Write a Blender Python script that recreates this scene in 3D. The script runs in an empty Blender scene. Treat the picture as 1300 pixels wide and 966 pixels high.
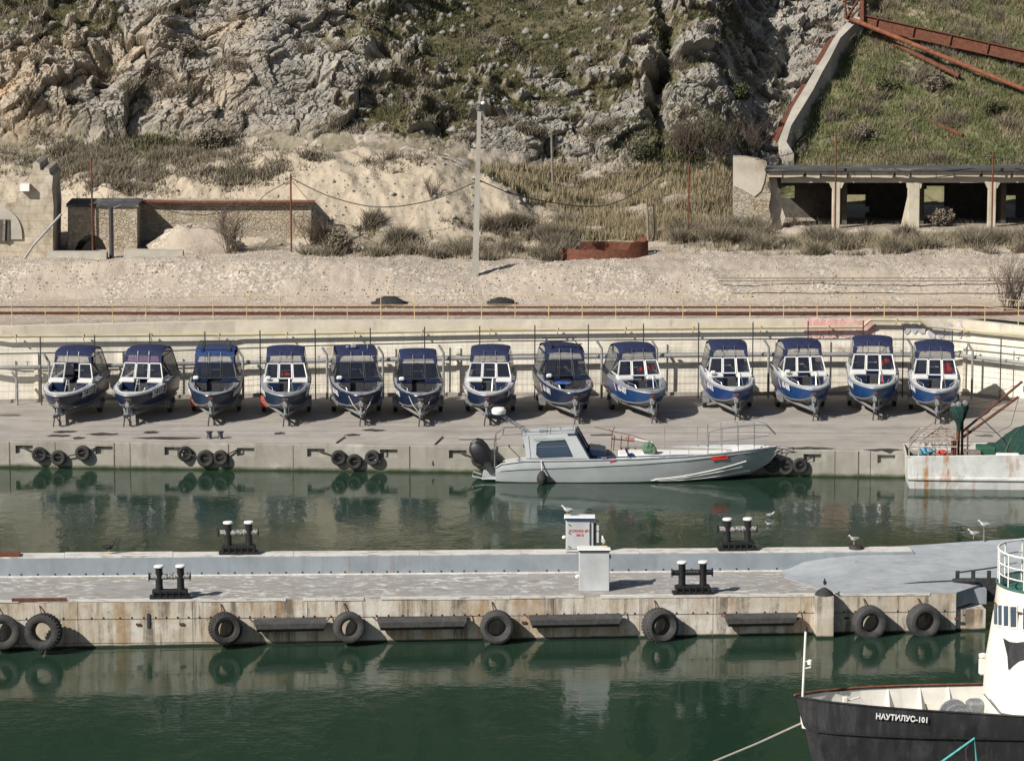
import bpy, math, random
import numpy as np
from mathutils import Vector, Matrix, Euler

random.seed(7)
RNG = np.random.default_rng(11)
S = bpy.context.scene
COL = S.collection
R = math.radians

# ---------------------------------------------------------------- camera, sky, sun, exposure
H, FPX, PITCH = 30.0, 4830.0, R(9.16)
W, HH = 1300.0, 966.0
cam = bpy.data.objects.new('camera', bpy.data.cameras.new('camera'))
COL.objects.link(cam)
cam.location = (0, 0, H)
cam.rotation_euler = (R(90) - PITCH, 0, 0)
cam.data.sensor_width = 36.0
cam.data.lens = FPX / W * 36.0
cam.data.clip_start = 1.0
cam.data.clip_end = 3000.0
S.camera = cam

SUN_DIR = Vector((0.82, 0.70, -0.80)).normalized()      # the way the light travels
elev = math.asin(-SUN_DIR.z)
world = bpy.data.worlds.new('World')
S.world = world
world.use_nodes = True
wn = world.node_tree
sky = wn.nodes.new('ShaderNodeTexSky')
sky.sky_type = 'NISHITA'
sky.sun_disc = False
sky.sun_elevation = elev
sky.sun_rotation = math.atan2(-SUN_DIR.x, -SUN_DIR.y)
sky.air_density = 1.0
sky.dust_density = 1.5
wn.links.new(sky.outputs[0], wn.nodes['Background'].inputs[0])
wn.nodes['Background'].inputs[1].default_value = 0.05
sun = bpy.data.objects.new('sun', bpy.data.lights.new('sun', 'SUN'))
COL.objects.link(sun)
sun.data.energy = 4.9
sun.data.angle = R(0.5)
sun.data.color = (1.0, 0.95, 0.87)
sun.rotation_euler = SUN_DIR.to_track_quat('-Z', 'Y').to_euler()
S.view_settings.view_transform = 'Standard'
S.view_settings.look = 'None'
S.view_settings.exposure = 0.30
S.view_settings.gamma = 1.0
S.render.engine = 'CYCLES'
S.cycles.max_bounces = 6
S.cycles.transparent_max_bounces = 12
S.cycles.use_denoising = True

# ---------------------------------------------------------------- pixel rays onto real planes
CP, SP = math.cos(PITCH), math.sin(PITCH)
def ray(px, py):
    a = (px - W / 2) / FPX; b = -(py - HH / 2) / FPX
    return Vector((a, CP + b * SP, -SP + b * CP))
def PZ(px, py, z):
    d = ray(px, py); t = (z - H) / d.z
    return Vector((d.x * t, d.y * t, z))
def PY(px, py, Y):
    d = ray(px, py); t = Y / d.y
    return Vector((d.x * t, Y, H + d.z * t))
def proj(x, y, z):                      # numpy friendly: world point -> photo pixel
    f = y * CP - (z - H) * SP
    u = y * SP + (z - H) * CP
    return W / 2 + FPX * x / f, HH / 2 - FPX * u / f
def rowz(row, Y):
    return PY(650, row, Y).z

# ---------------------------------------------------------------- mesh builder
class MB:
    def __init__(self):
        self.v = []; self.f = []; self.m = []; self.cur = 0
    def mat(self, i):
        self.cur = i; return self
    def add(self, vs, fs):
        o = len(self.v)
        self.v += [tuple(p) for p in vs]
        for f in fs:
            self.f.append(tuple(o + i for i in f)); self.m.append(self.cur)
        return self
    def box(self, c, s, rot=None, bev=0.0):
        hx, hy, hz = s[0] / 2, s[1] / 2, s[2] / 2
        if bev > 0:
            b = min(bev, hx * .9, hy * .9, hz * .9); pts = []
            ring = [(-hx + b, -hy), (hx - b, -hy), (hx, -hy + b), (hx, hy - b), (hx - b, hy), (-hx + b, hy), (-hx, hy - b), (-hx, -hy + b)]
            ins = [(x * (1 - b / hx) , y * (1 - b / hy)) for x, y in ring]
            for rr, z in ((ins, -hz), (ring, -hz + b), (ring, hz - b), (ins, hz)):
                pts += [(x, y, z) for x, y in rr]
            fs = [tuple(range(7, -1, -1)), tuple(range(24, 32))]
            for k in range(3):
                for i in range(8):
                    j = (i + 1) % 8
                    fs.append((k * 8 + i, k * 8 + j, k * 8 + 8 + j, k * 8 + 8 + i))
        else:
            pts = [(x, y, z) for z in (-hz, hz) for x, y in ((-hx, -hy), (hx, -hy), (hx, hy), (-hx, hy))]
            fs = [(3, 2, 1, 0), (4, 5, 6, 7), (0, 1, 5, 4), (1, 2, 6, 5), (2, 3, 7, 6), (3, 0, 4, 7)]
        M = rot.to_matrix() if isinstance(rot, Euler) else rot
        c = Vector(c)
        self.add([(M @ Vector(p) if M else Vector(p)) + c for p in pts], fs)
        return self
    def tube(self, pts, r, n=6, cap=True):
        pts = [Vector(p) for p in pts]; N = len(pts)
        rs = r if isinstance(r, (list, tuple)) else [r] * N
        vs = []; up0 = None
        for i, p in enumerate(pts):
            t = (pts[min(i + 1, N - 1)] - pts[max(i - 1, 0)])
            if t.length < 1e-9: t = Vector((0, 0, 1))
            t.normalize()
            a = Vector((0, 0, 1)) if abs(t.z) < .9 else Vector((1, 0, 0))
            if up0 is not None: a = up0
            s = t.cross(a)
            if s.length < 1e-6: s = t.cross(Vector((0, 1, 0)))
            s.normalize(); q = s.cross(t).normalized(); up0 = q
            for k in range(n):
                an = 2 * math.pi * k / n
                vs.append(p + s * (math.cos(an) * rs[i]) + q * (math.sin(an) * rs[i]))
        fs = []
        for i in range(N - 1):
            for k in range(n):
                j = (k + 1) % n
                fs.append((i * n + k, i * n + j, (i + 1) * n + j, (i + 1) * n + k))
        if cap:
            fs.append(tuple(range(n - 1, -1, -1))); fs.append(tuple((N - 1) * n + k for k in range(n)))
        self.add(vs, fs); return self
    def lathe(self, prof, c=(0, 0, 0), n=20, M=None):      # prof: (radius, height)
        vs = []; fs = []; c = Vector(c)
        for r, z in prof:
            for k in range(n):
                an = 2 * math.pi * k / n
                p = Vector((r * math.cos(an), r * math.sin(an), z))
                vs.append((M @ p if M else p) + c)
        for i in range(len(prof) - 1):
            for k in range(n):
                j = (k + 1) % n
                fs.append((i * n + k, i * n + j, (i + 1) * n + j, (i + 1) * n + k))
        if prof[0][0] > 1e-6 and prof[0] != prof[-1]: fs.append(tuple(range(n - 1, -1, -1)))
        if prof[-1][0] > 1e-6 and prof[0] != prof[-1]: fs.append(tuple((len(prof) - 1) * n + k for k in range(n)))
        self.add(vs, fs); return self
    def loft(self, secs, closed=False, cap0=False, cap1=False):
        n = len(secs[0]); vs = [p for s in secs for p in s]; fs = []
        for i in range(len(secs) - 1):
            for k in range(n if closed else n - 1):
                j = (k + 1) % n
                fs.append((i * n + k, i * n + j, (i + 1) * n + j, (i + 1) * n + k))
        if cap0: fs.append(tuple(range(n - 1, -1, -1)))
        if cap1: fs.append(tuple((len(secs) - 1) * n + k for k in range(n)))
        self.add(vs, fs); return self
    def prism(self, poly, d):                                # planar polygon of 3-D points pushed along d
        d = Vector(d); a = [Vector(p) for p in poly]; n = len(a)
        self.add(a + [p + d for p in a], [tuple(range(n - 1, -1, -1)), tuple(range(n, 2 * n))] + [(i, (i + 1) % n, n + (i + 1) % n, n + i) for i in range(n)])
        return self
    def quad(self, a, b, c, d):
        self.add([a, b, c, d], [(0, 1, 2, 3)]); return self
    def build(self, name, mats, parent=None, smooth=False):
        me = bpy.data.meshes.new(name)
        me.from_pydata(self.v, [], self.f)
        ms = mats if isinstance(mats, (list, tuple)) else [mats]
        for m in ms: me.materials.append(m)
        if len(ms) > 1: me.polygons.foreach_set('material_index', self.m)
        if smooth:
            me.polygons.foreach_set('use_smooth', [True] * len(me.polygons))
            try: me.set_sharp_from_angle(angle=R(38))
            except Exception: pass
        me.update()
        o = bpy.data.objects.new(name, me); COL.objects.link(o)
        if parent: o.parent = parent
        return o

def tag(o, label=None, cat=None, group=None, kind=None):
    if label: o['label'] = label
    if cat: o['category'] = cat
    if group: o['group'] = group
    if kind: o['kind'] = kind
    return o
def thing(name, label, cat, loc=(0, 0, 0), rz=0.0, group=None):
    o = bpy.data.objects.new(name, None); COL.objects.link(o)
    o.location = loc; o.rotation_euler = (0, 0, rz); o.empty_display_size = .3
    return tag(o, label, cat, group)
def dup(root, parent=None, skip=()):
    c = root.copy(); COL.objects.link(c); c.parent = parent
    for ch in root.children:
        if ch.name.split('.')[0] in skip: continue
        dup(ch, c, skip)
    return c

# ---------------------------------------------------------------- materials
def newmat(name):
    m = bpy.data.materials.new(name); m.use_nodes = True
    nt = m.node_tree; b = nt.nodes['Principled BSDF']
    return m, nt, b
def N(nt, typ, **kw):
    n = nt.nodes.new(typ)
    for k, v in kw.items():
        if k in n.inputs: n.inputs[k].default_value = v
        else: setattr(n, k, v)
    return n
def coords(nt, scale=(1, 1, 1), rot=(0, 0, 0), src='Object'):
    t = nt.nodes.new('ShaderNodeTexCoord'); mp = nt.nodes.new('ShaderNodeMapping')
    mp.inputs['Scale'].default_value = scale; mp.inputs['Rotation'].default_value = rot
    nt.links.new(t.outputs[src], mp.inputs[0]); return mp.outputs[0]
def noise(nt, vec, scale, detail=5, rough=.6, dist=0):
    n = N(nt, 'ShaderNodeTexNoise'); n.inputs['Scale'].default_value = scale; n.inputs['Detail'].default_value = detail
    n.inputs['Roughness'].default_value = rough; n.inputs['Distortion'].default_value = dist
    nt.links.new(vec, n.inputs['Vector']); return n.outputs['Fac']
def ramp(nt, fac, p0, p1, c0=(0, 0, 0, 1), c1=(1, 1, 1, 1)):
    r = nt.nodes.new('ShaderNodeValToRGB')
    r.color_ramp.elements[0].position = p0; r.color_ramp.elements[1].position = p1
    r.color_ramp.elements[0].color = c0; r.color_ramp.elements[1].color = c1
    nt.links.new(fac, r.inputs[0]); return r.outputs[0]
def mix(nt, fac, a, b, blend='MIX'):
    m = nt.nodes.new('ShaderNodeMix'); m.data_type = 'RGBA'; m.blend_type = blend
    for s, v in ((0, fac), (6, a), (7, b)):
        if isinstance(v, (int, float)): m.inputs[s].default_value = v
        elif isinstance(v, tuple): m.inputs[s].default_value = v if len(v) == 4 else v + (1,)
        else: nt.links.new(v, m.inputs[s])
    return m.outputs[2]
def mathn(nt, op, a, b=0.0):
    m = nt.nodes.new('ShaderNodeMath'); m.operation = op
    for s, v in ((0, a), (1, b)):
        if isinstance(v, (int, float)): m.inputs[s].default_value = v
        else: nt.links.new(v, m.inputs[s])
    return m.outputs[0]
def attr(nt, name):
    a = nt.nodes.new('ShaderNodeAttribute'); a.attribute_name = name; return a.outputs['Fac']
def bump(nt, b, h, strength=.4, dist=.02):
    n = nt.nodes.new('ShaderNodeBump'); n.inputs['Strength'].default_value = strength; n.inputs['Distance'].default_value = dist
    nt.links.new(h, n.inputs['Height']); nt.links.new(n.outputs[0], b.inputs['Normal'])
def plain(name, col, rough=.6, metal=0.0, var=.25, scale=6, bmp=0.0, spec=.4, second=None):
    m, nt, b = newmat(name)
    v = coords(nt); n = noise(nt, v, scale)
    c2 = second or tuple(c * (1 - var) for c in col)
    f = ramp(nt, n, .35, .65)
    nt.links.new(mix(nt, f, c2, tuple(min(1, c * (1 + var * .5)) for c in col)), b.inputs['Base Color'])
    b.inputs['Roughness'].default_value = rough; b.inputs['Metallic'].default_value = metal
    b.inputs['Specular IOR Level'].default_value = spec
    if bmp: bump(nt, b, noise(nt, v, scale * 5), .5, bmp)
    return m
def streaked(name, base, layers, rough=.85, bmp=.01, brick=None, zband=None):
    """base colour; layers: (colour, texture scale vector, lo, hi, strength)"""
    m, nt, b = newmat(name)
    v = coords(nt)
    c = mix(nt, ramp(nt, noise(nt, v, 1.3), .3, .7), tuple(x * .85 for x in base), tuple(min(1, x * 1.1) for x in base))
    for i, (col, sc, lo, hi, st) in enumerate(layers):
        vv = coords(nt, sc, (0, 0, 0)); n = noise(nt, vv, 1.0, 6, .65, .3)
        f = mathn(nt, 'MULTIPLY', ramp(nt, n, lo, hi), mathn(nt, 'MULTIPLY', ramp(nt, noise(nt, coords(nt, (.45 + .13 * i, .45, .9)), 1.0 + .37 * i, 4, .7), .36, .56, (.25, .25, .25, 1), (1, 1, 1, 1)), min(1.0, st * 1.4)))
        c = mix(nt, f, c, col)
    if zband:                                    # algae / wet band near the water, colour by real height
        sep = nt.nodes.new('ShaderNodeSeparateXYZ'); nt.links.new(v, sep.inputs[0])
        zz = mathn(nt, 'ADD', sep.outputs[2], mathn(nt, 'MULTIPLY', noise(nt, v, 1.5), zband[2]))
        f = ramp(nt, mathn(nt, 'DIVIDE', zz, 2.0), zband[0] / 2, zband[1] / 2, (1, 1, 1, 1), (0, 0, 0, 1))
        c = mix(nt, f, c, zband[3])
    h = noise(nt, v, 12)
    if brick:
        bt = nt.nodes.new('ShaderNodeTexBrick')
        vb = coords(nt, (1, 1, 1), (R(90), 0, 0)); nt.links.new(vb, bt.inputs[0])
        bt.inputs['Scale'].default_value = 1.0; bt.inputs['Brick Width'].default_value = brick[0]; bt.inputs['Row Height'].default_value = brick[1]
        bt.inputs['Mortar Size'].default_value = brick[2]; bt.inputs['Color1'].default_value = (1, 1, 1, 1); bt.inputs['Color2'].default_value = (.86, .86, .86, 1)
        bt.inputs['Mortar'].default_value = brick[3]
        c = mix(nt, 1.0, c, bt.outputs[0], 'MULTIPLY')
        h = mathn(nt, 'SUBTRACT', h, mathn(nt, 'MULTIPLY', bt.outputs['Fac'], 2.0))
    nt.links.new(c, b.inputs['Base Color']); b.inputs['Roughness'].default_value = rough
    b.inputs['Specular IOR Level'].default_value = .25
    if bmp: bump(nt, b, h, .6, bmp)
    return m
def glassy(name, col, alpha, rough=.08):
    m, nt, b = newmat(name)
    b.inputs['Base Color'].default_value = col + (1,); b.inputs['Roughness'].default_value = rough
    b.inputs['Alpha'].default_value = alpha
    return m

RUST = (.16, .055, .025); DARKST = (.07, .06, .05)
M = {}
M['apron'] = streaked('apron_concrete', (.36, .33, .295), [((.24, .22, .20), (.25, .5, 1), .45, .65, .6), ((.42, .40, .37), (.12, 1.5, 1), .5, .7, .5), ((.14, .12, .10), (2, 4, 1), .66, .8, .35)], .9, .004)
M['quay'] = streaked('quay_concrete', (.30, .285, .25), [((.44, .42, .38), (.5, .5, .4), .5, .66, .7), ((.20, .19, .15), (1.6, 1.6, .25), .5, .7, .6), ((.30, .15, .07), (1.1, 1.1, .3), .64, .75, .5), ((.10, .10, .09), (3, 3, 2), .66, .75, .6)], .9, .012, zband=(.14, .30, .22, (.035, .048, .018)))
M['wall'] = streaked('retaining_wall', (.78, .73, .62), [((.84, .80, .70), (.4, .4, .6), .45, .6, .7), ((.42, .35, .26), (.9, .9, .5), .55, .72, .55), ((.30, .26, .20), (3, 3, .4), .62, .78, .35)], .95, .01, brick=(1.05, .42, .010, (.80, .77, .72, 1)))
M['wall_top'] = streaked('wall_coping', (.54, .485, .40), [((.66, .60, .50), (.8, .8, .5), .5, .65, .6), ((.22, .18, .14), (2.5, 2.5, .35), .58, .75, .55)], .95, .01)
M['pier_side'] = streaked('pier_side', (.50, .45, .37), [((.62, .60, .55), (.35, .35, .6), .47, .60, .7), ((.36, .25, .15), (1.5, 1.5, .3), .46, .62, .7), ((.17, .14, .11), (3.2, 3.2, .25), .48, .62, .85), ((.13, .12, .11), (5, 5, 3), .62, .72, .6), ((.09, .30, .28), (1.1, 1.1, 1.5), .69, .72, .65), ((.30, .12, .04), (7, 7, .5), .66, .76, .8)], .9, .015, zband=(.10, .16, .10, (.025, .028, .02)))
M['pier_deck'] = streaked('pier_deck', (.29, .275, .255), [((.56, .55, .54), (2.6, 4.5, 1), .52, .60, .8), ((.20, .15, .12), (1.6, 4, 1), .58, .68, .5), ((.30, .30, .31), (.3, .6, 1), .5, .6, .5), ((.5, .36, .12), (3, 6, 1), .71, .74, .7)], .9, .006)
M['pier_grey'] = streaked('grey_painted_steel', (.245, .28, .31), [((.30, .33, .36), (.6, .6, .4), .45, .65, .6), ((.20, .215, .23), (2, 2, .3), .5, .7, .5), ((.20, .14, .10), (3, 3, .3), .60, .74, .5)], .7, .004)
M['pier_ramp'] = streaked('grey_steel_deck', (.30, .325, .345), [((.38, .40, .41), (1.2, 4, 1), .45, .65, .6), ((.20, .20, .21), (.7, 4, 1), .55, .7, .55), ((.24, .16, .12), (1.5, 2.5, 1), .60, .70, .6)], .75, .006)
M['kerb_white'] = streaked('flaking_white_kerb', (.60, .58, .54), [((.30, .26, .22), (2, 9, 9), .5, .6, .7)], .9, .02)
M['white_line'] = plain('white_line', (.72, .70, .66), .8)
M['rubber'] = plain('rubber', (.020, .020, .021), .75, 0, .4, 8, .01, .3, second=(.045, .043, .04))
M['wall_dim'] = None
M['rubber_dry'] = plain('weathered_rubber', (.035, .035, .036), .85, 0, .4, 5, .015, .3, second=(.07, .068, .065))
M['black_paint'] = plain('black_paint', (.018, .018, .02), .45, 0, .3, 9, .004)
M['worn_black'] = plain('worn_black_paint', (.03, .03, .032), .5, 0, .3, 14, .004, .4, second=(.42, .41, .40))
M['white_paint'] = plain('white_paint', (.78, .77, .74), .5, 0, .06, 4)
M['offwhite'] = streaked('offwhite_ship_paint', (.72, .70, .64), [((.60, .56, .46), (.8, .8, .3), .5, .7, .5), ((.40, .24, .12), (3, 3, .25), .60, .74, .6)], .55, .003)
M['grey_box'] = streaked('grey_cabinet_paint', (.43, .45, .46), [((.52, .53, .53), (1, 1, .6), .45, .65, .5), ((.25, .24, .23), (6, 6, 4), .70, .76, .6)], .5, 0)
M['red_text'] = plain('red_lettering', (.45, .03, .04), .6)
M['white_text'] = plain('white_lettering', (.80, .80, .80), .6, 0, .1)
M['steel'] = plain('galvanised_steel', (.25, .26, .27), .55, .3, .3, 14)
M['dark_steel'] = plain('dark_steel', (.06, .06, .065), .5, .3, .3, 10)
M['rust'] = plain('rusty_steel', (.13, .055, .035), .9, 0, .4, 7, .01, .3, second=(.10, .035, .02))
M['rust_bright'] = plain('orange_rusty_steel', (.20, .078, .042), .9, 0, .4, 4, .01, .3, second=(.13, .045, .025))
M['chrome'] = plain('polished_steel', (.62, .62, .60), .25, .9, .1)
M['yellow'] = plain('faded_yellow_paint', (.58, .46, .24), .7, 0, .3, 5, 0, .3, second=(.40, .30, .16))
M['yellow_pipe'] = streaked('pale_yellow_pipe', (.46, .42, .29), [((.36, .30, .12), (.5, .5, 5), .5, .7, .7)], .6, 0)
M['grey_pipe'] = streaked('grey_pipe', (.30, .30, .30), [((.17, .17, .18), (.6, .6, 3), .5, .7, .7)], .6, 0)
M['concrete_new'] = streaked('pale_concrete', (.42, .39, .34), [((.30, .27, .22), (1, 1, 1), .5, .7, .5)], .9, .01)
M['pole_concrete'] = streaked('pole_concrete', (.36, .34, .30), [((.25, .23, .2), (2, 2, .4), .5, .7, .5)], .9, .006)
M['navy'] = plain('navy_canvas', (.017, .024, .068), .85, 0, .3, 5, .01, .3)
M['blue_canvas'] = plain('bright_blue_canvas', (.020, .045, .14), .85, 0, .3, 5, .01, .3)
M['hull_navy'] = plain('navy_hull_paint', (.012, .022, .055), .28, 0, .2, 4, 0, .5)
M['hull_blue'] = plain('blue_hull_paint', (.012, .05, .155), .28, 0, .2, 4, 0, .5)
M['hull_mid'] = plain('mid_blue_hull_paint', (.012, .04, .15), .28, 0, .2, 4, 0, .5)
M['hull_slate'] = plain('slate_blue_hull_paint', (.016, .032, .06), .35, 0, .2, 4, 0, .5)
M['alu'] = plain('bare_aluminium', (.17, .17, .175), .5, .3, .2, 10)  # hull bottoms: aluminium darkened, under-boat shade is put into the colour
M['alu_grey'] = plain('grey_alu_deck', (.30, .31, .33), .5, .2, .2, 8)
M['boat_white'] = plain('boat_white', (.64, .64, .63), .35, 0, .05, 5)
M['dark_frame'] = plain('dark_window_frame', (.03, .032, .04), .45, 0, .2, 5)
M['cockpit'] = plain('dark_cockpit_lining', (.045, .045, .05), .8, 0, .3, 6)
M['seat'] = plain('seat_vinyl', (.05, .055, .075), .6, 0, .4, 4)
M['glass_dark'] = glassy('tinted_glass', (.03, .035, .05), .48)
M['glass_clear'] = glassy('clear_vinyl', (.34, .33, .31), .42, .2)
M['glass_grey'] = glassy('smoked_vinyl', (.13, .13, .13), .62, .2)
M['glass_blue'] = glassy('blue_glass', (.035, .06, .10), .85, .05)
M['red_cloth'] = plain('red_jacket_cloth', (.75, .045, .025), .8, 0, .3, 12, .01)
M['blue_cloth'] = plain('blue_tarp', (.03, .08, .27), .7, 0, .3, 9, .01)
M['cover_grey'] = plain('grey_cover', (.17, .165, .16), .85, 0, .3, 6, .01)
M['red_plastic'] = plain('faded_red_plastic', (.50, .09, .07), .6)
M['boat_grey'] = streaked('light_grey_boat_paint', (.43, .46, .47), [((.36, .39, .40), (.5, .5, .8), .45, .65, .6), ((.45, .30, .16), (2, 2, .35), .72, .8, .5)], .4, 0)
M['boat_deck'] = streaked('cream_boat_deck', (.46, .47, .47), [((.52, .48, .40), (1, 2, 1), .55, .7, .5)], .6, 0)
M['net_green'] = plain('camouflage_net', (.06, .115, .07), .95, 0, .5, 16, .03, .2, second=(.13, .19, .13))
M['net_dark'] = plain('dark_green_net', (.022, .055, .045), .95, 0, .5, 14, .05, .2, second=(.010, .028, .022))
M['green_paint'] = plain('green_paint', (.03, .10, .06), .6, 0, .2, 5)
M['deck_green'] = plain('deck_green_paint', (.05, .15, .12), .6, 0, .2, 5)
M['trawler'] = streaked('stained_grey_white_hull', (.50, .51, .50), [((.62, .62, .60), (.7, .7, .6), .45, .65, .6), ((.30, .29, .25), (1.5, 1.5, 1.2), .50, .66, .5), ((.34, .17, .07), (2.0, 2.0, .35), .54, .66, .8), ((.14, .05, .03), (5, 5, 1.5), .64, .70, .8)], .6, .004)
M['hull_black'] = streaked('weathered_black_hull', (.030, .030, .033), [((.07, .07, .074), (3.5, 3.5, .22), .45, .70, .7), ((.02, .02, .022), (1, 1, .5), .5, .6, .7), ((.12, .10, .09), (9, 9, .5), .62, .72, .5)], .55, .006)
M['rope'] = plain('mooring_rope', (.55, .50, .42), .9, 0, .3, 30)
M['dark_rope'] = plain('dark_rope', (.06, .05, .045), .9)
M['teal'] = plain('teal_rope', (.07, .33, .32), .7)
M['teal_light'] = plain('graffiti_lilac', (.52, .49, .53), .9, 0, .2, 3)
M['graf_pink'] = plain('graffiti_pink', (.62, .34, .31), .9, 0, .2, 3)
M['graf_grey'] = plain('graffiti_grey', (.44, .43, .44), .9, 0, .3, 3)
M['puddle'] = plain('wet_dark_stain', (.055, .048, .042), .35, 0, .3, 2)
M['coal'] = plain('coal', (.03, .03, .033), .9, 0, .5, 12, .05)
M['gull_white'] = plain('gull_white', (.55, .55, .55), .8)
M['gull_grey'] = plain('gull_grey', (.30, .32, .35), .8)
M['bird_black'] = plain('bird_black', (.02, .02, .022), .7)
M['bird_yellow'] = plain('beak_yellow', (.6, .35, .05), .6)
M['block_wall'] = streaked('old_block_wall', (.46, .40, .31), [((.56, .51, .43), (1, 1, 1), .45, .6, .7), ((.30, .24, .17), (1.6, 1.6, .8), .48, .64, .7), ((.13, .11, .09), (5, 5, 2), .62, .72, .6)], .95, .03, brick=(.74, .38, .010, (.80, .76, .70, 1)))
M['plaster_old'] = streaked('old_plaster', (.47, .42, .34), [((.56, .51, .43), (1, 1, 1), .45, .6, .6), ((.30, .24, .17), (1.6, 1.6, .6), .5, .66, .6), ((.15, .13, .11), (4, 4, .6), .66, .75, .5)], .95, .02)
M['dark_inside'] = plain('shaded_plaster', (.09, .08, .07), .95, 0, .3, 3, .01)  # interior shade under the roof is put into this plaster's dark colour
M['bitumen'] = streaked('bitumen_roof', (.07, .07, .075), [((.20, .19, .18), (1, 1, 6), .5, .62, .8)], .9, .02)
M['wood'] = plain('grey_wood', (.22, .19, .15), .9, 0, .4, 8, .01)
M['boulder'] = plain('hillside_boulder', (.27, .26, .235), .95, 0, .3, 3, .03)
M['twig'] = plain('bare_twigs', (.13, .10, .08), .9, 0, .4, 8, 0, .2)
M['sleeper'] = plain('dark_sleeper', (.12, .09, .07), .9, 0, .4, 8, .01)
def rubble(name, base, dark):
    m, nt, b = newmat(name)
    v = coords(nt, (1, 1, 1.5)); w = noise(nt, v, 2, 2)
    e = N(nt, 'ShaderNodeTexVoronoi'); e.feature = 'DISTANCE_TO_EDGE'; e.inputs['Scale'].default_value = 4.6; nt.links.new(v, e.inputs['Vector'])
    k = N(nt, 'ShaderNodeTexVoronoi'); k.inputs['Scale'].default_value = 4.6; nt.links.new(v, k.inputs['Vector'])
    c = mix(nt, ramp(nt, k.outputs['Color'], .1, .9), tuple(x * .72 for x in base), tuple(x * 1.15 for x in base))
    c = mix(nt, ramp(nt, noise(nt, v, 1.1, 4), .48, .62), c, (.44, .40, .33))
    c = mix(nt, mathn(nt, 'MULTIPLY', ramp(nt, e.outputs['Distance'], .0, .06, (1, 1, 1, 1), (0, 0, 0, 1)), ramp(nt, noise(nt, v, 1.6, 3), .38, .55)), c, dark)
    nt.links.new(c, b.inputs['Base Color']); b.inputs['Roughness'].default_value = .95
    bump(nt, b, mathn(nt, 'ADD', mathn(nt, 'MINIMUM', e.outputs['Distance'], .1), mathn(nt, 'MULTIPLY', noise(nt, v, 9), .1)), .9, .25)
    return m
M['maquis'] = None
M['stone_wall'] = rubble('rubble_masonry', (.40, .335, .245), (.12, .09, .06))
def leafmat(name, a, b_):
    m, nt, b = newmat(name)
    v = coords(nt); n = noise(nt, v, 1.1, 4); n2 = noise(nt, v, 9, 2)
    c = mix(nt, ramp(nt, n, .38, .62), a, b_)
    c = mix(nt, mathn(nt, 'MULTIPLY', ramp(nt, n2, .4, .6), .5), c, tuple(x * .6 for x in a))
    nt.links.new(c, b.inputs['Base Color']); b.inputs['Roughness'].default_value = .9; b.inputs['Specular IOR Level'].default_value = .15
    return m
M['grass'] = leafmat('hill_grass', (.16, .145, .08), (.105, .115, .05))
M['dry_grass'] = leafmat('dry_grass', (.36, .30, .19), (.26, .215, .14))
M['scrub'] = leafmat('grey_scrub', (.26, .22, .17), (.18, .16, .11))
M['slope_grass'] = leafmat('slope_grass', (.15, .18, .075), (.22, .205, .11))
M['bush_leaf'] = leafmat('bush_leaf', (.075, .085, .04), (.11, .105, .06))

# ---------------------------------------------------------------- numpy noise
_perm = RNG.permutation(512)
_g = RNG.normal(size=(512, 2)); _g /= np.linalg.norm(_g, axis=1)[:, None]
def _h(i, j): return _perm[(_perm[i & 511] + j) & 511]
def perlin(x, y):
    xi = np.floor(x).astype(int); yi = np.floor(y).astype(int); xf = x - xi; yf = y - yi
    u = xf ** 3 * (xf * (xf * 6 - 15) + 10); v = yf ** 3 * (yf * (yf * 6 - 15) + 10)
    def gd(a, b): g = _g[_h(xi + a, yi + b)]; return g[..., 0] * (xf - a) + g[..., 1] * (yf - b)
    return ((gd(0, 0) * (1 - u) + gd(1, 0) * u) * (1 - v) + (gd(0, 1) * (1 - u) + gd(1, 1) * u) * v) * 1.5
def fbm(x, y, o=5, lac=2.03, g=.5):
    s = 0; a = 1
    for k in range(o): s = s + a * perlin(x + 17.3 * k, y - 9.1 * k); x = x * lac; y = y * lac; a *= g
    return s
def ridged(x, y, o=4):
    s = 0; a = 1
    for k in range(o): s = s + a * (1 - 2 * np.abs(perlin(x + 31 * k, y + 7 * k))); x = x * 2.1; y = y * 2.1; a *= .5
    return s / 1.9
_cr = RNG.random((512, 6))
def facets(x, y, tilt):
    """broken rock: each cell is a tilted plane of its own height; also returns distance to the cell edge"""
    xi = np.floor(x).astype(int); yi = np.floor(y).astype(int)
    b1 = np.full(x.shape, 9.0); b2 = np.full(x.shape, 9.0); hh = np.zeros(x.shape)
    for a in (-1, 0, 1):
        for c in (-1, 0, 1):
            r = _cr[_h(xi + a, yi + c)]
            dx = x - (xi + a + r[..., 0]); dy = y - (yi + c + r[..., 1]); d = dx * dx + dy * dy
            h = r[..., 2] + ((r[..., 3] - .5) * dx + (r[..., 4] - .5) * dy) * tilt
            m = d < b1
            b2 = np.where(m, b1, np.minimum(b2, d)); hh = np.where(m, h, hh); b1 = np.where(m, d, b1)
    return hh, np.sqrt(b2) - np.sqrt(b1)
def worley(x, y):
    xi = np.floor(x).astype(int); yi = np.floor(y).astype(int); b1 = np.full(x.shape, 9.0)
    for a in (-1, 0, 1):
        for c in (-1, 0, 1):
            r = _cr[_h(xi + a, yi + c)]; d = (x - (xi + a + r[..., 0])) ** 2 + (y - (yi + c + r[..., 1])) ** 2 + .25 * (r[..., 5] < .35)
            b1 = np.minimum(b1, d)
    return np.sqrt(b1)
def sstep(a, b, x): t = np.clip((x - a) / (b - a), 0, 1); return t * t * (3 - 2 * t)

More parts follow.
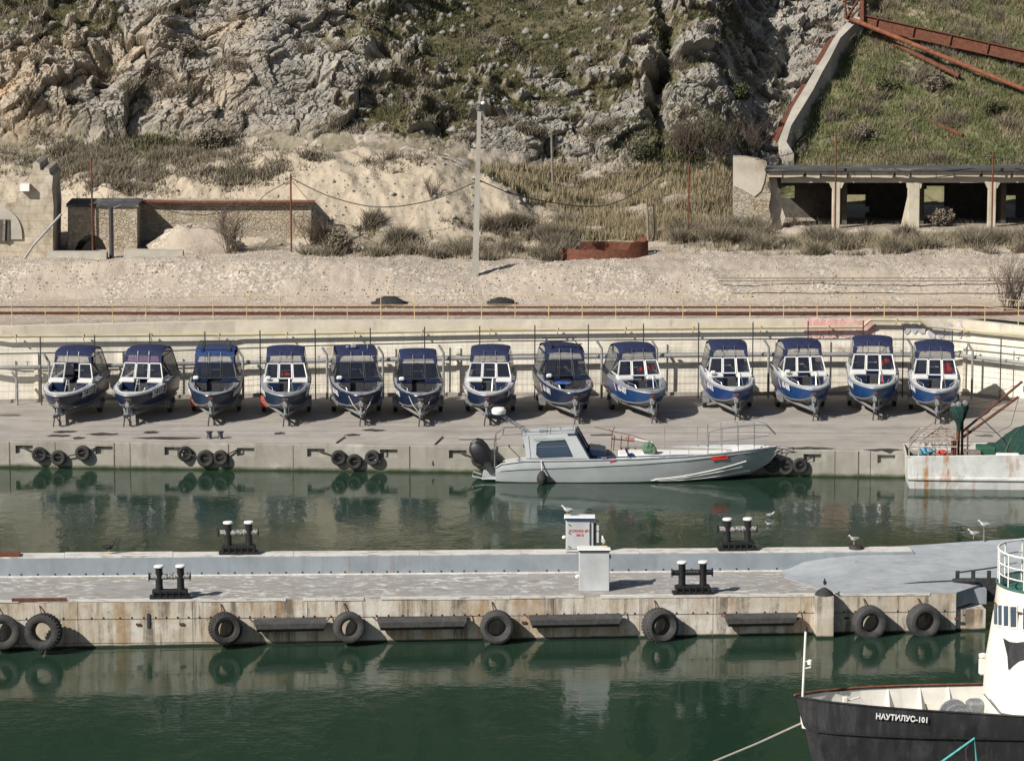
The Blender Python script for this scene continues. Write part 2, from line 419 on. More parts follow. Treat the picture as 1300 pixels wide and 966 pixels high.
# ---------------------------------------------------------------- terrain (one sheet)
QZ = 1.15
def wall_y(X):              # front face of the retaining wall
    return 173.4 + .045 * X * (X < 0) + 0 * X
def wall_py(x):             # photo column -> Y of the wall
    return float(np.interp(x, [0, 300, 1215, 1300, 1500], [172.5, 174.3, 174.9, 172.6, 166.0]))
PXC = [-420, 0, 70, 130, 200, 300, 400, 500, 570, 640, 700, 760, 870, 940, 1000, 1100, 1300, 1720]
K = {  # per photo column: crest, terrace, foot, mound top, cliff foot, cliff mid, cliff top  as (row, Y)
 -420: [(333,182),(325,186),(315,189),(215,195),(185,200),(60,203.5),(-30,212)],
 0:   [(333,182),(325,186),(315,189),(225,195),(188,200),(60,203.5),(-30,212)],
 70:  [(333,182),(325,186),(315,189),(225,195),(192,200),(50,203.8),(-30,211)],
 130: [(333,182),(325,186),(312,189),(235,192.4),(192,200),(90,203),(-30,208)],
 200: [(333,182),(325,186),(312,189),(232,192.4),(188,200),(90,203.2),(-30,208)],
 300: [(333,182),(325,186),(312,189),(200,194),(186,200),(90,203.6),(-30,209)],
 400: [(335,182),(325,186),(315,189),(194,193.8),(191,199),(90,204),(-30,210)],
 500: [(337,182),(327,186),(318,189),(196,193.8),(192,199),(100,204.5),(-30,212)],
 570: [(340,182),(330,186),(320,189),(208,194),(200,199),(100,205.5),(-30,214)],
 640: [(343,182),(332,186),(322,189),(236,194.5),(222,199.5),(100,206.5),(-30,215)],
 700: [(342,182),(330,186),(320,189),(280,194),(232,200.5),(110,207),(-30,216)],
 760: [(340,182),(328,186),(318,189),(288,194),(238,201),(110,207),(-30,216)],
 870: [(338,182),(322,186),(308,189),(282,194),(222,202),(110,207),(-30,214)],
 940: [(338,182),(325,186),(312,189),(292,196),(215,203),(100,208),(-30,215)],
 1000:[(338,182),(325,186),(315,189),(292,197),(274,204),(130,213),(-30,226)],
 1100:[(338,182),(325,186),(312,189),(290,197),(274,204),(130,213),(-30,226)],
 1300:[(338,182),(322,186),(308,189),(288,197),(274,204),(130,213),(-30,226)],
 1720:[(338,182),(322,186),(308,189),(288,197),(274,204),(130,213),(-30,226)],
}
nfine = 1040
pxs = np.concatenate([np.linspace(-6500, -440, 26)[:-1], np.linspace(-400, 1700, nfine), np.linspace(1760, 7800, 26)[1:]])
NC = len(pxs)
KY = np.zeros((10, NC)); KZ = np.zeros((10, NC))
wy = np.array([wall_py(p) for p in pxs]) + .32
TOPZ = 4.66
KY[0] = wy; KZ[0] = TOPZ - .02
KY[1] = 179.4; KZ[1] = TOPZ + .16
for k in range(7):
    rows = np.interp(pxs, PXC, [K[c][k][0] for c in PXC]); ys = np.interp(pxs, PXC, [K[c][k][1] for c in PXC])
    # smooth over columns
    ker = np.hanning(41); ker /= ker.sum()
    rows = np.convolve(np.pad(rows, 20, 'edge'), ker, 'valid'); ys = np.convolve(np.pad(ys, 20, 'edge'), ker, 'valid')
    KY[k + 2] = ys
    b = -(rows - HH / 2) / FPX
    KZ[k + 2] = H + ys * (-SP + b * CP) / (CP + b * SP)
KY[9] = 335; KZ[9] = 104
NR = [6, 12, 14, 16, 70, 26, 130, 130, 60]
rowsY = []; rowsZ = []; seg = []
for k in range(9):
    for i in range(NR[k]):
        t = i / NR[k]
        rowsY.append(KY[k] * (1 - t) + KY[k + 1] * t); rowsZ.append(KZ[k] * (1 - t) + KZ[k + 1] * t); seg.append(k + t)
rowsY.append(KY[9]); rowsZ.append(KZ[9]); seg.append(9)
rowsY.append(KY[9] * 0 + 700); rowsZ.append(KZ[9] * 0 + 112); seg.append(9.5)
TY = np.array(rowsY); TZ = np.array(rowsZ); SEG = np.array(seg)[:, None] * np.ones((1, NC))
# soften profile corners
for _ in range(3):
    TY[1:-2] = .25 * TY[:-3] + .5 * TY[1:-2] + .25 * TY[2:-1]; TZ[1:-2] = .25 * TZ[:-3] + .5 * TZ[1:-2] + .25 * TZ[2:-1]
# x from the photo column at that depth (columns stay straight lines running away from the viewer at the wall's distance)
XX = (pxs - W / 2) / FPX * 190.0
XX = XX[None, :] * np.ones_like(TY)
PX, PYR = proj(XX, TY, TZ)
arc = np.cumsum(np.concatenate([np.zeros((1, NC)), np.hypot(np.diff(TY, axis=0), np.diff(TZ, axis=0))]), axis=0)
U = XX; V = arc + TY * .0
# warped coordinates, strata dipping
wu = U + .35 * fbm(U * .5, V * .5, 3); wv = V + .35 * fbm(U * .5 + 40, V * .5, 3)
ca, sa = math.cos(R(35)), math.sin(R(35))
su = wu * ca + wv * sa; sv = -wu * sa + wv * ca
f1, e1 = facets(su * .27, sv * .40, 1.6)
f2, e2 = facets(su * .75 + 9, sv * .95 + 4, 1.7)
f3, e3 = facets(su * 2.1 + 3, sv * 2.4, 1.6)
rd = ridged(su * .55, sv * .16, 4)
f4, e4 = facets(su * 5.2 + 8, sv * 5.6 + 3, 1.5)
rockd = .80 * f1 + .50 * f2 + .17 * f3 + .07 * f4 + .25 - .55 * np.exp(-(e1 / .03) ** 2) - .22 * np.exp(-(e2 / .05) ** 2) - .10 * np.exp(-(e3 / .08) ** 2) + .16 * rd + .04 * fbm(U * 4, V * 4, 2)
# masks
def blob(cx, cy, rx, ry): return np.exp(-(((PX - cx) / rx) ** 2 + ((PYR - cy) / ry) ** 2))
rockz = sstep(6.0, 6.35, SEG)                       # the cliff proper
G = -.55 + 0 * PX
for cx, cy, rx, ry, w in [(40, 20, 130, 32, 1.3), (200, 195, 110, 14, 1.0), (440, 60, 40, 30, .5), (600, 40, 130, 50, .95), (700, 30, 160, 60, .85), (560, 110, 90, 45, .75), (500, 160, 80, 28, .9),
                          (690, 130, 120, 45, .45), (790, 20, 60, 60, .6), (780, 110, 60, 50, .45), (640, 150, 30, 30, .2), (450, 20, 60, 25, .4), (900, 20, 80, 25, .6), (960, 90, 30, 30, .6), (950, 40, 60, 30, .5), (870, 90, 40, 40, .3),
                          (350, 5, 80, 15, .2), (410, 120, 30, 40, .35), (715, 200, 40, 30, .5), (250, 40, 30, 30, .3), (845, 110, 25, 40, .5)]:
    G = G + w * blob(cx, cy, rx, ry)
far = sstep(8.0, 8.12, SEG); G = G - .12 + far * .75
grassr = sstep(-.08, .16, G + .42 * fbm(U * .5, V * .9, 4) + .30 * fbm(U * 1.5 + 7, V * 1.8, 3) - .30 * (rockd - .9))
diag = np.clip((PX - (990 + (205 - PYR) * .56)) / 12, 0, 1)        # right of the stone stair: the grassy slope
rightz = diag * sstep(3.5, 4.5, SEG)
grass = grassr * rockz * (1 - rightz) + rightz
rock = rockz * (1 - rightz)
amp = rock * (1 - .72 * grass)
gully = np.exp(-((PX - (838 + .02 * PYR + 8 * np.sin(PYR / 30))) / 11) ** 2) * sstep(215, 150, PYR) * rock
cave = np.exp(-((PX - 132) / 16) ** 2 - ((PYR - 80) / 26) ** 2) + .8 * np.exp(-((PX - 560) / 14) ** 2 - ((PYR - 160) / 14) ** 2) + .7 * np.exp(-((PX - 995) / 12) ** 2 - ((PYR - 85) / 30) ** 2) + .6 * np.exp(-((PX - 165) / 30) ** 2 - ((PYR - 170) / 8) ** 2) + .6 * np.exp(-((PX - 640) / 60) ** 2 - ((PYR - 148) / 5) ** 2)
big = 1.15 * blob(465, 68, 20, 24) + 1.2 * blob(432, 108, 24, 22) + 1.3 * blob(143, 22, 22, 22) + 1.0 * blob(205, 52, 26, 22) + .8 * blob(330, 80, 50, 50) + .8 * blob(500, 100, 40, 18) + .7 * blob(615, 120, 14, 14) + .8 * blob(510, 10, 60, 18)
disp = amp * (1 - .5 * blob(330, 85, 110, 70)) * (rockd * 1.15 - .55) * (1 - .35 * np.clip(fbm(U * .18, V * .2, 2), 0, 1)) - 1.9 * gully - 1.7 * cave * rock + big * rock * 1.1
# grassy hummocks and loose soil
disp += (1 - amp) * sstep(3.6, 5.0, SEG) * (.28 * fbm(U * .35, V * .5, 4) + .05 * fbm(U * 2.5, V * 2.5, 3)) * (1 - sstep(9, 9.4, SEG))
# mound gullies
mound = sstep(4.0, 4.3, SEG) * (1 - sstep(5.02, 5.25, SEG) * (PX > 560)) * (1 - sstep(5.3, 6.0, SEG)) * sstep(745, 690, PX + .25 * (PYR - 250)) * sstep(-400, -300, PX)
disp += mound * (.55 * ridged(U * .24 + .10 * V, V * .06, 2) + .06 * ridged(U * 1.2, V * .2, 2) - .3)
bank = sstep(1.0, 1.6, SEG) * (1 - sstep(3.2, 3.9, SEG))
disp += bank * (.16 * fbm(U * .30, V * .45, 4) + .04 * fbm(U * 2.2, V * 2.2, 3)) + bank * .22 * np.sin(U * .33 + 1.2 * np.sin(U * .21)) * np.exp(-((SEG - 2.0) / .5) ** 2)
disp += sstep(8.2, 8.6, SEG) * (1 - sstep(9, 9.3, SEG)) * 3.5 * fbm(U * .06, V * .08, 4)
dn_y = -.80 * rock - .25 * (1 - rock); dn_z = .60 * rock + .95 * (1 - rock)
flat = np.clip((PX - 975) / 12, 0, 1) * (1 - sstep(1320, 1330, PX)) * (SEG > 4.6) * (SEG < 6.1)
disp = disp * (1 - .9 * flat)
FX = XX + .35 * rock * amp * (f2 - .5) * .5; FY = TY + dn_y * disp; FZ = TZ + dn_z * disp
nr = FX.shape[0]
vv = np.stack([FX, FY, FZ], -1).reshape(-1, 3).astype(np.float32)
idx = np.arange(nr * NC).reshape(nr, NC)
quads = np.stack([idx[:-1, :-1], idx[:-1, 1:], idx[1:, 1:], idx[1:, :-1]], -1).reshape(-1, 4)
me = bpy.data.meshes.new('hillside')
me.vertices.add(len(vv)); me.vertices.foreach_set('co', vv.ravel())
me.loops.add(len(quads) * 4); me.loops.foreach_set('vertex_index', quads.ravel().astype(np.int32))
me.polygons.add(len(quads)); me.polygons.foreach_set('loop_start', np.arange(0, len(quads) * 4, 4, dtype=np.int32)); me.polygons.foreach_set('loop_total', np.full(len(quads), 4, dtype=np.int32))
me.update(calc_edges=True)
orange = (blob(25, 130, 45, 60) + 1.1 * blob(305, 45, 26, 12) + .5 * blob(90, 60, 70, 30) + .4 * blob(270, 110, 60, 60) + .5 * blob(20, 170, 80, 25) + .3 * blob(180, 90, 80, 60)) * (.65 + .5 * fbm(U * .4, V * .6, 3))
palep = (blob(1165, 8, 60, 14) + .8 * blob(1175, 75, 40, 16) + .6 * blob(1285, 178, 25, 12) + .5 * blob(1235, 30, 60, 25)) * rightz
sandm = np.clip(mound + np.clip(palep + .5 * palep * fbm(U * 1.5, V * 1.5, 3), 0, 1) + .8 * sstep(3.7, 4.1, SEG) * (1 - sstep(5.4, 6.0, SEG)) * (fbm(U * .25, V * .6, 3) > .22) * (1 - (PX > 560) * (SEG > 5.05)), 0, 1)
veg = np.clip(1.0 * blob(170, 203, 110, 13) + .95 * blob(320, 224, 34, 11) + .55 * blob(395, 203, 16, 5) + .6 * blob(492, 206, 26, 6) + .9 * blob(150, 222, 50, 14), 0, 1) * (fbm(U * .7, V * 1.2, 4) + .35 > .1)
veg2 = sstep(3.3, 4.0, SEG) * (1 - rock) * (1 - sandm) * (1 - rightz)
gm = np.clip((grass - 1.2 * palep) * (1 - .85 * flat) + veg + .75 * veg2 * (fbm(U * .4, V * .6, 4) > -.15), 0, 1)
sandm = sandm * (1 - veg)
def setattr_f(name, arr):
    a = me.attributes.new(name, 'FLOAT', 'POINT'); a.data.foreach_set('value', np.clip(arr, 0, 1).ravel().astype(np.float32))
setattr_f('rock', rock * (1 - grass)); setattr_f('grass', gm); setattr_f('sand', sandm); setattr_f('tan', orange); setattr_f('right', rightz); setattr_f('far', sstep(8.0, 8.07, SEG))
rq = (rock * (1 - grass))[:-1, :-1].ravel(); me.polygons.foreach_set('use_smooth', (rq < .5))
# material
m, nt, b = newmat('hillside_ground'); M['terrain'] = m
v = coords(nt)
nz = noise(nt, v, .7, 6); nf = noise(nt, v, 7, 5, .7); nm = noise(nt, v, 2.2, 6, .65)
gravel = mix(nt, ramp(nt, nz, .35, .65), (.34, .285, .23), (.43, .37, .305))
vo = N(nt, 'ShaderNodeTexVoronoi'); vo.inputs['Scale'].default_value = 9; nt.links.new(v, vo.inputs['Vector'])
gravel = mix(nt, mathn(nt, 'MULTIPLY', ramp(nt, noise(nt, v, .45, 3), .45, .6), .8), gravel, mix(nt, ramp(nt, vo.outputs['Color'], .45, .8), (.30, .255, .205), (.56, .51, .45)))
sand = mix(nt, ramp(nt, nm, .35, .65), (.37, .31, .235), (.46, .395, .305))
sand = mix(nt, mathn(nt, 'MULTIPLY', ramp(nt, noise(nt, coords(nt, (1.2, 1.2, .25)), 1.2, 5), .5, .7), .45), sand, (.36, .30, .22))
rockc = mix(nt, ramp(nt, nm, .32, .68), (.195, .185, .165), (.335, .315, .28))
rockc = mix(nt, mathn(nt, 'MULTIPLY', ramp(nt, nf, .57, .74), .5), rockc, (.12, .115, .105))
rockc = mix(nt, mathn(nt, 'MULTIPLY', ramp(nt, noise(nt, v, 1.1, 6, .7), .52, .66), .55), rockc, (.42, .355, .265))
rockc = mix(nt, mathn(nt, 'MULTIPLY', ramp(nt, noise(nt, v, .33, 4), .5, .62), .35), rockc, (.39, .37, .335))
rockc = mix(nt, attr(nt, 'tan'), rockc, mix(nt, ramp(nt, nm, .35, .65), (.50, .34, .20), (.46, .39, .29)))
grassc = mix(nt, ramp(nt, nm, .38, .62), (.11, .105, .055), (.185, .155, .105))
grassc = mix(nt, mathn(nt, 'MULTIPLY', ramp(nt, nf, .5, .7), .6), grassc, (.06, .062, .032))
grassc = mix(nt, mathn(nt, 'MULTIPLY', ramp(nt, noise(nt, v, 3.3, 6, .7), .70, .78), .4), grassc, (.30, .27, .22))
grassr_ = mix(nt, ramp(nt, noise(nt, v, .5, 5), .38, .62), (.13, .145, .062), (.20, .178, .105))
grassc = mix(nt, mathn(nt, 'MULTIPLY', attr(nt, 'right'), .8), grassc, grassr_)
grassc = mix(nt, attr(nt, 'far'), grassc, mix(nt, ramp(nt, noise(nt, v, .12, 5), .4, .6), (.020, .030, .014), (.05, .06, .03)))
c = mix(nt, attr(nt, 'sand'), gravel, sand); c = mix(nt, attr(nt, 'rock'), c, rockc); c = mix(nt, attr(nt, 'grass'), c, grassc); c = mix(nt, attr(nt, 'far'), c, mix(nt, ramp(nt, noise(nt, v, .12, 5), .4, .6), (.018, .028, .014), (.045, .055, .03)))  # unseen upper hill is coloured darker to dim its reflection in the water
nt.links.new(c, b.inputs['Base Color']); b.inputs['Roughness'].default_value = .95; b.inputs['Specular IOR Level'].default_value = .15
mus = N(nt, 'ShaderNodeTexVoronoi'); mus.feature = 'DISTANCE_TO_EDGE'; mus.inputs['Scale'].default_value = 2.6; nt.links.new(v, mus.inputs['Vector'])
hgt = mathn(nt, 'ADD', mathn(nt, 'MULTIPLY', nm, 1.3), mathn(nt, 'MULTIPLY', nf, .5))
hgt = mathn(nt, 'ADD', hgt, mathn(nt, 'MULTIPLY', mathn(nt, 'MULTIPLY', mathn(nt, 'MINIMUM', mus.outputs['Distance'], .12), 2.5), attr(nt, 'rock')))
bump(nt, b, hgt, .6, .11)
me.materials.append(m)
o = bpy.data.objects.new('hillside', me); COL.objects.link(o); tag(o, kind='structure')
from mathutils.bvhtree import BVHTree
_bvh = BVHTree.FromPolygons([tuple(map(float, p)) for p in vv[:: 1]], [tuple(map(int, q)) for q in quads[:(nr - 70) * (NC - 1)]])
def ground(x, y):
    h = _bvh.ray_cast(Vector((x, y, 120)), Vector((0, 0, -1)))
    return h[0].z if h[0] else 6.1
def hit(px, py):                         # where the ray of a photo pixel meets the terrain
    d = ray(px, py).normalized(); h = _bvh.ray_cast(Vector((0, 0, H)), d)
    return (h[0], h[1]) if h[0] is not None else (None, None)

# ---------------------------------------------------------------- water
m, nt, b = newmat('harbour_water')
b.inputs['Base Color'].default_value = (.016, .037, .023, 1); b.inputs['Roughness'].default_value = .06; b.inputs['IOR'].default_value = 1.333
v = coords(nt, (1, .55, 1)); n1 = noise(nt, v, 1.6, 3, .5); n2 = noise(nt, coords(nt, (.35, .9, 1)), 4.5, 3, .6); n3 = noise(nt, coords(nt, (1, .6, 1)), .25, 2)
st = mathn(nt, 'ADD', mathn(nt, 'MULTIPLY', ramp(nt, n3, .4, .65), .9), .35)
hgt = mathn(nt, 'MULTIPLY', mathn(nt, 'ADD', n1, mathn(nt, 'MULTIPLY', n2, .35)), st)
b.inputs['Specular IOR Level'].default_value = .43
bump(nt, b, hgt, 1.0, .017)
wb = MB(); wb.quad((-600, -50, 0), (600, -50, 0), (600, 176, 0), (-600, 176, 0))
tag(wb.build('water', m), kind='structure')
sb = MB(); sb.quad((-600, -50, -6), (600, -50, -6), (600, 176, -6), (-600, 176, -6))
tag(sb.build('seabed', M['puddle']), kind='structure')

# ---------------------------------------------------------------- quay, apron, retaining wall
def quay_y(X): return 161.0 - .062 * X
QX = [-230, -19.5, 0, 17.0, 40, 230]
def qpt(X, dz=0, dy=0): return (X, quay_y(X) + dy, QZ + dz)
# wall plan line
wl = [(-230, 168.0)]
for px in range(-100, 1560, 20):
    Y = wall_py(px); wl.append(((px - W / 2) / FPX * (Y * CP + 4.8), Y))
wl.append((230, 120.0))
ap = MB()
n = len(wl)
front = [(x, quay_y(x) + .02) for x, _ in wl]
pts = []
for i in range(n):
    for k in range(6):
        t = k / 5; pts.append((wl[i][0], front[i][1] * (1 - t) + (wl[i][1] + .2) * t, QZ))
ap.add(pts, [(i * 6 + k, i * 6 + 6 + k, i * 6 + 7 + k, i * 6 + k + 1) for i in range(n - 1) for k in range(5)])
tag(ap.build('quay_apron', M['apron']), kind='structure')
# quay front wall with recessed mooring niches
niche_px = [25, 128, 217, 310, 400, 493, 581, 1030, 1123]
nx = [PZ(p, 568, QZ).x for p in niche_px]
q = MB(); edges = [-230]
for x in nx: edges += [x - .38, x + .38]
edges.append(230)
zc = [-2.0, .62, .93, QZ - .004]
for i in range(len(edges) - 1):
    a, c_ = edges[i], edges[i + 1]; isn = i % 2 == 1
    sub = [a + (c_ - a) * k / max(1, int((c_ - a) / 4)) for k in range(max(1, int((c_ - a) / 4)) + 1)]
    for k in range(len(sub) - 1):
        x0, x1 = sub[k], sub[k + 1]; y0, y1 = quay_y(x0), quay_y(x1)
        if not isn:
            q.quad((x0, y0, -2), (x1, y1, -2), (x1, y1, QZ - .03), (x0, y0, QZ - .03))
        else:
            q.quad((x0, y0, -2), (x1, y1, -2), (x1, y1, .62), (x0, y0, .62))
            q.quad((x0, y0, .98), (x1, y1, .98), (x1, y1, QZ - .03), (x0, y0, QZ - .03))
            q.quad((x0, y0 + .16, .62), (x1, y1 + .16, .62), (x1, y1 + .16, .98), (x0, y0 + .16, .98))
            q.quad((x0, y0, .62), (x1, y1, .62), (x1, y1 + .16, .62), (x0, y0 + .16, .62))
            q.quad((x0, y0 + .16, .98), (x1, y1 + .16, .98), (x1, y1, .98), (x0, y0, .98))
            q.quad((x0, y0, .62), (x0, y0 + .16, .62), (x0, y0 + .16, .98), (x0, y0, .98))
            q.quad((x1, y1, .98), (x1, y1 + .16, .98), (x1, y1 + .16, .62), (x1, y1, .62))
        q.quad((x0, y0, QZ - .03), (x1, y1, QZ - .03), (x1, y1 + .03, QZ + .004), (x0, y0 + .03, QZ + .004))
        q.quad((x0, y0 + .03, QZ + .004), (x1, y1 + .03, QZ + .004), (x1, y1 + .35, QZ + .004), (x0, y0 + .35, QZ + .004))
tag(q.build('quay_wall', M['quay']), kind='structure')

# retaining wall: lower whitewashed face, grey coping band above
rw = thing('retaining_wall', 'long pale whitewashed retaining wall behind the row of trailered boats', 'retaining wall')
def wallstrip(mb, z0, z1, off0, off1, thick=.5, top=True):
    for i in range(len(wl) - 1):
        (x0, y0), (x1, y1) = wl[i], wl[i + 1]
        mb.quad((x0, y0 + off0, z0), (x1, y1 + off0, z0), (x1, y1 + off1, z1), (x0, y0 + off1, z1))
        if top: mb.quad((x0, y0 + off1, z1), (x1, y1 + off1, z1), (x1, y1 + thick, z1), (x0, y0 + thick, z1))
a = MB(); wallstrip(a, QZ - .3, 4.10, 0, .03); a.build('wall_face', M['wall'], rw)
a = MB(); wallstrip(a, 4.10, TOPZ, .06, .08, .5); a.build('coping', M['wall_top'], rw)
a = MB()
for px in range(-60, 1300, 107):                        # shallow raised panel strips on the wall
    Y = wall_py(px); X = (px - W / 2) / FPX * (Y * CP + 4.6)
    a.box((X, Y - .02, 2.35), (.18, .07, 2.1))
a.build('pilaster', M['wall'], rw)
a = MB(); wallstrip(a, QZ - .2, QZ + .16, -.12, -.12, .0, True); a.build('footing', M['apron'], rw)
def wallpt(px, row_or_z, off=-.1, z=None):
    Y = wall_py(px) + off
    p = PY(px, row_or_z if z is None else 450, Y)
    return Vector((p.x, Y, p.z if z is None else z))
for k, (x0, x1, r_) in enumerate([(-40, 640, 546.5), (700, 1340, 549), (40, 520, 534.5), (430, 1300, 541.5), (860, 1340, 560)]):
    s = MB(); A0 = PZ(x0, r_, QZ + .004); B0 = PZ(x1, r_ + 1.5, QZ + .004); s.quad((A0.x, A0.y, QZ + .004), (B0.x, B0.y, QZ + .004), (B0.x, B0.y + .045, QZ + .004), (A0.x, A0.y + .045, QZ + .004))
    tag(s.build('apron_joint', M['sleeper']), kind='structure')
# graffiti, painted flat on the wall
M['graf_wash'] = plain('graffiti_wash', (.66, .45, .41), .9, 0, .2, 3)
def graf(x0, x1, r0, r1, mat, label, nblob, back=0):
    g = MB(); rr = random.Random(x0)
    for i in range(nblob):
        cx = x0 + (x1 - x0) * (i + .5) / nblob; n_ = 14; pts = []
        for k in range(n_):
            an = 2 * math.pi * k / n_; w = (x1 - x0) / nblob * (.62 if back else .5) * rr.uniform(.6, 1.2); h_ = (r1 - r0) * .5 * rr.uniform(.75, 1.05)
            pts.append(wallpt(cx + w * math.cos(an), (r0 + r1) / 2 + h_ * math.sin(an), .055 - .0013 * (i % 3) - .06 + back))
        g.add(pts, [tuple(range(n_ - 1, -1, -1))])
    tag(g.build('graffiti', mat), label, 'graffiti')
graf(1022, 1112, 401, 432, M['graf_wash'], 'broad pale pink paint wash on the wall behind the pink graffiti', 4, .002)
graf(1024, 1074, 403, 430, M['graf_pink'], 'faded pink painted graffiti on the wall below the railing', 6)
graf(1076, 1110, 405, 426, M['graf_pink'], 'fainter pink graffiti patch right of the first pink graffiti', 3)
graf(1146, 1176, 408, 426, M['graf_grey'], 'grey graffiti shapes on the wall behind the rightmost canopies', 3)
graf(1178, 1222, 408, 432, M['teal_light'], 'pale lilac graffiti at the right end of the wall', 4)
# dark stains and puddles on the apron
rr = random.Random(5)
for px, py, w in [(83, 548, 14), (75, 553, 16), (132, 551, 20), (192, 549, 10), (215, 556, 44), (12, 527, 16), (475, 546, 14), (448, 552, 10), (355, 550, 8), (600, 556, 20), (765, 552, 16), (1030, 569, 28), (1122, 571, 22), (100, 556, 8), (1250, 553, 12)]:
    s = MB(); c0 = PZ(px, py, QZ + .006); n_ = 18
    s.add([(c0.x + w / 28 * math.cos(k * 2 * math.pi / n_) * rr.uniform(.75, 1.15), c0.y + rr.uniform(.25, .42) * math.sin(k * 2 * math.pi / n_) * rr.uniform(.7, 1.1), QZ + .006) for k in range(n_)], [tuple(range(n_))])
    tag(s.build('puddle_stain', M['puddle']), kind='structure')

# ---------------------------------------------------------------- text helper
def text_mesh(name, s, size, mat, parent=None, M4=None, sx=1.0, depth=.004, bold=0.0):
    cu = bpy.data.curves.new('lettering', 'FONT'); cu.body = s; cu.size = size; cu.extrude = depth; cu.offset = bold
    cu.align_x = 'CENTER'; cu.align_y = 'CENTER'; cu.resolution_u = 2
    t = bpy.data.objects.new('lettering', cu); COL.objects.link(t)
    dg = bpy.context.evaluated_depsgraph_get()
    me = bpy.data.meshes.new_from_object(t.evaluated_get(dg))
    bpy.data.objects.remove(t); bpy.data.curves.remove(cu)
    me.materials.clear(); me.materials.append(mat)
    Mt = (M4 or Matrix.Identity(4)) @ Matrix.Diagonal((sx, 1, 1, 1))
    me.transform(Mt)
    o = bpy.data.objects.new(name, me); COL.objects.link(o)
    if parent: o.parent = parent
    return o
def frame_m(o, xa, ya):
    xa = Vector(xa).normalized(); za = xa.cross(Vector(ya)).normalized(); ya = za.cross(xa)
    m_ = Matrix((xa, ya, za)).transposed().to_4x4(); m_.translation = Vector(o); return m_

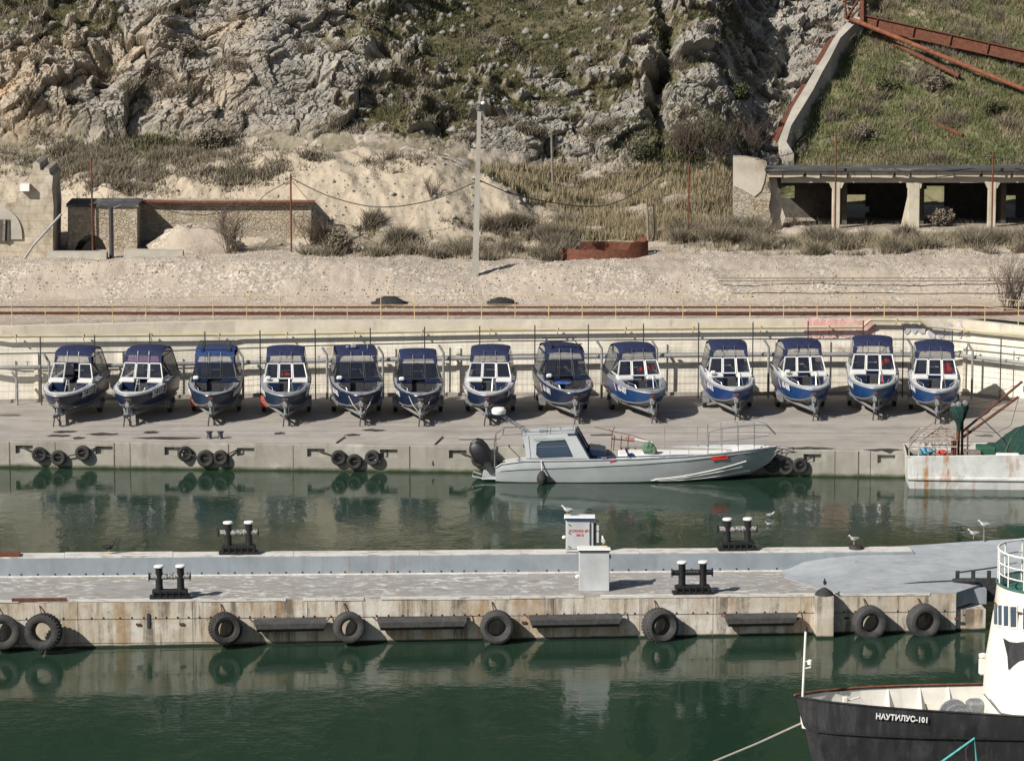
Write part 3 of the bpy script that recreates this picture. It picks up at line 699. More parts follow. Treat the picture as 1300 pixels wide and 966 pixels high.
# ---------------------------------------------------------------- trailered patrol boats (bow towards -y)
ST = [  # y, gunwale half beam, chine half beam, chine z, keel z, gunwale z
 (-3.05, .10, .04, 1.22, 1.10, 1.47), (-2.90, .33, .14, 1.04, .90, 1.48), (-2.60, .60, .32, .90, .74, 1.49), (-2.15, .84, .56, .80, .60, 1.50),
 (-1.5, 1.01, .79, .73, .53, 1.51), (-.7, 1.10, .93, .70, .50, 1.51), (.6, 1.13, .99, .69, .49, 1.50), (2.45, 1.08, .97, .69, .49, 1.48)]
def boat_mesh_parts(frame, canopy_kind, hullmat, deckmat, canvas, root, door_open=False, numtxt=None, stripe=True, vinyl='glass_clear'):
    fr = M['boat_white'] if frame == 'white' else M['dark_frame']
    h = MB()
    secs = []; low = []
    for y, b_, c_, cz, kz, gz in ST:
        mid = (b_ * .72 + c_ * .28 + .02, cz + (gz - cz) * .5)
        right = [(c_, y, cz), (mid[0], y, mid[1]), (b_, y, gz)]
        secs.append([(-x, yy, z) for x, yy, z in reversed(right)] )
        low.append((y, c_, cz, kz))
    h.mat(0)
    L = [[(-b_, y, gz), (-(b_ * .72 + c_ * .28 + .02), y, cz + (gz - cz) * .5), (-c_ * 1.03, y - .0, cz + .03)] for y, b_, c_, cz, kz, gz in ST]
    h.loft([[Vector(p) for p in s] for s in L]); h.loft([[Vector((-p[0], p[1], p[2])) for p in reversed(s)] for s in L])
    h.mat(1)
    Lb = [[(-c_ * 1.03, y, cz + .03), (-c_ * 1.06, y, cz - .02), (-c_ * .55, y, (cz + kz) / 2 - .01), (0, y + .02, kz), (c_ * .55, y, (cz + kz) / 2 - .01), (c_ * 1.06, y, cz - .02), (c_ * 1.03, y, cz + .03)] for y, b_, c_, cz, kz, gz in ST]
    h.loft(Lb)
    # stem and transom
    h.mat(0); s0 = L[0]; h.add([s0[0], s0[1], s0[2], (0, -3.07, 1.15), (-s0[2][0], s0[2][1], s0[2][2]), (-s0[1][0], s0[1][1], s0[1][2]), (-s0[0][0], s0[0][1], s0[0][2])], [(0, 1, 2, 3, 4, 5, 6)])
    s1 = L[-1]; h.add([s1[0], s1[1], s1[2], (0, 2.45, .49), (-s1[2][0], 2.45, s1[2][2]), (-s1[1][0], 2.45, s1[1][2]), (-s1[0][0], 2.45, s1[0][2])], [(6, 5, 4, 3, 2, 1, 0)])
    hull = h.build('hull', [hullmat, M['alu']], root, True)
    # rub rail
    g = MB(); g.tube([(-b_ - .015, y, gz - .05) for y, b_, c_, cz, kz, gz in reversed(ST)] + [(b_ + .015, y, gz - .05) for y, b_, c_, cz, kz, gz in ST], .038, 6)
    g.build('rub_rail', M['alu_grey'] if frame == 'white' else M['hull_navy'], root, True)
    # side decks with the open bow well
    d = MB()
    inner = [(min(b_ - .17, .86) if b_ > .5 else .0) for y, b_, *_ in ST]
    for i in range(len(ST) - 1):
        y0, b0, _, _, _, z0 = ST[i]; y1, b1, _, _, _, z1 = ST[i + 1]
        i0 = max(inner[i], .02); i1 = max(inner[i + 1], .02)
        if i < 2: i0 = .01; i1 = .01 if i < 1 else .43
        for s in (-1, 1):
            a_, b2 = (s * b0, y0, z0), (s * b1, y1, z1); c2, d2 = (s * i1, y1, z1 + .03), (s * i0, y0, z0 + .03)
            d.quad(a_, b2, c2, d2)
            if i >= 2: d.quad(d2, c2, (s * i1, y1, z1 - .12), (s * i0, y0, z0 - .12))
    d.quad((-.43, -2.60, 1.52), (.43, -2.60, 1.52), (.43, -2.60, 1.2), (-.43, -2.60, 1.2))
    d.quad((-1.0, 2.5, 1.5), (1.0, 2.5, 1.5), (1.0, 2.2, 1.5), (-1.0, 2.2, 1.5))
    d.build('deck', deckmat, root)
    w = MB(); w.loft([[(-.42, -2.58, 1.12), (.42, -2.58, 1.12)], [(-.66, -2.1, 1.12), (.66, -2.1, 1.12)], [(-.84, -1.0, 1.12), (.84, -1.0, 1.12)], [(-.86, 2.2, 1.0), (.86, 2.2, 1.0)]])
    for s in (-1, 1): w.loft([[(s * .42, -2.58, 1.12), (s * .42, -2.58, 1.42)], [(s * .66, -2.12, 1.12), (s * .67, -2.12, 1.42)], [(s * .86, -1.0, 1.12), (s * .86, -1.0, 1.42)], [(s * .86, 2.2, 1.0), (s * .86, 2.2, 1.42)]])
    w.build('cockpit_floor', M['cockpit'] if frame == 'dark' else M['alu_grey'], root)
    for s in (-1, 1):
        bs_ = MB(); bs_.box((s * .58, -1.5, 1.22), (.34, .9, .12), Euler((0, 0, s * R(-8))), .03); bs_.build('bow_seat', M['seat'], root)
        se = MB(); se.box((s * .45, .75, 1.45), (.46, .46, .10), None, .03); se.box((s * .45, 1.0, 1.78), (.46, .12, .55), Euler((R(-8), 0, 0)), .04); se.tube([(s * .45, .75, 1.0), (s * .45, .75, 1.42)], .05)
        se.build('seat', M['seat'], root)
    # console bulkhead under the windscreen: two boxes with the walk-through between
    for s in (-1, 1):
        c_ = MB(); c_.box((s * .66, -.42, 1.595), (.72, .54, .15), None, .03); c_.build('console', M['boat_white'] if frame == 'white' else M['hull_navy'], root)
    for s in (-1, 1):
        cb = MB(); cb.box((s * .66, -.66, 1.34), (.68, .06, .34), None, .01); cb.build('bulkhead', M['hull_navy'] if frame == 'white' else M['cockpit'], root)
    cb = MB(); cb.box((0, -.50, 1.22), (.58, .04, .50)); cb.build('companionway', M['cockpit'], root)
    # windscreen: frames as bars round three panes, raked back
    def wp(x, t, off=0): return (x, -.50 + t * .30 - off, 1.69 + t * .62)
    ws = MB(); T = .032 if frame == 'white' else .024
    panes = [(-.98, -.36, -.84, -.33), (-.29, .29, -.27, .27), (.36, .98, .33, .84)]
    gm = M['glass_dark']; wf = None
    for k, (b0, b1, t0, t1) in enumerate(panes):
        if k == 1 and door_open: continue
        loop = [wp(b0, 0), wp(b1, 0), wp(t1, 1), wp(t0, 1), wp(b0, 0)]
        for i in range(4): ws.tube([loop[i], loop[i + 1]], T, 4)
    ws.tube([wp(-.98, 0), (-1.0, .75, 1.66)], T, 4); ws.tube([wp(.98, 0), (1.0, .75, 1.66)], T, 4); ws.tube([wp(-.84, 1), (-1.0, .75, 1.66)], T * .9, 4); ws.tube([wp(.84, 1), (1.0, .75, 1.66)], T * .9, 4)
    wf = ws.build('windscreen', fr, root)
    for k, (b0, b1, t0, t1) in enumerate(panes):
        if k == 1 and door_open: continue
        p = MB(); p.quad(wp(b0 + .02, .02), wp(b1 - .02, .02), wp(t1 - .02, .98), wp(t0 + .02, .98)); p.build('pane', gm, wf)
    for s in (-1, 1):
        p = MB(); p.add([wp(s * .97, .03), (s * .99, .71, 1.66), wp(s * .85, .97)], [(0, 1, 2)]); p.build('pane', gm, wf)
    # steering wheel and dash
    sw = MB(); sw.lathe([(.17, 0), (.19, .012), (.17, .024), (.15, .012), (.17, 0)], (.45, -.05, 1.80), 14, Euler((R(60), 0, 0)).to_matrix())
    sw.tube([(.45, -.05, 1.80), (.45, -.22, 1.70)], .02); sw.build('steering_wheel', M['black_paint'], root)
    # canopy
    top = {'round': 2.93, 'flat': 2.90, 'slope': 2.93, 'low': 2.84}[canopy_kind]
    hw = .88
    def arch(y, zt, half, crown, n_=9):
        return [(half * math.sin((k / (n_ - 1) - .5) * math.pi * .94) / math.sin(.47 * math.pi), y, zt - (1 - math.cos((k / (n_ - 1) - .5) * 2 * math.pi * .30)) * crown * 1.4) for k in range(n_)]
    cr = {'round': .20, 'flat': .10, 'slope': .13, 'low': .14}[canopy_kind]
    A = [arch(-.05, top - .28, .83, cr * .4), arch(.02, top - .13, .86, cr * .8), arch(.18, top - .03, .87, cr), arch(.6, top, .88, cr), arch(1.2, top - .02, .88, cr), arch(1.65, top - .10, .88, cr), arch(1.8, top - .25, .87, cr)]
    if canopy_kind == 'slope':
        A = [[(x, y, z - .10 * max(0, x)) for x, y, z in s] for s in A]
    cv = MB(); cv.loft(A)
    # front band: rails round the three clear panes
    zt, zb, yt, yb = top - .30 - cr * .15, 2.35, -.05, -.17
    def fp(x, t): return (x, yb + (yt - yb) * t, zb + (zt - zb) * t)
    cv.tube([fp(-.84, 0), fp(.84, 0)], .03, 4); 
    for s in (-1, 1):
        cv.add([fp(s * .86, 0), fp(s * .76, 0), fp(s * .68, 1.02), fp(s * .83, 1.05), (s * .87, .22, top - .30), (s * .90, .18, 2.35)], [(0, 1, 2, 3), (0, 3, 4, 5)])
        cv.add([(s * .90, .20, 2.35), (s * .90, .10, 2.35), (s * 1.04, .75, 1.55), (s * 1.04, .92, 1.55)], [(0, 1, 2, 3)])
        cv.add([(s * .88, 1.70, top - .32), (s * .88, 1.81, top - .32), (s * 1.03, 2.40, 1.50), (s * 1.03, 2.20, 1.50)], [(0, 1, 2, 3)])
        cv.add([(s * .885, .05, top - .12 - cr), (s * .885, 1.75, top - .2 - cr), (s * .90, 1.80, top - .42), (s * .90, .05, top - .36)], [(0, 1, 2, 3)])
    cv.quad((-.9, 1.83, top - .2), (.9, 1.83, top - .2), (.93, 1.92, 2.25), (-.93, 1.92, 2.25)) if canopy_kind == 'flat' else None
    cv.quad((-.98, 2.30, 1.85), (.98, 2.30, 1.85), (1.03, 2.42, 1.50), (-1.03, 2.42, 1.50))
    can = cv.build('canopy', canvas, root, True)
    vm = M[vinyl]
    for a0, a1, b0, b1 in ((-.75, -.29, -.67, -.27), (-.27, .27, -.25, .25), (.29, .75, .27, .67)):
        p = MB(); p.quad(fp(a0, .08), fp(a1, .08), fp(b1, 1), fp(b0, 1)); p.build('clear_window', vm, can)
    for s in (-1, 1):
        p = MB(); p.quad((s * .90, .06, 2.22), (s * 1.04, .76, 1.53), (s * 1.03, 2.19, 1.53), (s * .90, 1.78, top - .42)); p.add([(s * .90, .06, 2.22), (s * .90, 1.78, top - .42), (s * .90, .06, top - .38)], [(0, 1, 2)]); p.build('side_curtain', M['glass_grey'], can)
    p = MB(); p.quad((-.88, 1.82, top - .30), (.88, 1.82, top - .30), (.97, 2.29, 1.87), (-.97, 2.29, 1.87)); p.build('rear_window', vm, can)
    # canopy bows in front of the canvas
    for s in (-1, 1):
        bw = MB(); bw.tube([(s * .27, -.21, 2.33), (s * .26, -.10, top - .24), (s * .26, -.02, top - .10)], .013, 5)
        bw.build('canopy_bow', M['chrome'] if frame == 'white' else M['alu_grey'], root)
    # hand rails on the bow, ladder
    for s in (-1, 1):
        hr = MB(); pr = [(s * .88, -1.15, 1.52), (s * .86, -1.25, 1.66), (s * .76, -1.95, 1.66), (s * .60, -2.3, 1.64), (s * .56, -2.38, 1.52)]
        hr.tube(pr, .017, 5); hr.tube([(s * .80, -1.8, 1.66), (s * .81, -1.8, 1.52)], .014, 5); hr.build('hand_rail', M['chrome'], root)
    # outboard
    ob = MB(); ob.box((0, 2.86, 1.55), (.42, .52, .46), None, .1); ob.box((0, 2.86, 1.0), (.24, .34, .8), None, .05); ob.box((0, 2.84, .62), (.06, .5, .24), None, .02)
    ob.build('outboard_motor', M['black_paint'], root)
    # registration on both bows, red-white slash
    if numtxt:
        for s in (-1, 1):
            i0, i1 = (3, 5)
            y0, b0, c0, cz0, k0, g0 = ST[i0]; y1, b1, c1, cz1, k1, g1 = ST[i1]
            P0 = Vector((s * (b0 * .88 + c0 * .12), y0, g0 - .20)); P1 = Vector((s * (b1 * .88 + c1 * .12), y1, g1 - .20))
            if s < 0: xa = (P0 - P1)
            else: xa = (P1 - P0)
            nrm = Vector((s * 1.0, -.45, -.25)).normalized()
            o_ = (P0 * .55 + P1 * .45) + nrm * .10
            ya = Vector((s * .22, 0, 1))
            Mx = frame_m(o_, xa, ya)
            text_mesh('registration_number', numtxt, .40, M['white_text'], root, Mx, .86, .003, .004)
            st = MB()
            back = -xa.normalized() if s < 0 else xa.normalized()
            for k, cc in enumerate((0, 1)):
                st.mat(cc); q0 = o_ + back * (.80 + .07 * k) ; upv = ya.normalized()
                st.quad(q0 + upv * -.20 + back * -.06, q0 + upv * -.20 + back * -.0, q0 + upv * .17 + back * .09, q0 + upv * .17 + back * .03)
            st.build('hull_stripe', [M['white_text'], M['red_text']], root)
def ladder(root, x=.22, y=-2.15):
    l = MB(); l.tube([(x - .05, y - .35, 1.50), (x - .02, y, 2.0), (x + .06, y, 2.0), (x + .16, y - .3, 1.50)], .022, 5); l.tube([(x - .03, y - .1, 1.8), (x + .1, y - .1, 1.8)], .018, 5)
    l.build('bow_ladder', M['chrome'], root)

def trailer(root, mud='grey'):
    f = MB()
    # main rails, v-shaped draw bar, cross members
    for s in (-1, 1):
        f.box((s * .78, 1.2, .52), (.08, 3.0, .12), None, .01)
        f.tube([(s * .78, -.35, .52), (s * .78, -.8, .52), (s * .05, -3.3, .46)], .07, 4)
    for y, z in ((-.6, .52), (.4, .50), (1.4, .50), (2.6, .52)): f.box((0, y, z), (1.62, .09, .09), None, .01)
    f.box((0, -2.55, .50), (.14, 1.5, .10), None, .01); f.box((0, -3.45, .47), (.15, .60, .13), None, .02); f.box((0, -3.1, .50), (.40, .16, .05), None, .01)
    f.box((0, .55, .36), (1.86, .09, .09), None, .01)
    f.build('frame', M['steel'], root)
    for s in (-1, 1):                                   # keel and bilge supports
        bk = MB(); bk.box((s * .55, .9, .62), (.10, 1.5, .07), Euler((0, R(-14) * s, 0)), .01); bk.tube([(s * .55, .4, .52), (s * .55, .4, .70)], .03); bk.tube([(s * .55, 1.4, .52), (s * .55, 1.4, .70)], .03)
        bk.build('bunk', M['rubber_dry'], root)
    for s in (-1, 1):
        w = MB(); Mx = Euler((0, R(90), 0)).to_matrix()
        w.lathe([(.17, -.08), (.24, -.095), (.31, -.085), (.325, -.05), (.325, .05), (.31, .085), (.24, .095), (.17, .08), (.17, -.08)], (s * 1.02, .55, .325), 22, Mx)
        wh = w.build('wheel', M['rubber'], root, True)
        r_ = MB(); r_.lathe([(0, s * .05), (.06, s * .06), (.09, s * .03), (.17, s * .05), (.175, s * .085)], (s * 1.02, .55, .325), 18, Mx); r_.build('rim', M['steel'], wh, True)
        g = MB(); prof = [(-.46, .36), (-.42, .60), (-.22, .72), (.22, .72), (.42, .60), (.46, .36)]
        g.loft([[(s * .90, .55 + y, z) for y, z in prof], [(s * 1.15, .55 + y, z) for y, z in prof]])
        g.loft([[(s * 1.15, .55 + y, z) for y, z in prof], [(s * 1.15, .55 + y, z - .04) for y, z in prof]])
        g.box((s * 1.0, .05, .47), (.30, .03, .34))
        mg = g.build('mudguard', M['red_plastic'] if (mud == 'red' and s < 0) else M['steel'], root)
        if mud == 'red' and s < 0: mg['label'] = 'faded red mudguard'
    p = MB(); p.tube([(0, -3.12, .52), (0, -3.16, 1.10)], .065, 4); p.box((.0, -3.16, .90), (.20, .22, .20), None, .03); p.tube([(-.12, -2.9, .95), (.12, -2.9, .95)], .06, 8); p.tube([(.12, -2.9, .95), (.16, -3.02, .86), (.22, -3.02, .86)], .015, 5)
    p.box((0, -2.98, 1.14), (.24, .14, .05)); p.tube([(0, -2.55, .52), (0, -2.86, .9)], .03, 4)
    p.build('winch_post', M['steel'], root)
    r_ = MB(); r_.tube([(-.09, -3.18, 1.16), (.09, -3.18, 1.16)], .06, 8); r_.build('bow_roller', M['rust'], root)
    j = MB(); j.tube([(.16, -3.38, .24), (.16, -3.38, .88)], .032, 6); j.tube([(.16, -3.38, .88), (.30, -3.38, .92)], .014, 5); j.box((.1, -3.38, .5), (.12, .06, .08)); j.tube([(.16, -3.38, .24), (.16, -3.36, .10)], .02, 5)
    j.build('jockey_stand', M['dark_steel'], root)
    jw = MB(); jw.lathe([(.03, -.04), (.10, -.04), (.11, 0), (.10, .04), (.03, .04)], (.16, -3.36, .11), 14, Euler((0, R(90), 0)).to_matrix()); jw.build('jockey_wheel', M['rubber'], root, True)
    cpl = MB(); cpl.box((0, -3.72, .50), (.10, .18, .12), None, .03); cpl.tube([(0, -3.6, .50), (0, -3.82, .50)], .035, 8); cpl.build('coupling', M['dark_steel'], root)
    # safety props: the folded stand legs under the coupling
    pl = MB()
    for s in (-1, 1): pl.tube([(s * .05, -3.5, .44), (s * .20 + .1, -3.55, .0)], .028, 4)
    pl.build('prop_stand', M['dark_steel'], root)

# photo x of the canopy centre, x of the bow tip, row of the jockey wheel, and looks
BO = [
 (92, 78, 541, 'white', 'round', 'hull_navy', 'navy', 'BG-5331', dict(door=1)),
 (182, 166, 541, 'white', 'round', 'hull_navy', 'navy', 'BG-5332', dict(v='purple')),
 (271, 272, 540, 'dark', 'flat', 'hull_slate', 'blue_canvas', '60-006', dict(mud='red', rack=1)),
 (361, 366, 541, 'white', 'round', 'hull_slate', 'navy', '60-002', dict(mud='red', red='mid')),
 (451, 462, 540, 'dark', 'flat', 'hull_navy', 'navy', '60-003', dict(lamp=1, strap=1)),
 (530, 536, 541, 'dark', 'low', 'hull_navy', 'navy', '60-005', dict(strap=1)),
 (622, 618, 540, 'white', 'round', 'hull_navy', 'navy', 'BG-5337', {}),
 (716, 731, 538, 'dark', 'slope', 'hull_navy', 'navy', '61-001', dict(rack=1, tarp=1)),
 (808, 828, 537, 'white', 'round', 'hull_blue', 'navy', '60-007', dict(red='right')),
 (926, 932, 535, 'white', 'round', 'hull_mid', 'navy', '60-010', {}),
 (1020, 1030, 534, 'white', 'round', 'hull_blue', 'navy', '60-008', {}),
 (1111, 1105, 533, 'white', 'round', 'hull_blue', 'navy', '60-009', dict(red='top', bowred=1)),
 (1190, 1183, 538, 'white', 'round', 'hull_blue', 'navy', '60-001', dict(red='big')),
]
ORD = ['first', 'second', 'third', 'fourth', 'fifth', 'sixth', 'seventh', 'eighth', 'ninth', 'tenth', 'eleventh', 'twelfth', 'last']
BL = [
 'navy boat with white windscreen frames and its middle door open, leftmost of the row',
 'navy boat with white frames and purple tinted canopy windows, second from left',
 'dark framed boat under a brighter blue flat canopy with roof rack, by red mudguard',
 'slate blue boat with a red jacket behind its middle windscreen pane',
 'dark framed navy boat with a small grey lamp box on its flat canopy',
 'dark framed navy boat with a low rounded canopy, strapped down at the bow',
 'navy boat with white frames and rounded canopy, standing directly behind the radar dome',
 'dark framed navy boat marked 61-001 with blue tarp on bow and sloping canopy',
 'bright blue boat marked 60-007 with red bags behind its right panes, turned to the right',
 'mid blue boat with white frames, first right of the widest gap in the row',
 'bright blue boat with white frames and dark empty panes, below the pink graffiti',
 'bright blue boat with red cloth high in its right pane and red bow flag',
 'bright blue boat with large red jacket filling its right pane, rightmost of the row',
]
TL = [
 'galvanised boat trailer under the leftmost navy boat',
 'galvanised boat trailer under the boat with purple tinted canopy windows',
 'galvanised trailer with faded red left mudguard under the boat with bright blue flat canopy',
 'galvanised trailer with faded red left mudguard under the slate blue boat with red jacket',
 'galvanised boat trailer under the dark framed boat with a lamp box on its roof',
 'galvanised boat trailer under the dark framed boat with light edged low canopy',
 'galvanised boat trailer just behind the white radar dome of the moored boat',
 'galvanised boat trailer under the boat marked 61-001',
 'galvanised boat trailer turned to the right under the boat marked 60-007',
 'galvanised boat trailer under the mid blue boat right of the widest gap',
 'galvanised boat trailer under the bright blue boat below the pink graffiti',
 'galvanised boat trailer under the bright blue boat with red cloth high in its pane',
 'galvanised boat trailer under the rightmost boat, behind the trawler cage',
]
M['glass_purple'] = glassy('purple_vinyl', (.10, .06, .13), .8, .2)
proto_tr = {}
GB, GT = 'blue patrol boats parked on trailers along the wall', 'boat trailers parked along the wall'
for i, (xc, xb, rj, frame, ck, hm, cm, num, ex) in enumerate(BO):
    jack = PZ((xc + (xb - xc) * 1.15), rj, QZ)
    # bow tip is 3.3 m in front of the canopy: yaw from the sideways shift
    sc = FPX / (jack.y * CP + 4.6)
    yaw = math.asin(max(-.5, min(.5, (xb - xc) / sc / 3.7)))
    jl = Vector((0, -3.38, 0)); jl.rotate(Euler((0, 0, yaw)))
    loc = Vector((PZ(xc, 520, QZ).x, jack.y - jl.y, QZ)); loc.x -= 0
    offc = Vector((0, .2, 0)); offc.rotate(Euler((0, 0, yaw))); loc.x = (xc - W / 2) / sc * 1.012 - offc.x
    root = thing('motor_boat', BL[i], 'boat', loc, yaw, GB); root.rotation_euler = (R(2.6), 0, yaw); root.location.z += .02; k_ = [1, .99, 1.02, .98, 1.03, .96, 1, 1.02, 1.01, .98, 1, 1.02, 1][i]; root.scale = (k_, k_, [1, 1.01, .99, 1.0, 1.0, .98, 1, 1.02, 1.01, 1.03, 1.04, 1.07, 1.04][i])
    boat_mesh_parts(frame, ck, M[hm], M['alu_grey'] if frame == 'dark' else M['boat_deck'] if i in (0, 1, 6, 9, 10, 11, 12) else M['alu_grey'], M[cm], root, bool(ex.get('door')), num, True,
                    'glass_purple' if ex.get('v') else 'glass_clear')
    if frame == 'white': ladder(root, .24 if i != 3 else .2)
    if ex.get('rack'):
        a = MB(); z = 2.98
        for s in (-1, 1): a.tube([(s * .6, .0, z), (s * .6, 1.7, z)], .025, 5)
        for y in (.05, .85, 1.6): a.tube([(-.78, y, z + .02), (.78, y, z + .02)], .025, 5)
        for s in (-1, 1):
            for y in (.05, 1.6): a.tube([(s * .6, y, z), (s * .6, y, z - .16)], .02, 5)
        a.build('roof_rack', M['dark_steel'], root)
    if ex.get('lamp'):
        a = MB(); a.box((-.12, .3, 3.0), (.24, .2, .16), None, .03); a.box((-.38, .3, 2.96), (.14, .14, .1), None, .03); a.tube([(.5, .3, 2.85), (.5, .3, 3.1)], .03, 6); a.build('roof_lamp', M['alu_grey'], root)
    if ex.get('strap'):
        a = MB(); a.tube([(-.62, -2.45, 1.53), (-.35, -2.97, 1.0), (-.05, -3.1, .62)], .018, 4); a.tube([(.62, -2.45, 1.53), (.35, -2.97, 1.0), (.05, -3.1, .62)], .018, 4); a.build('tie_down_strap', M['rope'], root)
    rr = random.Random(i)
    def lump(mb, c, s, seed):
        r2 = random.Random(seed); sec = []
        for a_ in range(7):
            t = a_ / 6; rad = math.sin(math.pi * (t * .92 + .04))
            sec.append([(c[0] + s[0] * .5 * rad * math.cos(2 * math.pi * k / 10) * r2.uniform(.8, 1.15), c[1] + s[1] * .5 * rad * math.sin(2 * math.pi * k / 10) * r2.uniform(.8, 1.1), c[2] + s[2] * (t - .5)) for k in range(10)])
        mb.loft(sec, True, True, True)
    if ex.get('red'):
        kind = ex['red']
        jl_ = {'mid': 'red jacket lying behind the middle windscreen pane of the slate blue boat', 'right': 'red bags behind the right panes of the boat marked 60-007', 'top': 'red cloth hanging high behind the right pane of the second boat from the right',
              'big': 'large red jacket hanging behind the right pane of the rightmost boat'}[kind]
        t = MB()
        if kind == 'mid': lump(t, (.02, -.18, 1.80), (.46, .22, .22), 1); lump(t, (-.1, -.20, 1.92), (.2, .18, .18), 2)
        if kind == 'right': lump(t, (.60, -.10, 1.98), (.52, .22, .26), 3); lump(t, (.15, -.10, 1.88), (.26, .22, .34), 4)
        if kind == 'top': lump(t, (.58, -.12, 2.16), (.36, .2, .30), 5); lump(t, (.45, -.16, 2.04), (.14, .16, .22), 6)
        if kind == 'big': lump(t, (.60, -.18, 1.94), (.50, .2, .34), 7); lump(t, (.58, -.10, 2.14), (.34, .2, .34), 8); lump(t, (.46, -.20, 1.82), (.2, .18, .16), 9)
        o = t.build('jacket', M['red_cloth'], None, True); o.location = loc; o.rotation_euler = (0, 0, yaw); tag(o, jl_, 'jacket', 'red clothes and bags inside the boats')
    if ex.get('bowred'):
        t = MB(); t.tube([(.33, -2.1, 1.5), (.30, -2.1, 2.02)], .012, 5); t.add([(.34, -2.11, 1.52), (.42, -2.13, 1.55), (.36, -2.13, 1.92), (.31, -2.11, 1.95)], [(0, 1, 2, 3), (3, 2, 1, 0)])
        o = t.build('flag', M['red_cloth']); o.location = loc; o.rotation_euler = (0, 0, yaw); tag(o, 'small furled red flag on the bow of the second boat from the right', 'flag')
    if ex.get('tarp'):
        t = MB(); lump(t, (-.38, -1.75, 1.58), (.8, .5, .20), 11); lump(t, (-.12, -2.0, 1.60), (.4, .34, .18), 12)
        o = t.build('folded_tarp', M['blue_cloth'], None, True); o.location = loc; o.rotation_euler = (0, 0, yaw); tag(o, 'crumpled blue tarp lying in the bow of the boat marked 61-001', 'tarp')
    if i in (2, 7, 4, 5, 9, 10, 3):
        t = MB(); t.box((-.80, -.72, 1.76), (.26, .12, .18), None, .05)
        t.build('search_light', M['boat_white'], root)
    mud = ex.get('mud', 'grey')
    if mud not in proto_tr:
        tr = thing('boat_trailer', TL[i], 'trailer', loc, yaw, GT); trailer(tr, mud); proto_tr[mud] = tr
    else:
        tr = dup(proto_tr[mud]); tr.location = loc; tr.rotation_euler = (0, 0, yaw); tag(tr, TL[i], 'trailer', GT)

# ---------------------------------------------------------------- pipes, fence and posts along the wall
def wall_run(rows, off, step=20):
    xs = [r[0] for r in rows]; out = []
    px = xs[0]
    pts_ = sorted(set(list(range(int(xs[0]), int(xs[-1]), step)) + [int(x) for x in xs]))
    for p_ in pts_: out.append(wallpt(p_, float(np.interp(p_, xs, [r[1] for r in rows])), off))
    return out
a = MB(); run = wall_run([(-60, 427.5), (0, 427), (300, 425), (640, 419), (960, 416), (1095, 415), (1105, 406), (1168, 407), (1178, 414), (1300, 426), (1380, 434)], -.28)
a.tube(run, .075, 8); t = thing('pipe', 'long pale yellow pipe carried along the upper part of the wall', 'pipe'); a.build('pipe_run', M['yellow_pipe'], t, True)
a = MB()
for px in range(20, 1300, 86):
    r_ = float(np.interp(px, [0, 300, 640, 960, 1095, 1105, 1168, 1178, 1300], [427, 425, 419, 416, 415, 406, 407, 414, 426]))
    p = wallpt(px, r_, -.28); a.tube([p + Vector((0, 0, -.09)), p + Vector((0, .24, -.30))], .018, 4); a.box(p + Vector((0, 0, 0)), (.05, .19, .19))
tag(a.build('pipe_bracket', M['yellow'], t), kind='stuff')
a = MB(); run = wall_run([(-60, 467), (60, 466), (300, 460), (640, 454), (960, 450), (1215, 451), (1300, 461), (1380, 470)], -.45)
a.tube(run, .10, 8); t = thing('pipe', 'thick grey pipe running behind the boats at mid height of the wall', 'pipe'); a.build('pipe_run', M['grey_pipe'], t, True)
a = MB()
for px in range(35, 1300, 74):
    r_ = float(np.interp(px, [0, 300, 640, 960, 1215, 1300], [466, 460, 454, 450, 451, 461])); p = wallpt(px, r_, -.45)
    a.box(p + Vector((0, 0, .14)), (.06, .06, .16)); a.box(p + Vector((0, 0, .22)), (.2, .08, .03))
tag(a.build('valve', M['grey_pipe'], t), kind='stuff')
a = MB(); a.tube(wall_run([(-60, 450), (200, 446), (400, 439), (640, 433), (960, 430.5), (1190, 431), (1300, 442), (1380, 448)], -.62), .03, 6)
tag(a.build('handrail_pipe', M['dark_steel']), 'thin dark rail above the thick grey pipe on the wall', 'rail')
fx = [-20, 51, 120, 190, 260, 330, 400, 470, 539, 609, 679, 747, 817, 887, 956, 1026, 1096, 1147, 1209, 1271, 1330]
mf = thing('mesh_fence', 'thin wire mesh fence on tall dark posts between boats and wall', 'fence')
tops = []
for i, px in enumerate(fx):
    r0 = float(np.interp(px, [0, 260, 540, 887, 1096, 1190, 1271], [429, 421, 415, 410, 407, 417, 430]))
    Y = wall_py(px) - .95; bx = PY(px, r0, Y)
    a = MB(); a.tube([(bx.x, Y, QZ), (bx.x, Y, bx.z)], .032, 6); a.build('post', M['dark_steel'], mf); tops.append((bx.x, Y, bx.z))
a = MB()
for i in range(len(tops) - 1):
    p0 = Vector(tops[i]); p1 = Vector(tops[i + 1]); z1 = min(p0.z, p1.z) - .3
    for k in range(11):
        z = QZ + .1 + (z1 - QZ - .1) * k / 10; a.tube([(p0.x, p0.y, z), (p1.x, p1.y, z)], .0045, 3, False)
    L_ = (p1 - p0).length; nn = int(L_ / .22)
    for k in range(nn):
        q0 = p0.lerp(p1, (k + .5) / nn); a.tube([(q0.x, q0.y, QZ + .1), (q0.x, q0.y, z1)], .003, 3, False)
a.build('wire_mesh', M['steel'], mf)
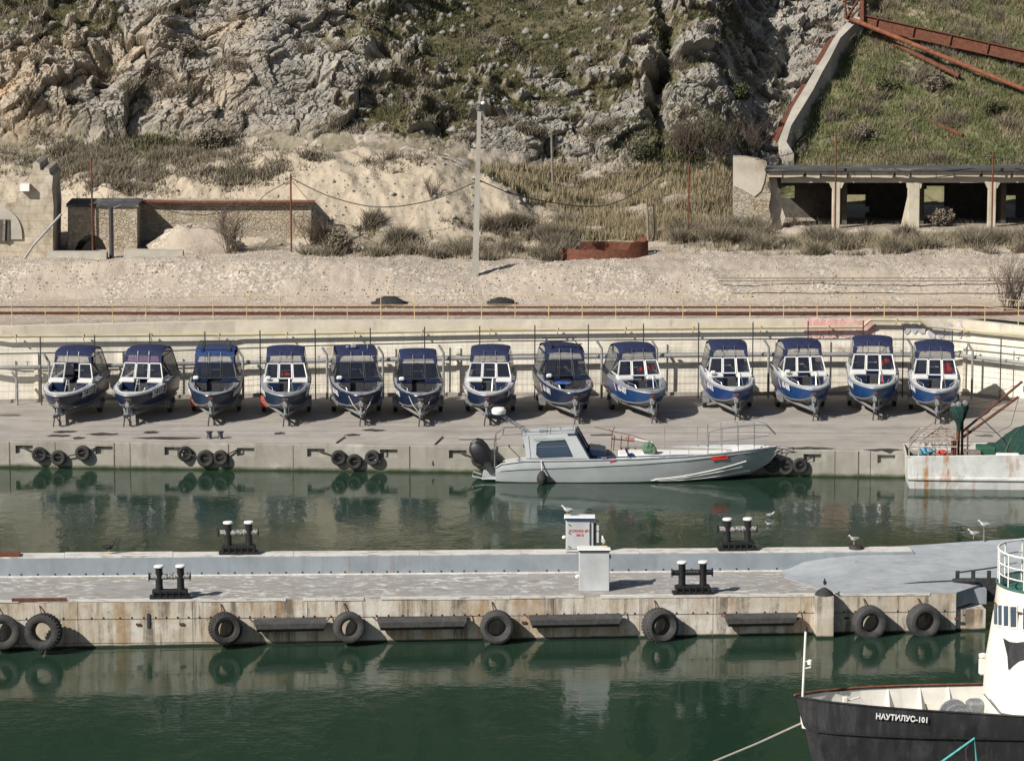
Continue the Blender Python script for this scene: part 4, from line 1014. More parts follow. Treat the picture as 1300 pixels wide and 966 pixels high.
SL = ['short grey stanchion at the far left end of the wall', 'bent grey stanchion just left of the leftmost boat', 'bent grey stanchion between the first and second boats', 'bent grey stanchion between the third and fourth boats', 'bent grey stanchion left of the boat with a lamp box on its canopy', 'bent grey stanchion right of the boat with a lamp box on its canopy', 'bent grey stanchion left of the boat behind the radar dome', 'bent grey stanchion right of the boat marked 61-001', 'bent grey stanchion just right of the boat marked 60-007', 'bent grey stanchion left of the boat below the pink graffiti', 'bent grey stanchion between the last two boats', 'bent grey stanchion right of the rightmost boat']
for n_, (px, r0) in enumerate([(21, 472), (62, 450), (129, 447), (308, 444), (415, 441), (486, 440), (563, 438), (764, 433), (834, 433), (976, 431), (1158, 430), (1235, 436)]):
    Y = wall_py(px) - .75; p = PY(px, r0, Y); a = MB()
    a.tube([(p.x, Y, QZ), (p.x, Y, p.z - .35), (p.x - .22, Y, p.z)], .065, 6)
    tag(a.build('pipe_stanchion', M['grey_pipe']), None, 'post', 'bent grey stanchions holding the wall pipes')['label'] = SL[n_]

# yellow railing along the wall top
yr = thing('yellow_railing', 'long thin faded yellow railing along the top of the wall by the track', 'railing')
pts = []
for i in range(-3, 33):
    px = 15 + 42.6 * i; Y = wall_py(px) + .42; p = PY(px, 400, Y); b_ = MB()
    b_.tube([(p.x, Y, TOPZ - .05), (p.x, Y, TOPZ + 1.12)], .021, 5); b_.build('post', M['yellow'], yr); pts.append(Vector((p.x, Y, TOPZ)))
for h_ in (1.12, .70):
    b_ = MB(); b_.tube([p + Vector((0, 0, h_)) for p in pts], .014, 5); b_.build('rail', M['yellow'], yr)

# railway tracks
def track(x0, x1, rows, label, sleepers=True, z=None):
    t = thing('railway_track', label, 'railway track'); zz = TOPZ + .06 if z is None else z
    for r_ in rows:
        Y = PZ(650, r_, zz + .12).y; b_ = MB()
        for i in range(24):
            xa = x0 + (x1 - x0) * i / 24; xb = x0 + (x1 - x0) * (i + 1) / 24
            b_.box(((xa + xb) / 2, Y, zz + .11), (xb - xa, .07, .045))
            if z is None: b_.box(((xa + xb) / 2, Y, zz + .055), (xb - xa, .025, .08)); b_.box(((xa + xb) / 2, Y, zz + .01), (xb - xa, .14, .025))
        b_.build('rail', M['rust'] if z is None else M['wood'], t)
    if sleepers:
        Ya = PZ(650, rows[0], zz + .12).y; Yb = PZ(650, rows[-1], zz + .12).y
        b_ = MB(); x = x0
        while x < x1:
            b_.box((x, (Ya + Yb) / 2 + .1, zz - .10), (.24, abs(Ya - Yb) + .36, .12)); x += .62
        tag(b_.build('sleepers', M['sleeper'], t), kind='stuff')
track(-32, 32, (389.3, 396.2), 'rusty railway track running the full width above the retaining wall')
track(9.8, 24.5, (353, 356.5), 'short rusty rail pair half buried in gravel in front of the roofless shed', False, rowz(355, PZ(650, 355, 5.85).y) - .11)

# coal piles
def heap(name, c, w, d, h_, mat, seed, label, cat, kind=None):
    r2 = random.Random(seed); b_ = MB(); secs = []
    n_ = 18
    for k in range(7):
        t = k / 6; rad = math.cos(t * math.pi / 2) + .02
        secs.append([(c[0] + w / 2 * rad * math.cos(2 * math.pi * j / n_) * r2.uniform(.7, 1.2), c[1] + d / 2 * rad * math.sin(2 * math.pi * j / n_) * r2.uniform(.86, 1.1), c[2] + h_ * math.sin(t * math.pi / 2) * r2.uniform(.88, 1.08)) for j in range(n_)])
    b_.loft(secs, True, False, True)
    return tag(b_.build(name, mat, None, True), label, cat)
p = PY(495, 388, 178.9); heap('coal_pile', (p.x, 178.9, ground(p.x, 178.9) - .05), 1.6, .9, .42, M['coal'], 3, 'low heap of coal beside the track, left of the concrete pole', 'coal heap')
p = PY(636, 389, 178.9); heap('coal_pile', (p.x, 178.9, ground(p.x, 178.9) - .05), 1.4, .8, .36, M['coal'], 4, 'low heap of coal beside the track, right of the concrete pole', 'coal heap')

# concrete lamp pole
pb, _ = hit(603, 349)
pt = PY(608.5, 142, pb.y)
t = thing('lamp_pole', 'tall slim concrete pole with a small lamp, leaning slightly right', 'pole', pb)
a = MB(); a.loft([[(s[0] * .16, s[1] * .16, -.4) for s in ((-1, -1), (1, -1), (1, 1), (-1, 1))], [(pt.x - pb.x + s[0] * .09, s[1] * .09, pt.z - pb.z) for s in ((-1, -1), (1, -1), (1, 1), (-1, 1))]], True, True, True)
a.build('shaft', M['pole_concrete'], t)
dz = pt.z - pb.z; dx = pt.x - pb.x
a = MB(); a.tube([(dx, 0, dz - .1), (dx + .05, 0, dz + .35), (dx + .16, -.2, dz + .45)], .025, 5); a.build('lamp_bracket', M['dark_steel'], t)
a = MB(); a.lathe([(.0, 0), (.10, .02), (.12, .10), (.05, .16), (0, .17)], (dx + .18, -.25, dz + .36), 10); a.build('lamp_head', M['white_paint'], t, True)
for h_ in (1.25, 1.75):
    a = MB(); a.box((dx * .85, -.02, dz - h_), (.75, .06, .06)); 
    for s in (-1, 1): a.lathe([(.03, 0), (.05, .06), (.02, .14)], (dx * .85 + s * .32, -.02, dz - h_ + .03), 8)
    a.build('crossarm', M['dark_steel'], t)

def cable(pts, label, r_=.022, Y=None):
    P_ = [PY(x, y, yy) for x, y, yy in pts]
    # smooth through the points
    out = []
    n_ = len(P_)
    for i in range(n_ - 1):
        p0 = P_[max(i - 1, 0)]; p1 = P_[i]; p2 = P_[i + 1]; p3 = P_[min(i + 2, n_ - 1)]
        for k in range(8):
            t_ = k / 8; out.append(.5 * ((2 * p1) + (p2 - p0) * t_ + (2 * p0 - 5 * p1 + 4 * p2 - p3) * t_ * t_ + (3 * p1 - p0 - 3 * p2 + p3) * t_ ** 3))
    out.append(P_[-1]); b_ = MB(); b_.tube(out, r_, 5)
    return tag(b_.build('cable', M['dark_rope'], None, True), label, 'cable')
PYp = pb.y
cable([(371, 227, 187), (420, 250, 186), (480, 263, 185), (545, 255, 184), (605, 231, PYp)], 'thick black cable sagging from rusty pole to the left of the concrete lamp pole', .028)
cable([(608, 229, PYp), (660, 249, 185), (740, 262, 188), (790, 254, 190), (850, 214, 193)], 'thick black cable sagging from the concrete lamp pole to the right', .028)
cable([(371, 228, 187), (340, 245, 187), (318, 262, 187), (260, 273, 187), (215, 268, 187), (170, 250, 187), (118, 232, 187)], 'black cable sagging in front of the long ruined wall', .02)
cable([(371, 230, 187), (400, 262, 187), (440, 285, 186), (520, 296, 185), (603, 284, PYp)], 'thin lower cable across the foot of the pale mound', .014)
cable([(960, 203, 196), (1005, 195, 196), (1055, 172, 196), (1085, 182, 196), (1140, 208, 196), (1200, 205, 196), (1258, 199, 196), (1310, 210, 196), (1360, 212, 196)], 'black cable strung above the shed roof between two rusty poles', .022)
def rpole(px, r0, r1, Y, label, mat='rust', r_=.05, cat='pole'):
    p0 = PY(px, r1, Y); p1 = PY(px, r0, Y); z0 = min(ground(p0.x, Y) - .2, p0.z); b_ = MB()
    b_.tube([(p0.x, Y, z0), (p0.x, Y, p1.z)], r_, 6); return tag(b_.build('rusty_pole', M[mat]), label, cat)
rpole(118, 200, 325, 187.0, 'thin rusty pole in front of the ruined arch')
rpole(370, 221, 330, 187.0, 'thin rusty pole near the right end of the long ruined wall')
rpole(874, 210, 292, 191, 'thin rusty pole in the dry grass left of the roofless shed')
rpole(1060, 172, 296, 196, 'rusty pole in front of the first shed bay, rising above its roof')
rpole(1259, 195, 290, 196, 'rusty pole in front of the rightmost shed column')
for px, r0, r1, Y, lb in ((822, 252, 290, 190, 'weathered wooden post in dry grass, the left and taller one'), (831, 258, 288, 190.3, 'weathered wooden post in dry grass, the right and shorter one'), (701, 168, 250, 199, 'slim grey wooden post standing at the foot of the cliff')):
    p0 = PY(px, r1, Y); p1 = PY(px, r0, Y); b_ = MB(); b_.tube([(p0.x + .06, Y, ground(p0.x, Y) - .2), (p0.x, Y, (p0.z + p1.z) / 2), (p1.x - .04, Y, p1.z)], [.09, .08, .06], 6)
    tag(b_.build('wooden_post', M['wood']), lb, 'post')

# ---------------------------------------------------------------- ruins on the left
def facepoly(pxs_, Y, depth, mat, name, parent):
    P_ = [PY(x, y, Y) for x, y in pxs_]; b_ = MB(); b_.prism(P_, (0, depth, 0)); return b_.build(name, mat, parent)
t = thing('ruined_tower', 'ruined stone building with ragged top and pale arch at the far left', 'ruin')
facepoly([(-90, 342), (68, 342), (67, 300), (68, 262), (66, 240), (67, 224), (63, 221), (62, 215), (57, 213), (55, 217), (51, 216), (50, 208), (45, 205), (42, 207), (41, 220), (38, 222), (37, 231), (30, 233), (28, 246), (22, 248), (20, 257), (8, 259), (2, 266), (-30, 268), (-90, 262)], 185.6, 3.4, M['block_wall'], 'wall', t)
b_ = MB(); n_ = 14
outer = [(-4 + 32 * math.sin(math.pi * .5 * k / n_), 300 - 38 * math.cos(math.pi * .5 * k / n_)) for k in range(n_ + 1)]; inner = [(-4 + 22 * math.sin(math.pi * .5 * k / n_), 300 - 26 * math.cos(math.pi * .5 * k / n_)) for k in range(n_ + 1)]
b_.prism([PY(x, y, 185.5) for x, y in outer + [(outer[-1][0], 304), (-4, 304)]], (0, .09, 0)); b_.build('arch', M['concrete_new'], t)
facepoly([(-60, 306), (12, 306), (12, 279), (-60, 279)], 185.44, .05, M['dark_inside'], 'opening_shade', t)  # flat dark panel; the shade inside the window is put into its colour
for x0 in (-20, 3):
    facepoly([(x0, 306), (x0 + 3, 306), (x0 + 4, 279), (x0 + 1, 279)], 185.36, .06, M['wood'], 'window_bar', t)
facepoly([(25, 243), (37, 243), (37, 234), (25, 234)], 185.2, .38, M['white_paint'], 'junction_box', t)
t = thing('ruined_wall', 'rubble masonry wall with a dark arch, between ruined building and long wall', 'ruin')
facepoly([(92, 330), (92, 319), (99, 308), (108, 299), (118, 297), (118, 262.5), (174, 262.5), (174, 332), (138, 332), (136, 318), (130, 305), (124, 300), (118, 300), (118, 330)][4:] + [], 187.2, 2.3, M['stone_wall'], 'wall', t)
facepoly([(86, 262.5), (118, 262.5), (118, 297), (108, 299), (99, 308), (94, 319), (86, 318)], 187.2, 2.3, M['stone_wall'], 'arch_wall', t)
facepoly([(92, 330), (134, 330), (134, 310), (124, 300), (116, 303), (108, 311), (100, 322)], 187.9, .6, M['concrete_new'], 'rubble_fill', t)
facepoly([(84, 259), (176, 259), (176, 263), (84, 263)], 187.1, 2.5, M['bitumen'], 'coping', t)
t = thing('long_ruined_wall', 'long low masonry wall carrying a rusty pipe, at the foot of the mound', 'ruin')
facepoly([(172, 335), (395, 340), (395, 259), (330, 259), (300, 258), (172, 258)], 189.4, 2.0, M['stone_wall'], 'wall', t)
p = [PY(x, y, 189.15) for x, y in ((178, 256), (240, 257.5), (330, 257.5), (400, 257))]
b_ = MB(); b_.tube(p, .10, 8); b_.build('pipe', M['rust'], t, True)
facepoly([(60, 334), (135, 334), (135, 321), (60, 321)], 183.9, .8, M['concrete_new'], 'x', None).name = 'concrete_kerb_block'
tag(bpy.data.objects['concrete_kerb_block'], 'long concrete block lying in front of the ruined arch', 'concrete block')
t = facepoly([(157, 331), (232, 332), (232, 319), (157, 318)], 183.9, .7, M['concrete_new'], 'concrete_slab', None); tag(t, 'pale concrete slab lying right of the concrete block, below the long wall', 'concrete slab')
p = PY(142, 334, 184.4); b_ = MB(); b_.tube([(p.x, 184.4, p.z - .4), (p.x, 184.4, PY(142, 263, 184.4).z)], .11, 8)
for s in ((-1, .55, .25), (1, .5, .2)): b_.tube([(p.x, 184.4, PY(142, 263, 184.4).z - .1), (p.x + s[0] * s[1], 184.4, PY(142, 262, 184.4).z + s[2] * .2)], .05, 6)
tag(b_.build('steel_post', M['dark_steel']), 'thick dark steel post with short arms between the two concrete slabs', 'post')
p = [PY(x, y, 184.6) for x, y in ((30, 330), (42, 312), (78, 272))]; b_ = MB(); b_.tube(p, .07, 6); tag(b_.build('leaning_pipe', M['grey_pipe']), 'grey pipe leaning against the shaded side of the ruined building', 'pipe')
# gravel heap in front of the long wall
hp = PY(245, 325, 187.8); heap('gravel_heap', (hp.x, 188.0, 5.6), 5.2, 2.8, 1.9, M['terrain'], 8, None, None)['kind'] = 'stuff'

# ---------------------------------------------------------------- roofless shed on the right
t = thing('ruined_shed', 'long ruined open fronted concrete shed with dark bays under a slab roof', 'shed')
YF, YB = 197.0, 203.0
def bxp(x0, x1, r0, r1, Y, d): return [(x0, r1), (x1, r1), (x1, r0), (x0, r0)], Y, d
zr = rowz(217, YF); zb = rowz(231, YF)
X0 = PY(970, 216, YF).x; X1 = X0 + 18.2
b_ = MB(); b_.box(((X0 + X1) / 2, (YF + YB) / 2 - .1, zr - .16), (X1 - X0, YB - YF + .9, .14), Euler((R(-4.6), 0, 0))); b_.build('roof', M['bitumen'], t)
b_ = MB(); rr = random.Random(3); x = X0 + .2; top_ = zr - .003
while x < X1:                                   # spalled fascia: uneven lower edge
    w_ = rr.uniform(.5, 1.6); b_.prism([(x, YF - .32, top_), (x + w_, YF - .32, top_), (x + w_ * rr.uniform(.85, 1), YF - .32, top_ - rr.uniform(.26, .36)), (x + .04, YF - .32, top_ - rr.uniform(.22, .34))][::-1], (0, .30, 0)); x += w_ + .0
b_.build('fascia', M['plaster_old'], t)
b_ = MB(); b_.box(((X0 + .9 + X1) / 2, YF + .2, zb + .13), (X1 - X0 - .9, .42, .36)); b_.build('beam', M['concrete_new'], t)
for x0, x1 in ((1057, 1067), (1153, 1168), (1255, 1265), (1352, 1362)):
    pa = PY(x0, 232, YF).x; pb2 = PY(x1, 232, YF).x; b_ = MB(); b_.box(((pa + pb2) / 2, YF + .15, 5.6 + (zb - 5.6) / 2), (pb2 - pa, .42, zb - 5.6), None, .03)
    b_.prism([((pa + pb2) / 2 - .42, YF - .04, zb), ((pa + pb2) / 2 + .42, YF - .04, zb), (pb2 + .05, YF - .04, zb - .34), (pa - .05, YF - .04, zb - .34)][::-1], (0, .38, 0)); b_.build('column', M['plaster_old'], t)
facepoly([(1142, 296), (1160, 296), (1160, 236), (1154, 244), (1150, 262), (1146, 280)], YF + .3, .3, M['plaster_old'], 'broken_wall', t)
facepoly([(981, 296), (990, 296), (997, 276), (992, 262), (984, 250), (988, 240), (986, 226), (978, 226), (980, 244), (977, 262)], YF + .25, .3, M['plaster_old'], 'broken_wall', t)
facepoly([(932, 298), (968, 299), (976, 299), (980, 282), (976, 262), (979, 246), (974, 236), (978, 222), (972, 214), (974, 207), (966, 204), (950, 201), (932, 200)], YF - .3, 1.1, M['stone_wall'], 'end_wall', t)
facepoly([(931, 236), (944, 242), (958, 250), (966, 243), (970, 232), (973, 215), (966, 203.5), (950, 200.5), (931, 199.5)], YF - .36, .06, M['plaster_old'], 'plaster_patch', t)
# back wall with openings (in world units)
def bx_(px, row, Y): p_ = PY(px, row, Y); return p_.x, p_.z
zf = 5.5; zt = zr - .50
segs = [(965, 991, None), (991, 1009, (252, 236)), (1009, 1066, None), (1066, 1074, (286, 262)), (1074, 1099, (287, 247)), (1099, 1104, (270, 262)), (1104, 1166, None), (1166, 1176, (286, 240)), (1176, 1199, (283, 236)), (1199, 1206, (276, 262)), (1206, 1266, None), (1266, 1290, (284, 248)), (1290, 1410, None)]
b_ = MB()
for x0, x1, op in segs:
    xa = bx_(x0, 240, YB)[0]; xb = bx_(x1, 240, YB)[0]
    if op is None: b_.box(((xa + xb) / 2, YB, (zf + zt) / 2), (xb - xa, .3, zt - zf))
    else:
        za = bx_(x0, op[0], YB)[1]; zc_ = bx_(x0, op[1], YB)[1]
        b_.box(((xa + xb) / 2, YB, (zf + za) / 2), (xb - xa, .3, za - zf)); b_.box(((xa + xb) / 2, YB, (zt + zc_) / 2), (xb - xa, .3, zt - zc_))
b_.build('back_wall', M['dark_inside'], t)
for px in (1064, 1160, 1262):                    # cross walls inside
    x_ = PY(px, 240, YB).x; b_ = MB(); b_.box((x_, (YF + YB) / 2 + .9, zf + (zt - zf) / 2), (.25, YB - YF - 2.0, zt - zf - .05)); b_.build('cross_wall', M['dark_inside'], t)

heap('earth_heap', PY(1018, 297, 195.6) - Vector((0, 0, .35)), 3.2, 1.6, .75, M['terrain'], 31, None, None)['kind'] = 'stuff'
heap('earth_heap', PY(1095, 297, 195.6) - Vector((0, 0, .35)), 2.6, 1.4, .62, M['terrain'], 32, None, None)['kind'] = 'stuff'
heap('earth_heap', PY(905, 303, 194.5) - Vector((0, 0, .3)), 4.2, 2.0, .7, M['terrain'], 33, None, None)['kind'] = 'stuff'
heap('earth_heap', PY(1180, 296, 195.4) - Vector((0, 0, .35)), 3.0, 1.4, .6, M['terrain'], 34, None, None)['kind'] = 'stuff'

# stone stair wall climbing the slope
t = thing('stone_stair_wall', 'pale stone parapet climbing the slope from the shed to the rusty girders', 'wall')
pp = [(1003, 207), (993, 192), (1000, 172), (1012, 150), (1026, 126), (1038, 104), (1050, 84), (1062, 62), (1078, 44), (1090, 34)]
cl = []
for x, y in pp:
    g_, _ = hit(x, y + 4); cl.append(g_ if g_ else PY(x, y, 205))
cl = [c + Vector((0, -.25, .35)) for c in cl]
b_ = MB(); secs = []; rr = random.Random(4)
for i, c_ in enumerate(cl):
    w_ = .21 + rr.uniform(-.05, .07)
    secs.append([(c_.x - w_, c_.y, c_.z - 1.2), (c_.x - w_ - .02, c_.y, c_.z + .42), (c_.x + w_, c_.y + .02, c_.z + .40 + rr.uniform(-.06, .06)), (c_.x + w_, c_.y, c_.z - 1.2)])
b_.loft(secs, True, True, True); b_.build('parapet', M['offwhite'] if False else M['concrete_new'], t)
b_ = MB(); secs = [[(c_.x - .72, c_.y + .4, c_.z - .9), (c_.x - .70, c_.y + .35, c_.z + .02), (c_.x - .36, c_.y + .35, c_.z + .02), (c_.x - .36, c_.y + .4, c_.z - .9)] for c_ in cl]
b_.loft(secs, True, True, True); b_.build('gutter', M['rust'], t)

def beam(p0, p1, h_, w_, mat, name, label, cat='girder', lift=.35, parent=None):
    a0 = hit(*p0)[0]; a1 = hit(*p1)[0]
    a0 = (a0 if a0 else PY(p0[0], p0[1], 214)); a1 = (a1 if a1 else PY(p1[0], p1[1], 214))
    Y0 = a0.y - lift; Y1 = a1.y - lift
    A_ = PY(p0[0], p0[1], Y0); B_ = PY(p1[0], p1[1], Y1); d = (B_ - A_); M3 = d.to_track_quat('X', 'Z').to_matrix()
    b_ = MB(); L_ = d.length
    b_.box((A_ + B_) / 2, (L_, .03, h_), M3); b_.box((A_ + B_) / 2 + M3 @ Vector((0, 0, h_ / 2)), (L_, w_, .04), M3); b_.box((A_ + B_) / 2 + M3 @ Vector((0, 0, -h_ / 2)), (L_, w_, .04), M3)
    k = 1
    while k < L_ - .5:
        b_.box(A_ + d.normalized() * k, (.04, w_ * .9, h_), M3); k += 2.2
    o = b_.build(name, M[mat], parent)
    return tag(o, label, cat) if not parent else o
beam((1092, 26), (1345, 82), .66, .30, 'rust', 'rusty_girder', 'deep rusty girder sloping down to the right, the uppermost one', 'girder', 1.6)
def rpipe(pts, r_, mat, label, lift=.3, cat='pipe', name='rusty_pipe'):
    P_ = []
    for x, y in pts:
        g_ = hit(x, y)[0]; Yg = (g_.y if g_ else 214) - lift; P_.append(PY(x, y, Yg))
    P_ = [P_[0].lerp(P_[-1], i / 8) for i in range(9)]; b_ = MB(); b_.tube(P_, r_, 8); return tag(b_.build(name, M[mat], None, True), label, cat)
rpipe([(1072, 21), (1345, 132)], .13, 'rust_bright', 'orange rusty pipe crossing the grassy slope just below the deep girder', 1.3)
rpipe([(1108, 42), (1218, 97)], .13, 'rust', 'shorter dark rusty pipe lying in the grass, lowest of the three', .7)
rpipe([(1176, 152), (1222, 172)], .12, 'rust', 'short broken rusty pipe lying in the middle of the grassy slope', .25)
rpipe([(1146, 160), (1166, 148)], .10, 'wood', 'pale broken beam lying left of the short broken rusty pipe', .25, 'beam', 'broken_beam')
t = thing('rusty_trestle', 'rusty steel trestle at the top end of the girders', 'steel frame')
g_ = hit(1085, 30)[0] or PY(1085, 30, 214)
for (x0, y0), (x1, y1), r_ in (((1096, 30), (1096, -12), .2), (((1074, 24)), (1094, -6), .07), ((1072, -12), (1074, 22), .07), ((1080, 22), (1092, 10), .06), ((1070, 2), (1100, -4), .06)):
    b_ = MB(); A_ = PY(x0, y0, g_.y - 1.3); B_ = PY(x1, y1, g_.y - 1.3); b_.tube([A_, B_], r_, 4); b_.build('strut', M['rust'], t)

# rusty tank shell
t = thing('rusty_tank', 'broken open rusty steel tank shell lying on the gravel', 'tank')
c0 = PY(768, 333, 186.2); zt_ = rowz(316, 185.6)
b_ = MB(); secs = []; n_ = 26
for k in range(n_ + 1):
    an = math.pi * (1.02 + .93 * k / n_); x_ = c0.x + 2.15 * math.cos(an); y_ = 186.2 + 1.1 * math.sin(an); zz = zt_ + (.12 * math.sin(k * 1.3)) * .25 + (.35 if k > n_ * .72 else 0)
    secs.append([(x_, y_, c0.z - .5), (x_, y_, zz), (x_ , y_ + .06, zz), (x_, y_ + .06, c0.z - .5)])
b_.loft(secs, True, True, True); b_.build('shell', M['rust'], t, True)
b_ = MB(); secs = []
for k in range(14):
    an = math.pi * (.05 + .65 * k / 13); x_ = c0.x + 2.1 * math.cos(an); y_ = 186.2 + 1.1 * math.sin(an); zz = zt_ + .15 + .3 * (k < 4)
    secs.append([(x_, y_, c0.z - .3), (x_, y_, zz), (x_, y_ + .06, zz), (x_, y_ + .06, c0.z - .3)])
b_.loft(secs, True, True, True); b_.build('back_shell', M['rust'], t, True)

# ---------------------------------------------------------------- vegetation
def twig_bush(name, loc, w_, h_, seed, label, mat='twig', leaf=None, nst=16, cat='bush', rad=.014):
    r2 = random.Random(seed); b_ = MB(); lf = []
    def grow(p, d, L_, r_, lvl):
        n_ = 3; pts = [p]
        for k in range(n_):
            d = (d + Vector((r2.uniform(-.22, .22), r2.uniform(-.22, .22), r2.uniform(-.10, .16)))).normalized(); p = p + d * (L_ / n_); pts.append(p)
        b_.tube(pts, [r_, r_ * .8, r_ * .6, r_ * .35], 3, False)
        if lvl > 0:
            for q in pts[1:]:
                for _ in range(2):
                    grow(q, (d + Vector((r2.uniform(-.8, .8), r2.uniform(-.8, .8), r2.uniform(-.3, .5)))).normalized(), L_ * r2.uniform(.4, .6), r_ * .55, lvl - 1)
        else: lf.extend(pts[1:])
    for i in range(nst):
        an = r2.uniform(0, 2 * math.pi); sp = r2.uniform(.1, 1); d = Vector((math.cos(an) * sp * w_ / h_ * .55, math.sin(an) * sp * .4, 1)).normalized()
        grow(Vector((r2.uniform(-.12, .12) * w_, r2.uniform(-.1, .1), -.1)), d, h_ * r2.uniform(.5, .8), rad * 1.5, 2)
    t_ = thing(name, label, cat, loc)
    b_.build('branches', M[mat], t_)
    if leaf:
        l_ = MB()
        for p in lf:
            for _ in range(2):
                q = p + Vector((r2.gauss(0, .05), r2.gauss(0, .05), r2.gauss(0, .05))); s = r2.uniform(.02, .05); u_ = Vector((r2.gauss(0, 1), r2.gauss(0, 1), r2.gauss(0, 1))).normalized() * s; v_ = u_.orthogonal().normalized() * s * .7
                l_.quad(q - u_ - v_, q + u_ - v_, q + u_ + v_, q - u_ + v_)
        l_.build('foliage', M[leaf], t_)
    return t_
for k, (px, row, w_, h_, leaf, lb, ns) in enumerate([
    (292, 322, 3.0, 2.3, None, 'large bare twiggy bush in front of the long ruined wall', 16),
    (398, 312, 2.6, 1.9, None, 'bare bush at the right end of the long ruined wall', 14),
    (430, 322, 2.2, 1.0, 'scrub', 'low grey bush right of the long ruined wall', 10),
    (548, 252, 1.2, 1.1, None, 'small bare shrub on the face of the pale mound', 8),
    (563, 172, 1.5, 1.7, None, 'bare shrub in a rock hollow above the pale mound', 10),
    (868, 205, 2.6, 2.6, None, 'tall bare thicket at the cliff foot, left of the shed', 18),
    (912, 205, 2.4, 2.4, None, 'bare thicket between the tall thicket and the shed wall', 16),
    (955, 196, 1.8, 1.8, None, 'bare thicket directly behind the left shed wall', 12),
    (1286, 404, 3.4, 2.6, None, 'dark bare bush at the right edge beside the railing', 22),
    (757, 176, .9, .7, 'bush_leaf', 'small dark green shrub on the rocks right of the grey post', 10),
    (266, 192, 2.4, 1.2, 'scrub', 'low brown bush on the ledge under the left cliff', 12),
    (200, 106, 1.5, .8, 'scrub', 'dark shrub on the upper left rock face', 10),
    (240, 72, 1.6, .8, 'scrub', 'dark shrub high on the left cliff under the boulder', 10),
    (820, 206, 1.6, .9, 'bush_leaf', 'dark green shrub at the foot of the gully', 12),
    (1015, 290, 2.4, 1.0, None, 'bare brush inside the first shed bay', 10),
   
    (1195, 288, 2.0, .8, 'scrub', 'low brush in front of the third shed bay', 10),
    (472, 40, 1.8, .8, 'scrub', 'brown shrub on the upper hillside below the topmost grey crag', 12),
    (640, 62, 1.3, .6, 'scrub', 'small brown shrub in the grass above the concrete lamp pole', 10),
    (715, 100, 1.4, .7, 'bush_leaf', 'small green shrub in the grass left of the dark gully', 10),
    (905, 66, 1.5, .8, 'scrub', 'brown shrub on the rock right of the dark gully', 10),
    (940, 128, 1.4, .8, 'bush_leaf', 'green shrub on the crag left of the stone parapet', 10),
    (1125, 120, 1.8, .8, 'bush_leaf', 'dark shrub in the grass below the rusty pipes, the left one', 12),
    (1185, 118, 2.4, 1.0, 'scrub', 'pale dry shrub in the grass below the rusty pipes, the right one', 12),
    (1100, 180, 1.6, .9, 'scrub', 'pale dry shrub low on the grassy slope above the shed', 12),
    (1262, 150, 1.9, .9, 'bush_leaf', 'dark shrub on the grassy slope near the right edge', 12)]):
    g_ = hit(px, row)[0]
    if g_ is None: continue
    if row > 400: g_ = PY(px, row, 177.3); g_.z = TOPZ - .02
    twig_bush('bush', g_, w_, h_, 50 + k, lb, 'twig', leaf, ns)

VX, VY, VZ = FX.ravel(), FY.ravel(), FZ.ravel(); PXr, PYq = proj(VX, VY, VZ)
inview = (PXr > -330) & (PXr < 1640) & (PYq > -40)
shrub = np.exp(-(worley(U * .62, V * .9) / .34) ** 2)
def tufts(name, weight, n, hmin, hmax, wdt, mat, nb=5, spread=.12, lean=.35, seed=1, hs=None):
    n = int(n * 1.2); rg = np.random.default_rng(seed)
    w_ = np.clip(weight.ravel(), 0, None) * inview
    area = np.ones_like(w_)
    pr = w_ / w_.sum(); ids = rg.choice(len(w_), size=n, p=pr)
    base = np.stack([VX[ids], VY[ids], VZ[ids]], -1) + rg.normal(0, .06, (n, 3)) * [1, 1, .3]
    base = np.repeat(base, nb, 0); m_ = len(base)
    base = base + rg.normal(0, spread, (m_, 3)) * [1, .6, .15]
    base[:, 2] -= .03
    hh = rg.uniform(hmin, hmax, m_) * np.repeat(rg.uniform(.6, 1.2, n) * (1 if hs is None else (.35 + .9 * hs.ravel()[ids])), nb)
    an = rg.uniform(0, 2 * np.pi, m_); dx = np.cos(an) * wdt * rg.uniform(.5, 1.3, m_); dy = np.sin(an) * wdt
    tip = base + np.stack([rg.normal(0, lean, m_) * hh, rg.normal(0, lean, m_) * hh, hh], -1)
    v_ = np.empty((m_, 3, 3)); v_[:, 0] = base - np.stack([dx, dy, 0 * dx], -1); v_[:, 1] = base + np.stack([dx, dy, 0 * dx], -1); v_[:, 2] = tip
    me_ = bpy.data.meshes.new(name); me_.vertices.add(m_ * 3); me_.vertices.foreach_set('co', v_.astype(np.float32).ravel())
    me_.loops.add(m_ * 3); me_.loops.foreach_set('vertex_index', np.arange(m_ * 3, dtype=np.int32)); me_.polygons.add(m_)
    me_.polygons.foreach_set('loop_start', np.arange(0, m_ * 3, 3, dtype=np.int32)); me_.polygons.foreach_set('loop_total', np.full(m_, 3, dtype=np.int32)); me_.update(calc_edges=True)
    me_.materials.append(M[mat]); o_ = bpy.data.objects.new(name, me_); COL.objects.link(o_); tag(o_, kind='stuff'); return o_
def B2(cx, cy, rx, ry): return np.exp(-(((PX - cx) / rx) ** 2 + ((PYR - cy) / ry) ** 2))
patch = (fbm(U * .45, V * .7, 3) > -.05) * 1.0
keep = 1 - (PX > 975) * (SEG > 4.5) * (SEG < 6.05)
tufts('hill_grass', grass * rockz * (1 - rightz) * (PYR < 215) * (.3 + patch), 26000, .08, .22, .020, 'grass', 5, .12, .4, 1)
tufts('slope_grass', rightz * (PYR < 225) * (SEG > 6.02) * (.4 + patch), 26000, .16, .42, .026, 'slope_grass', 5, .15, .45, 2)
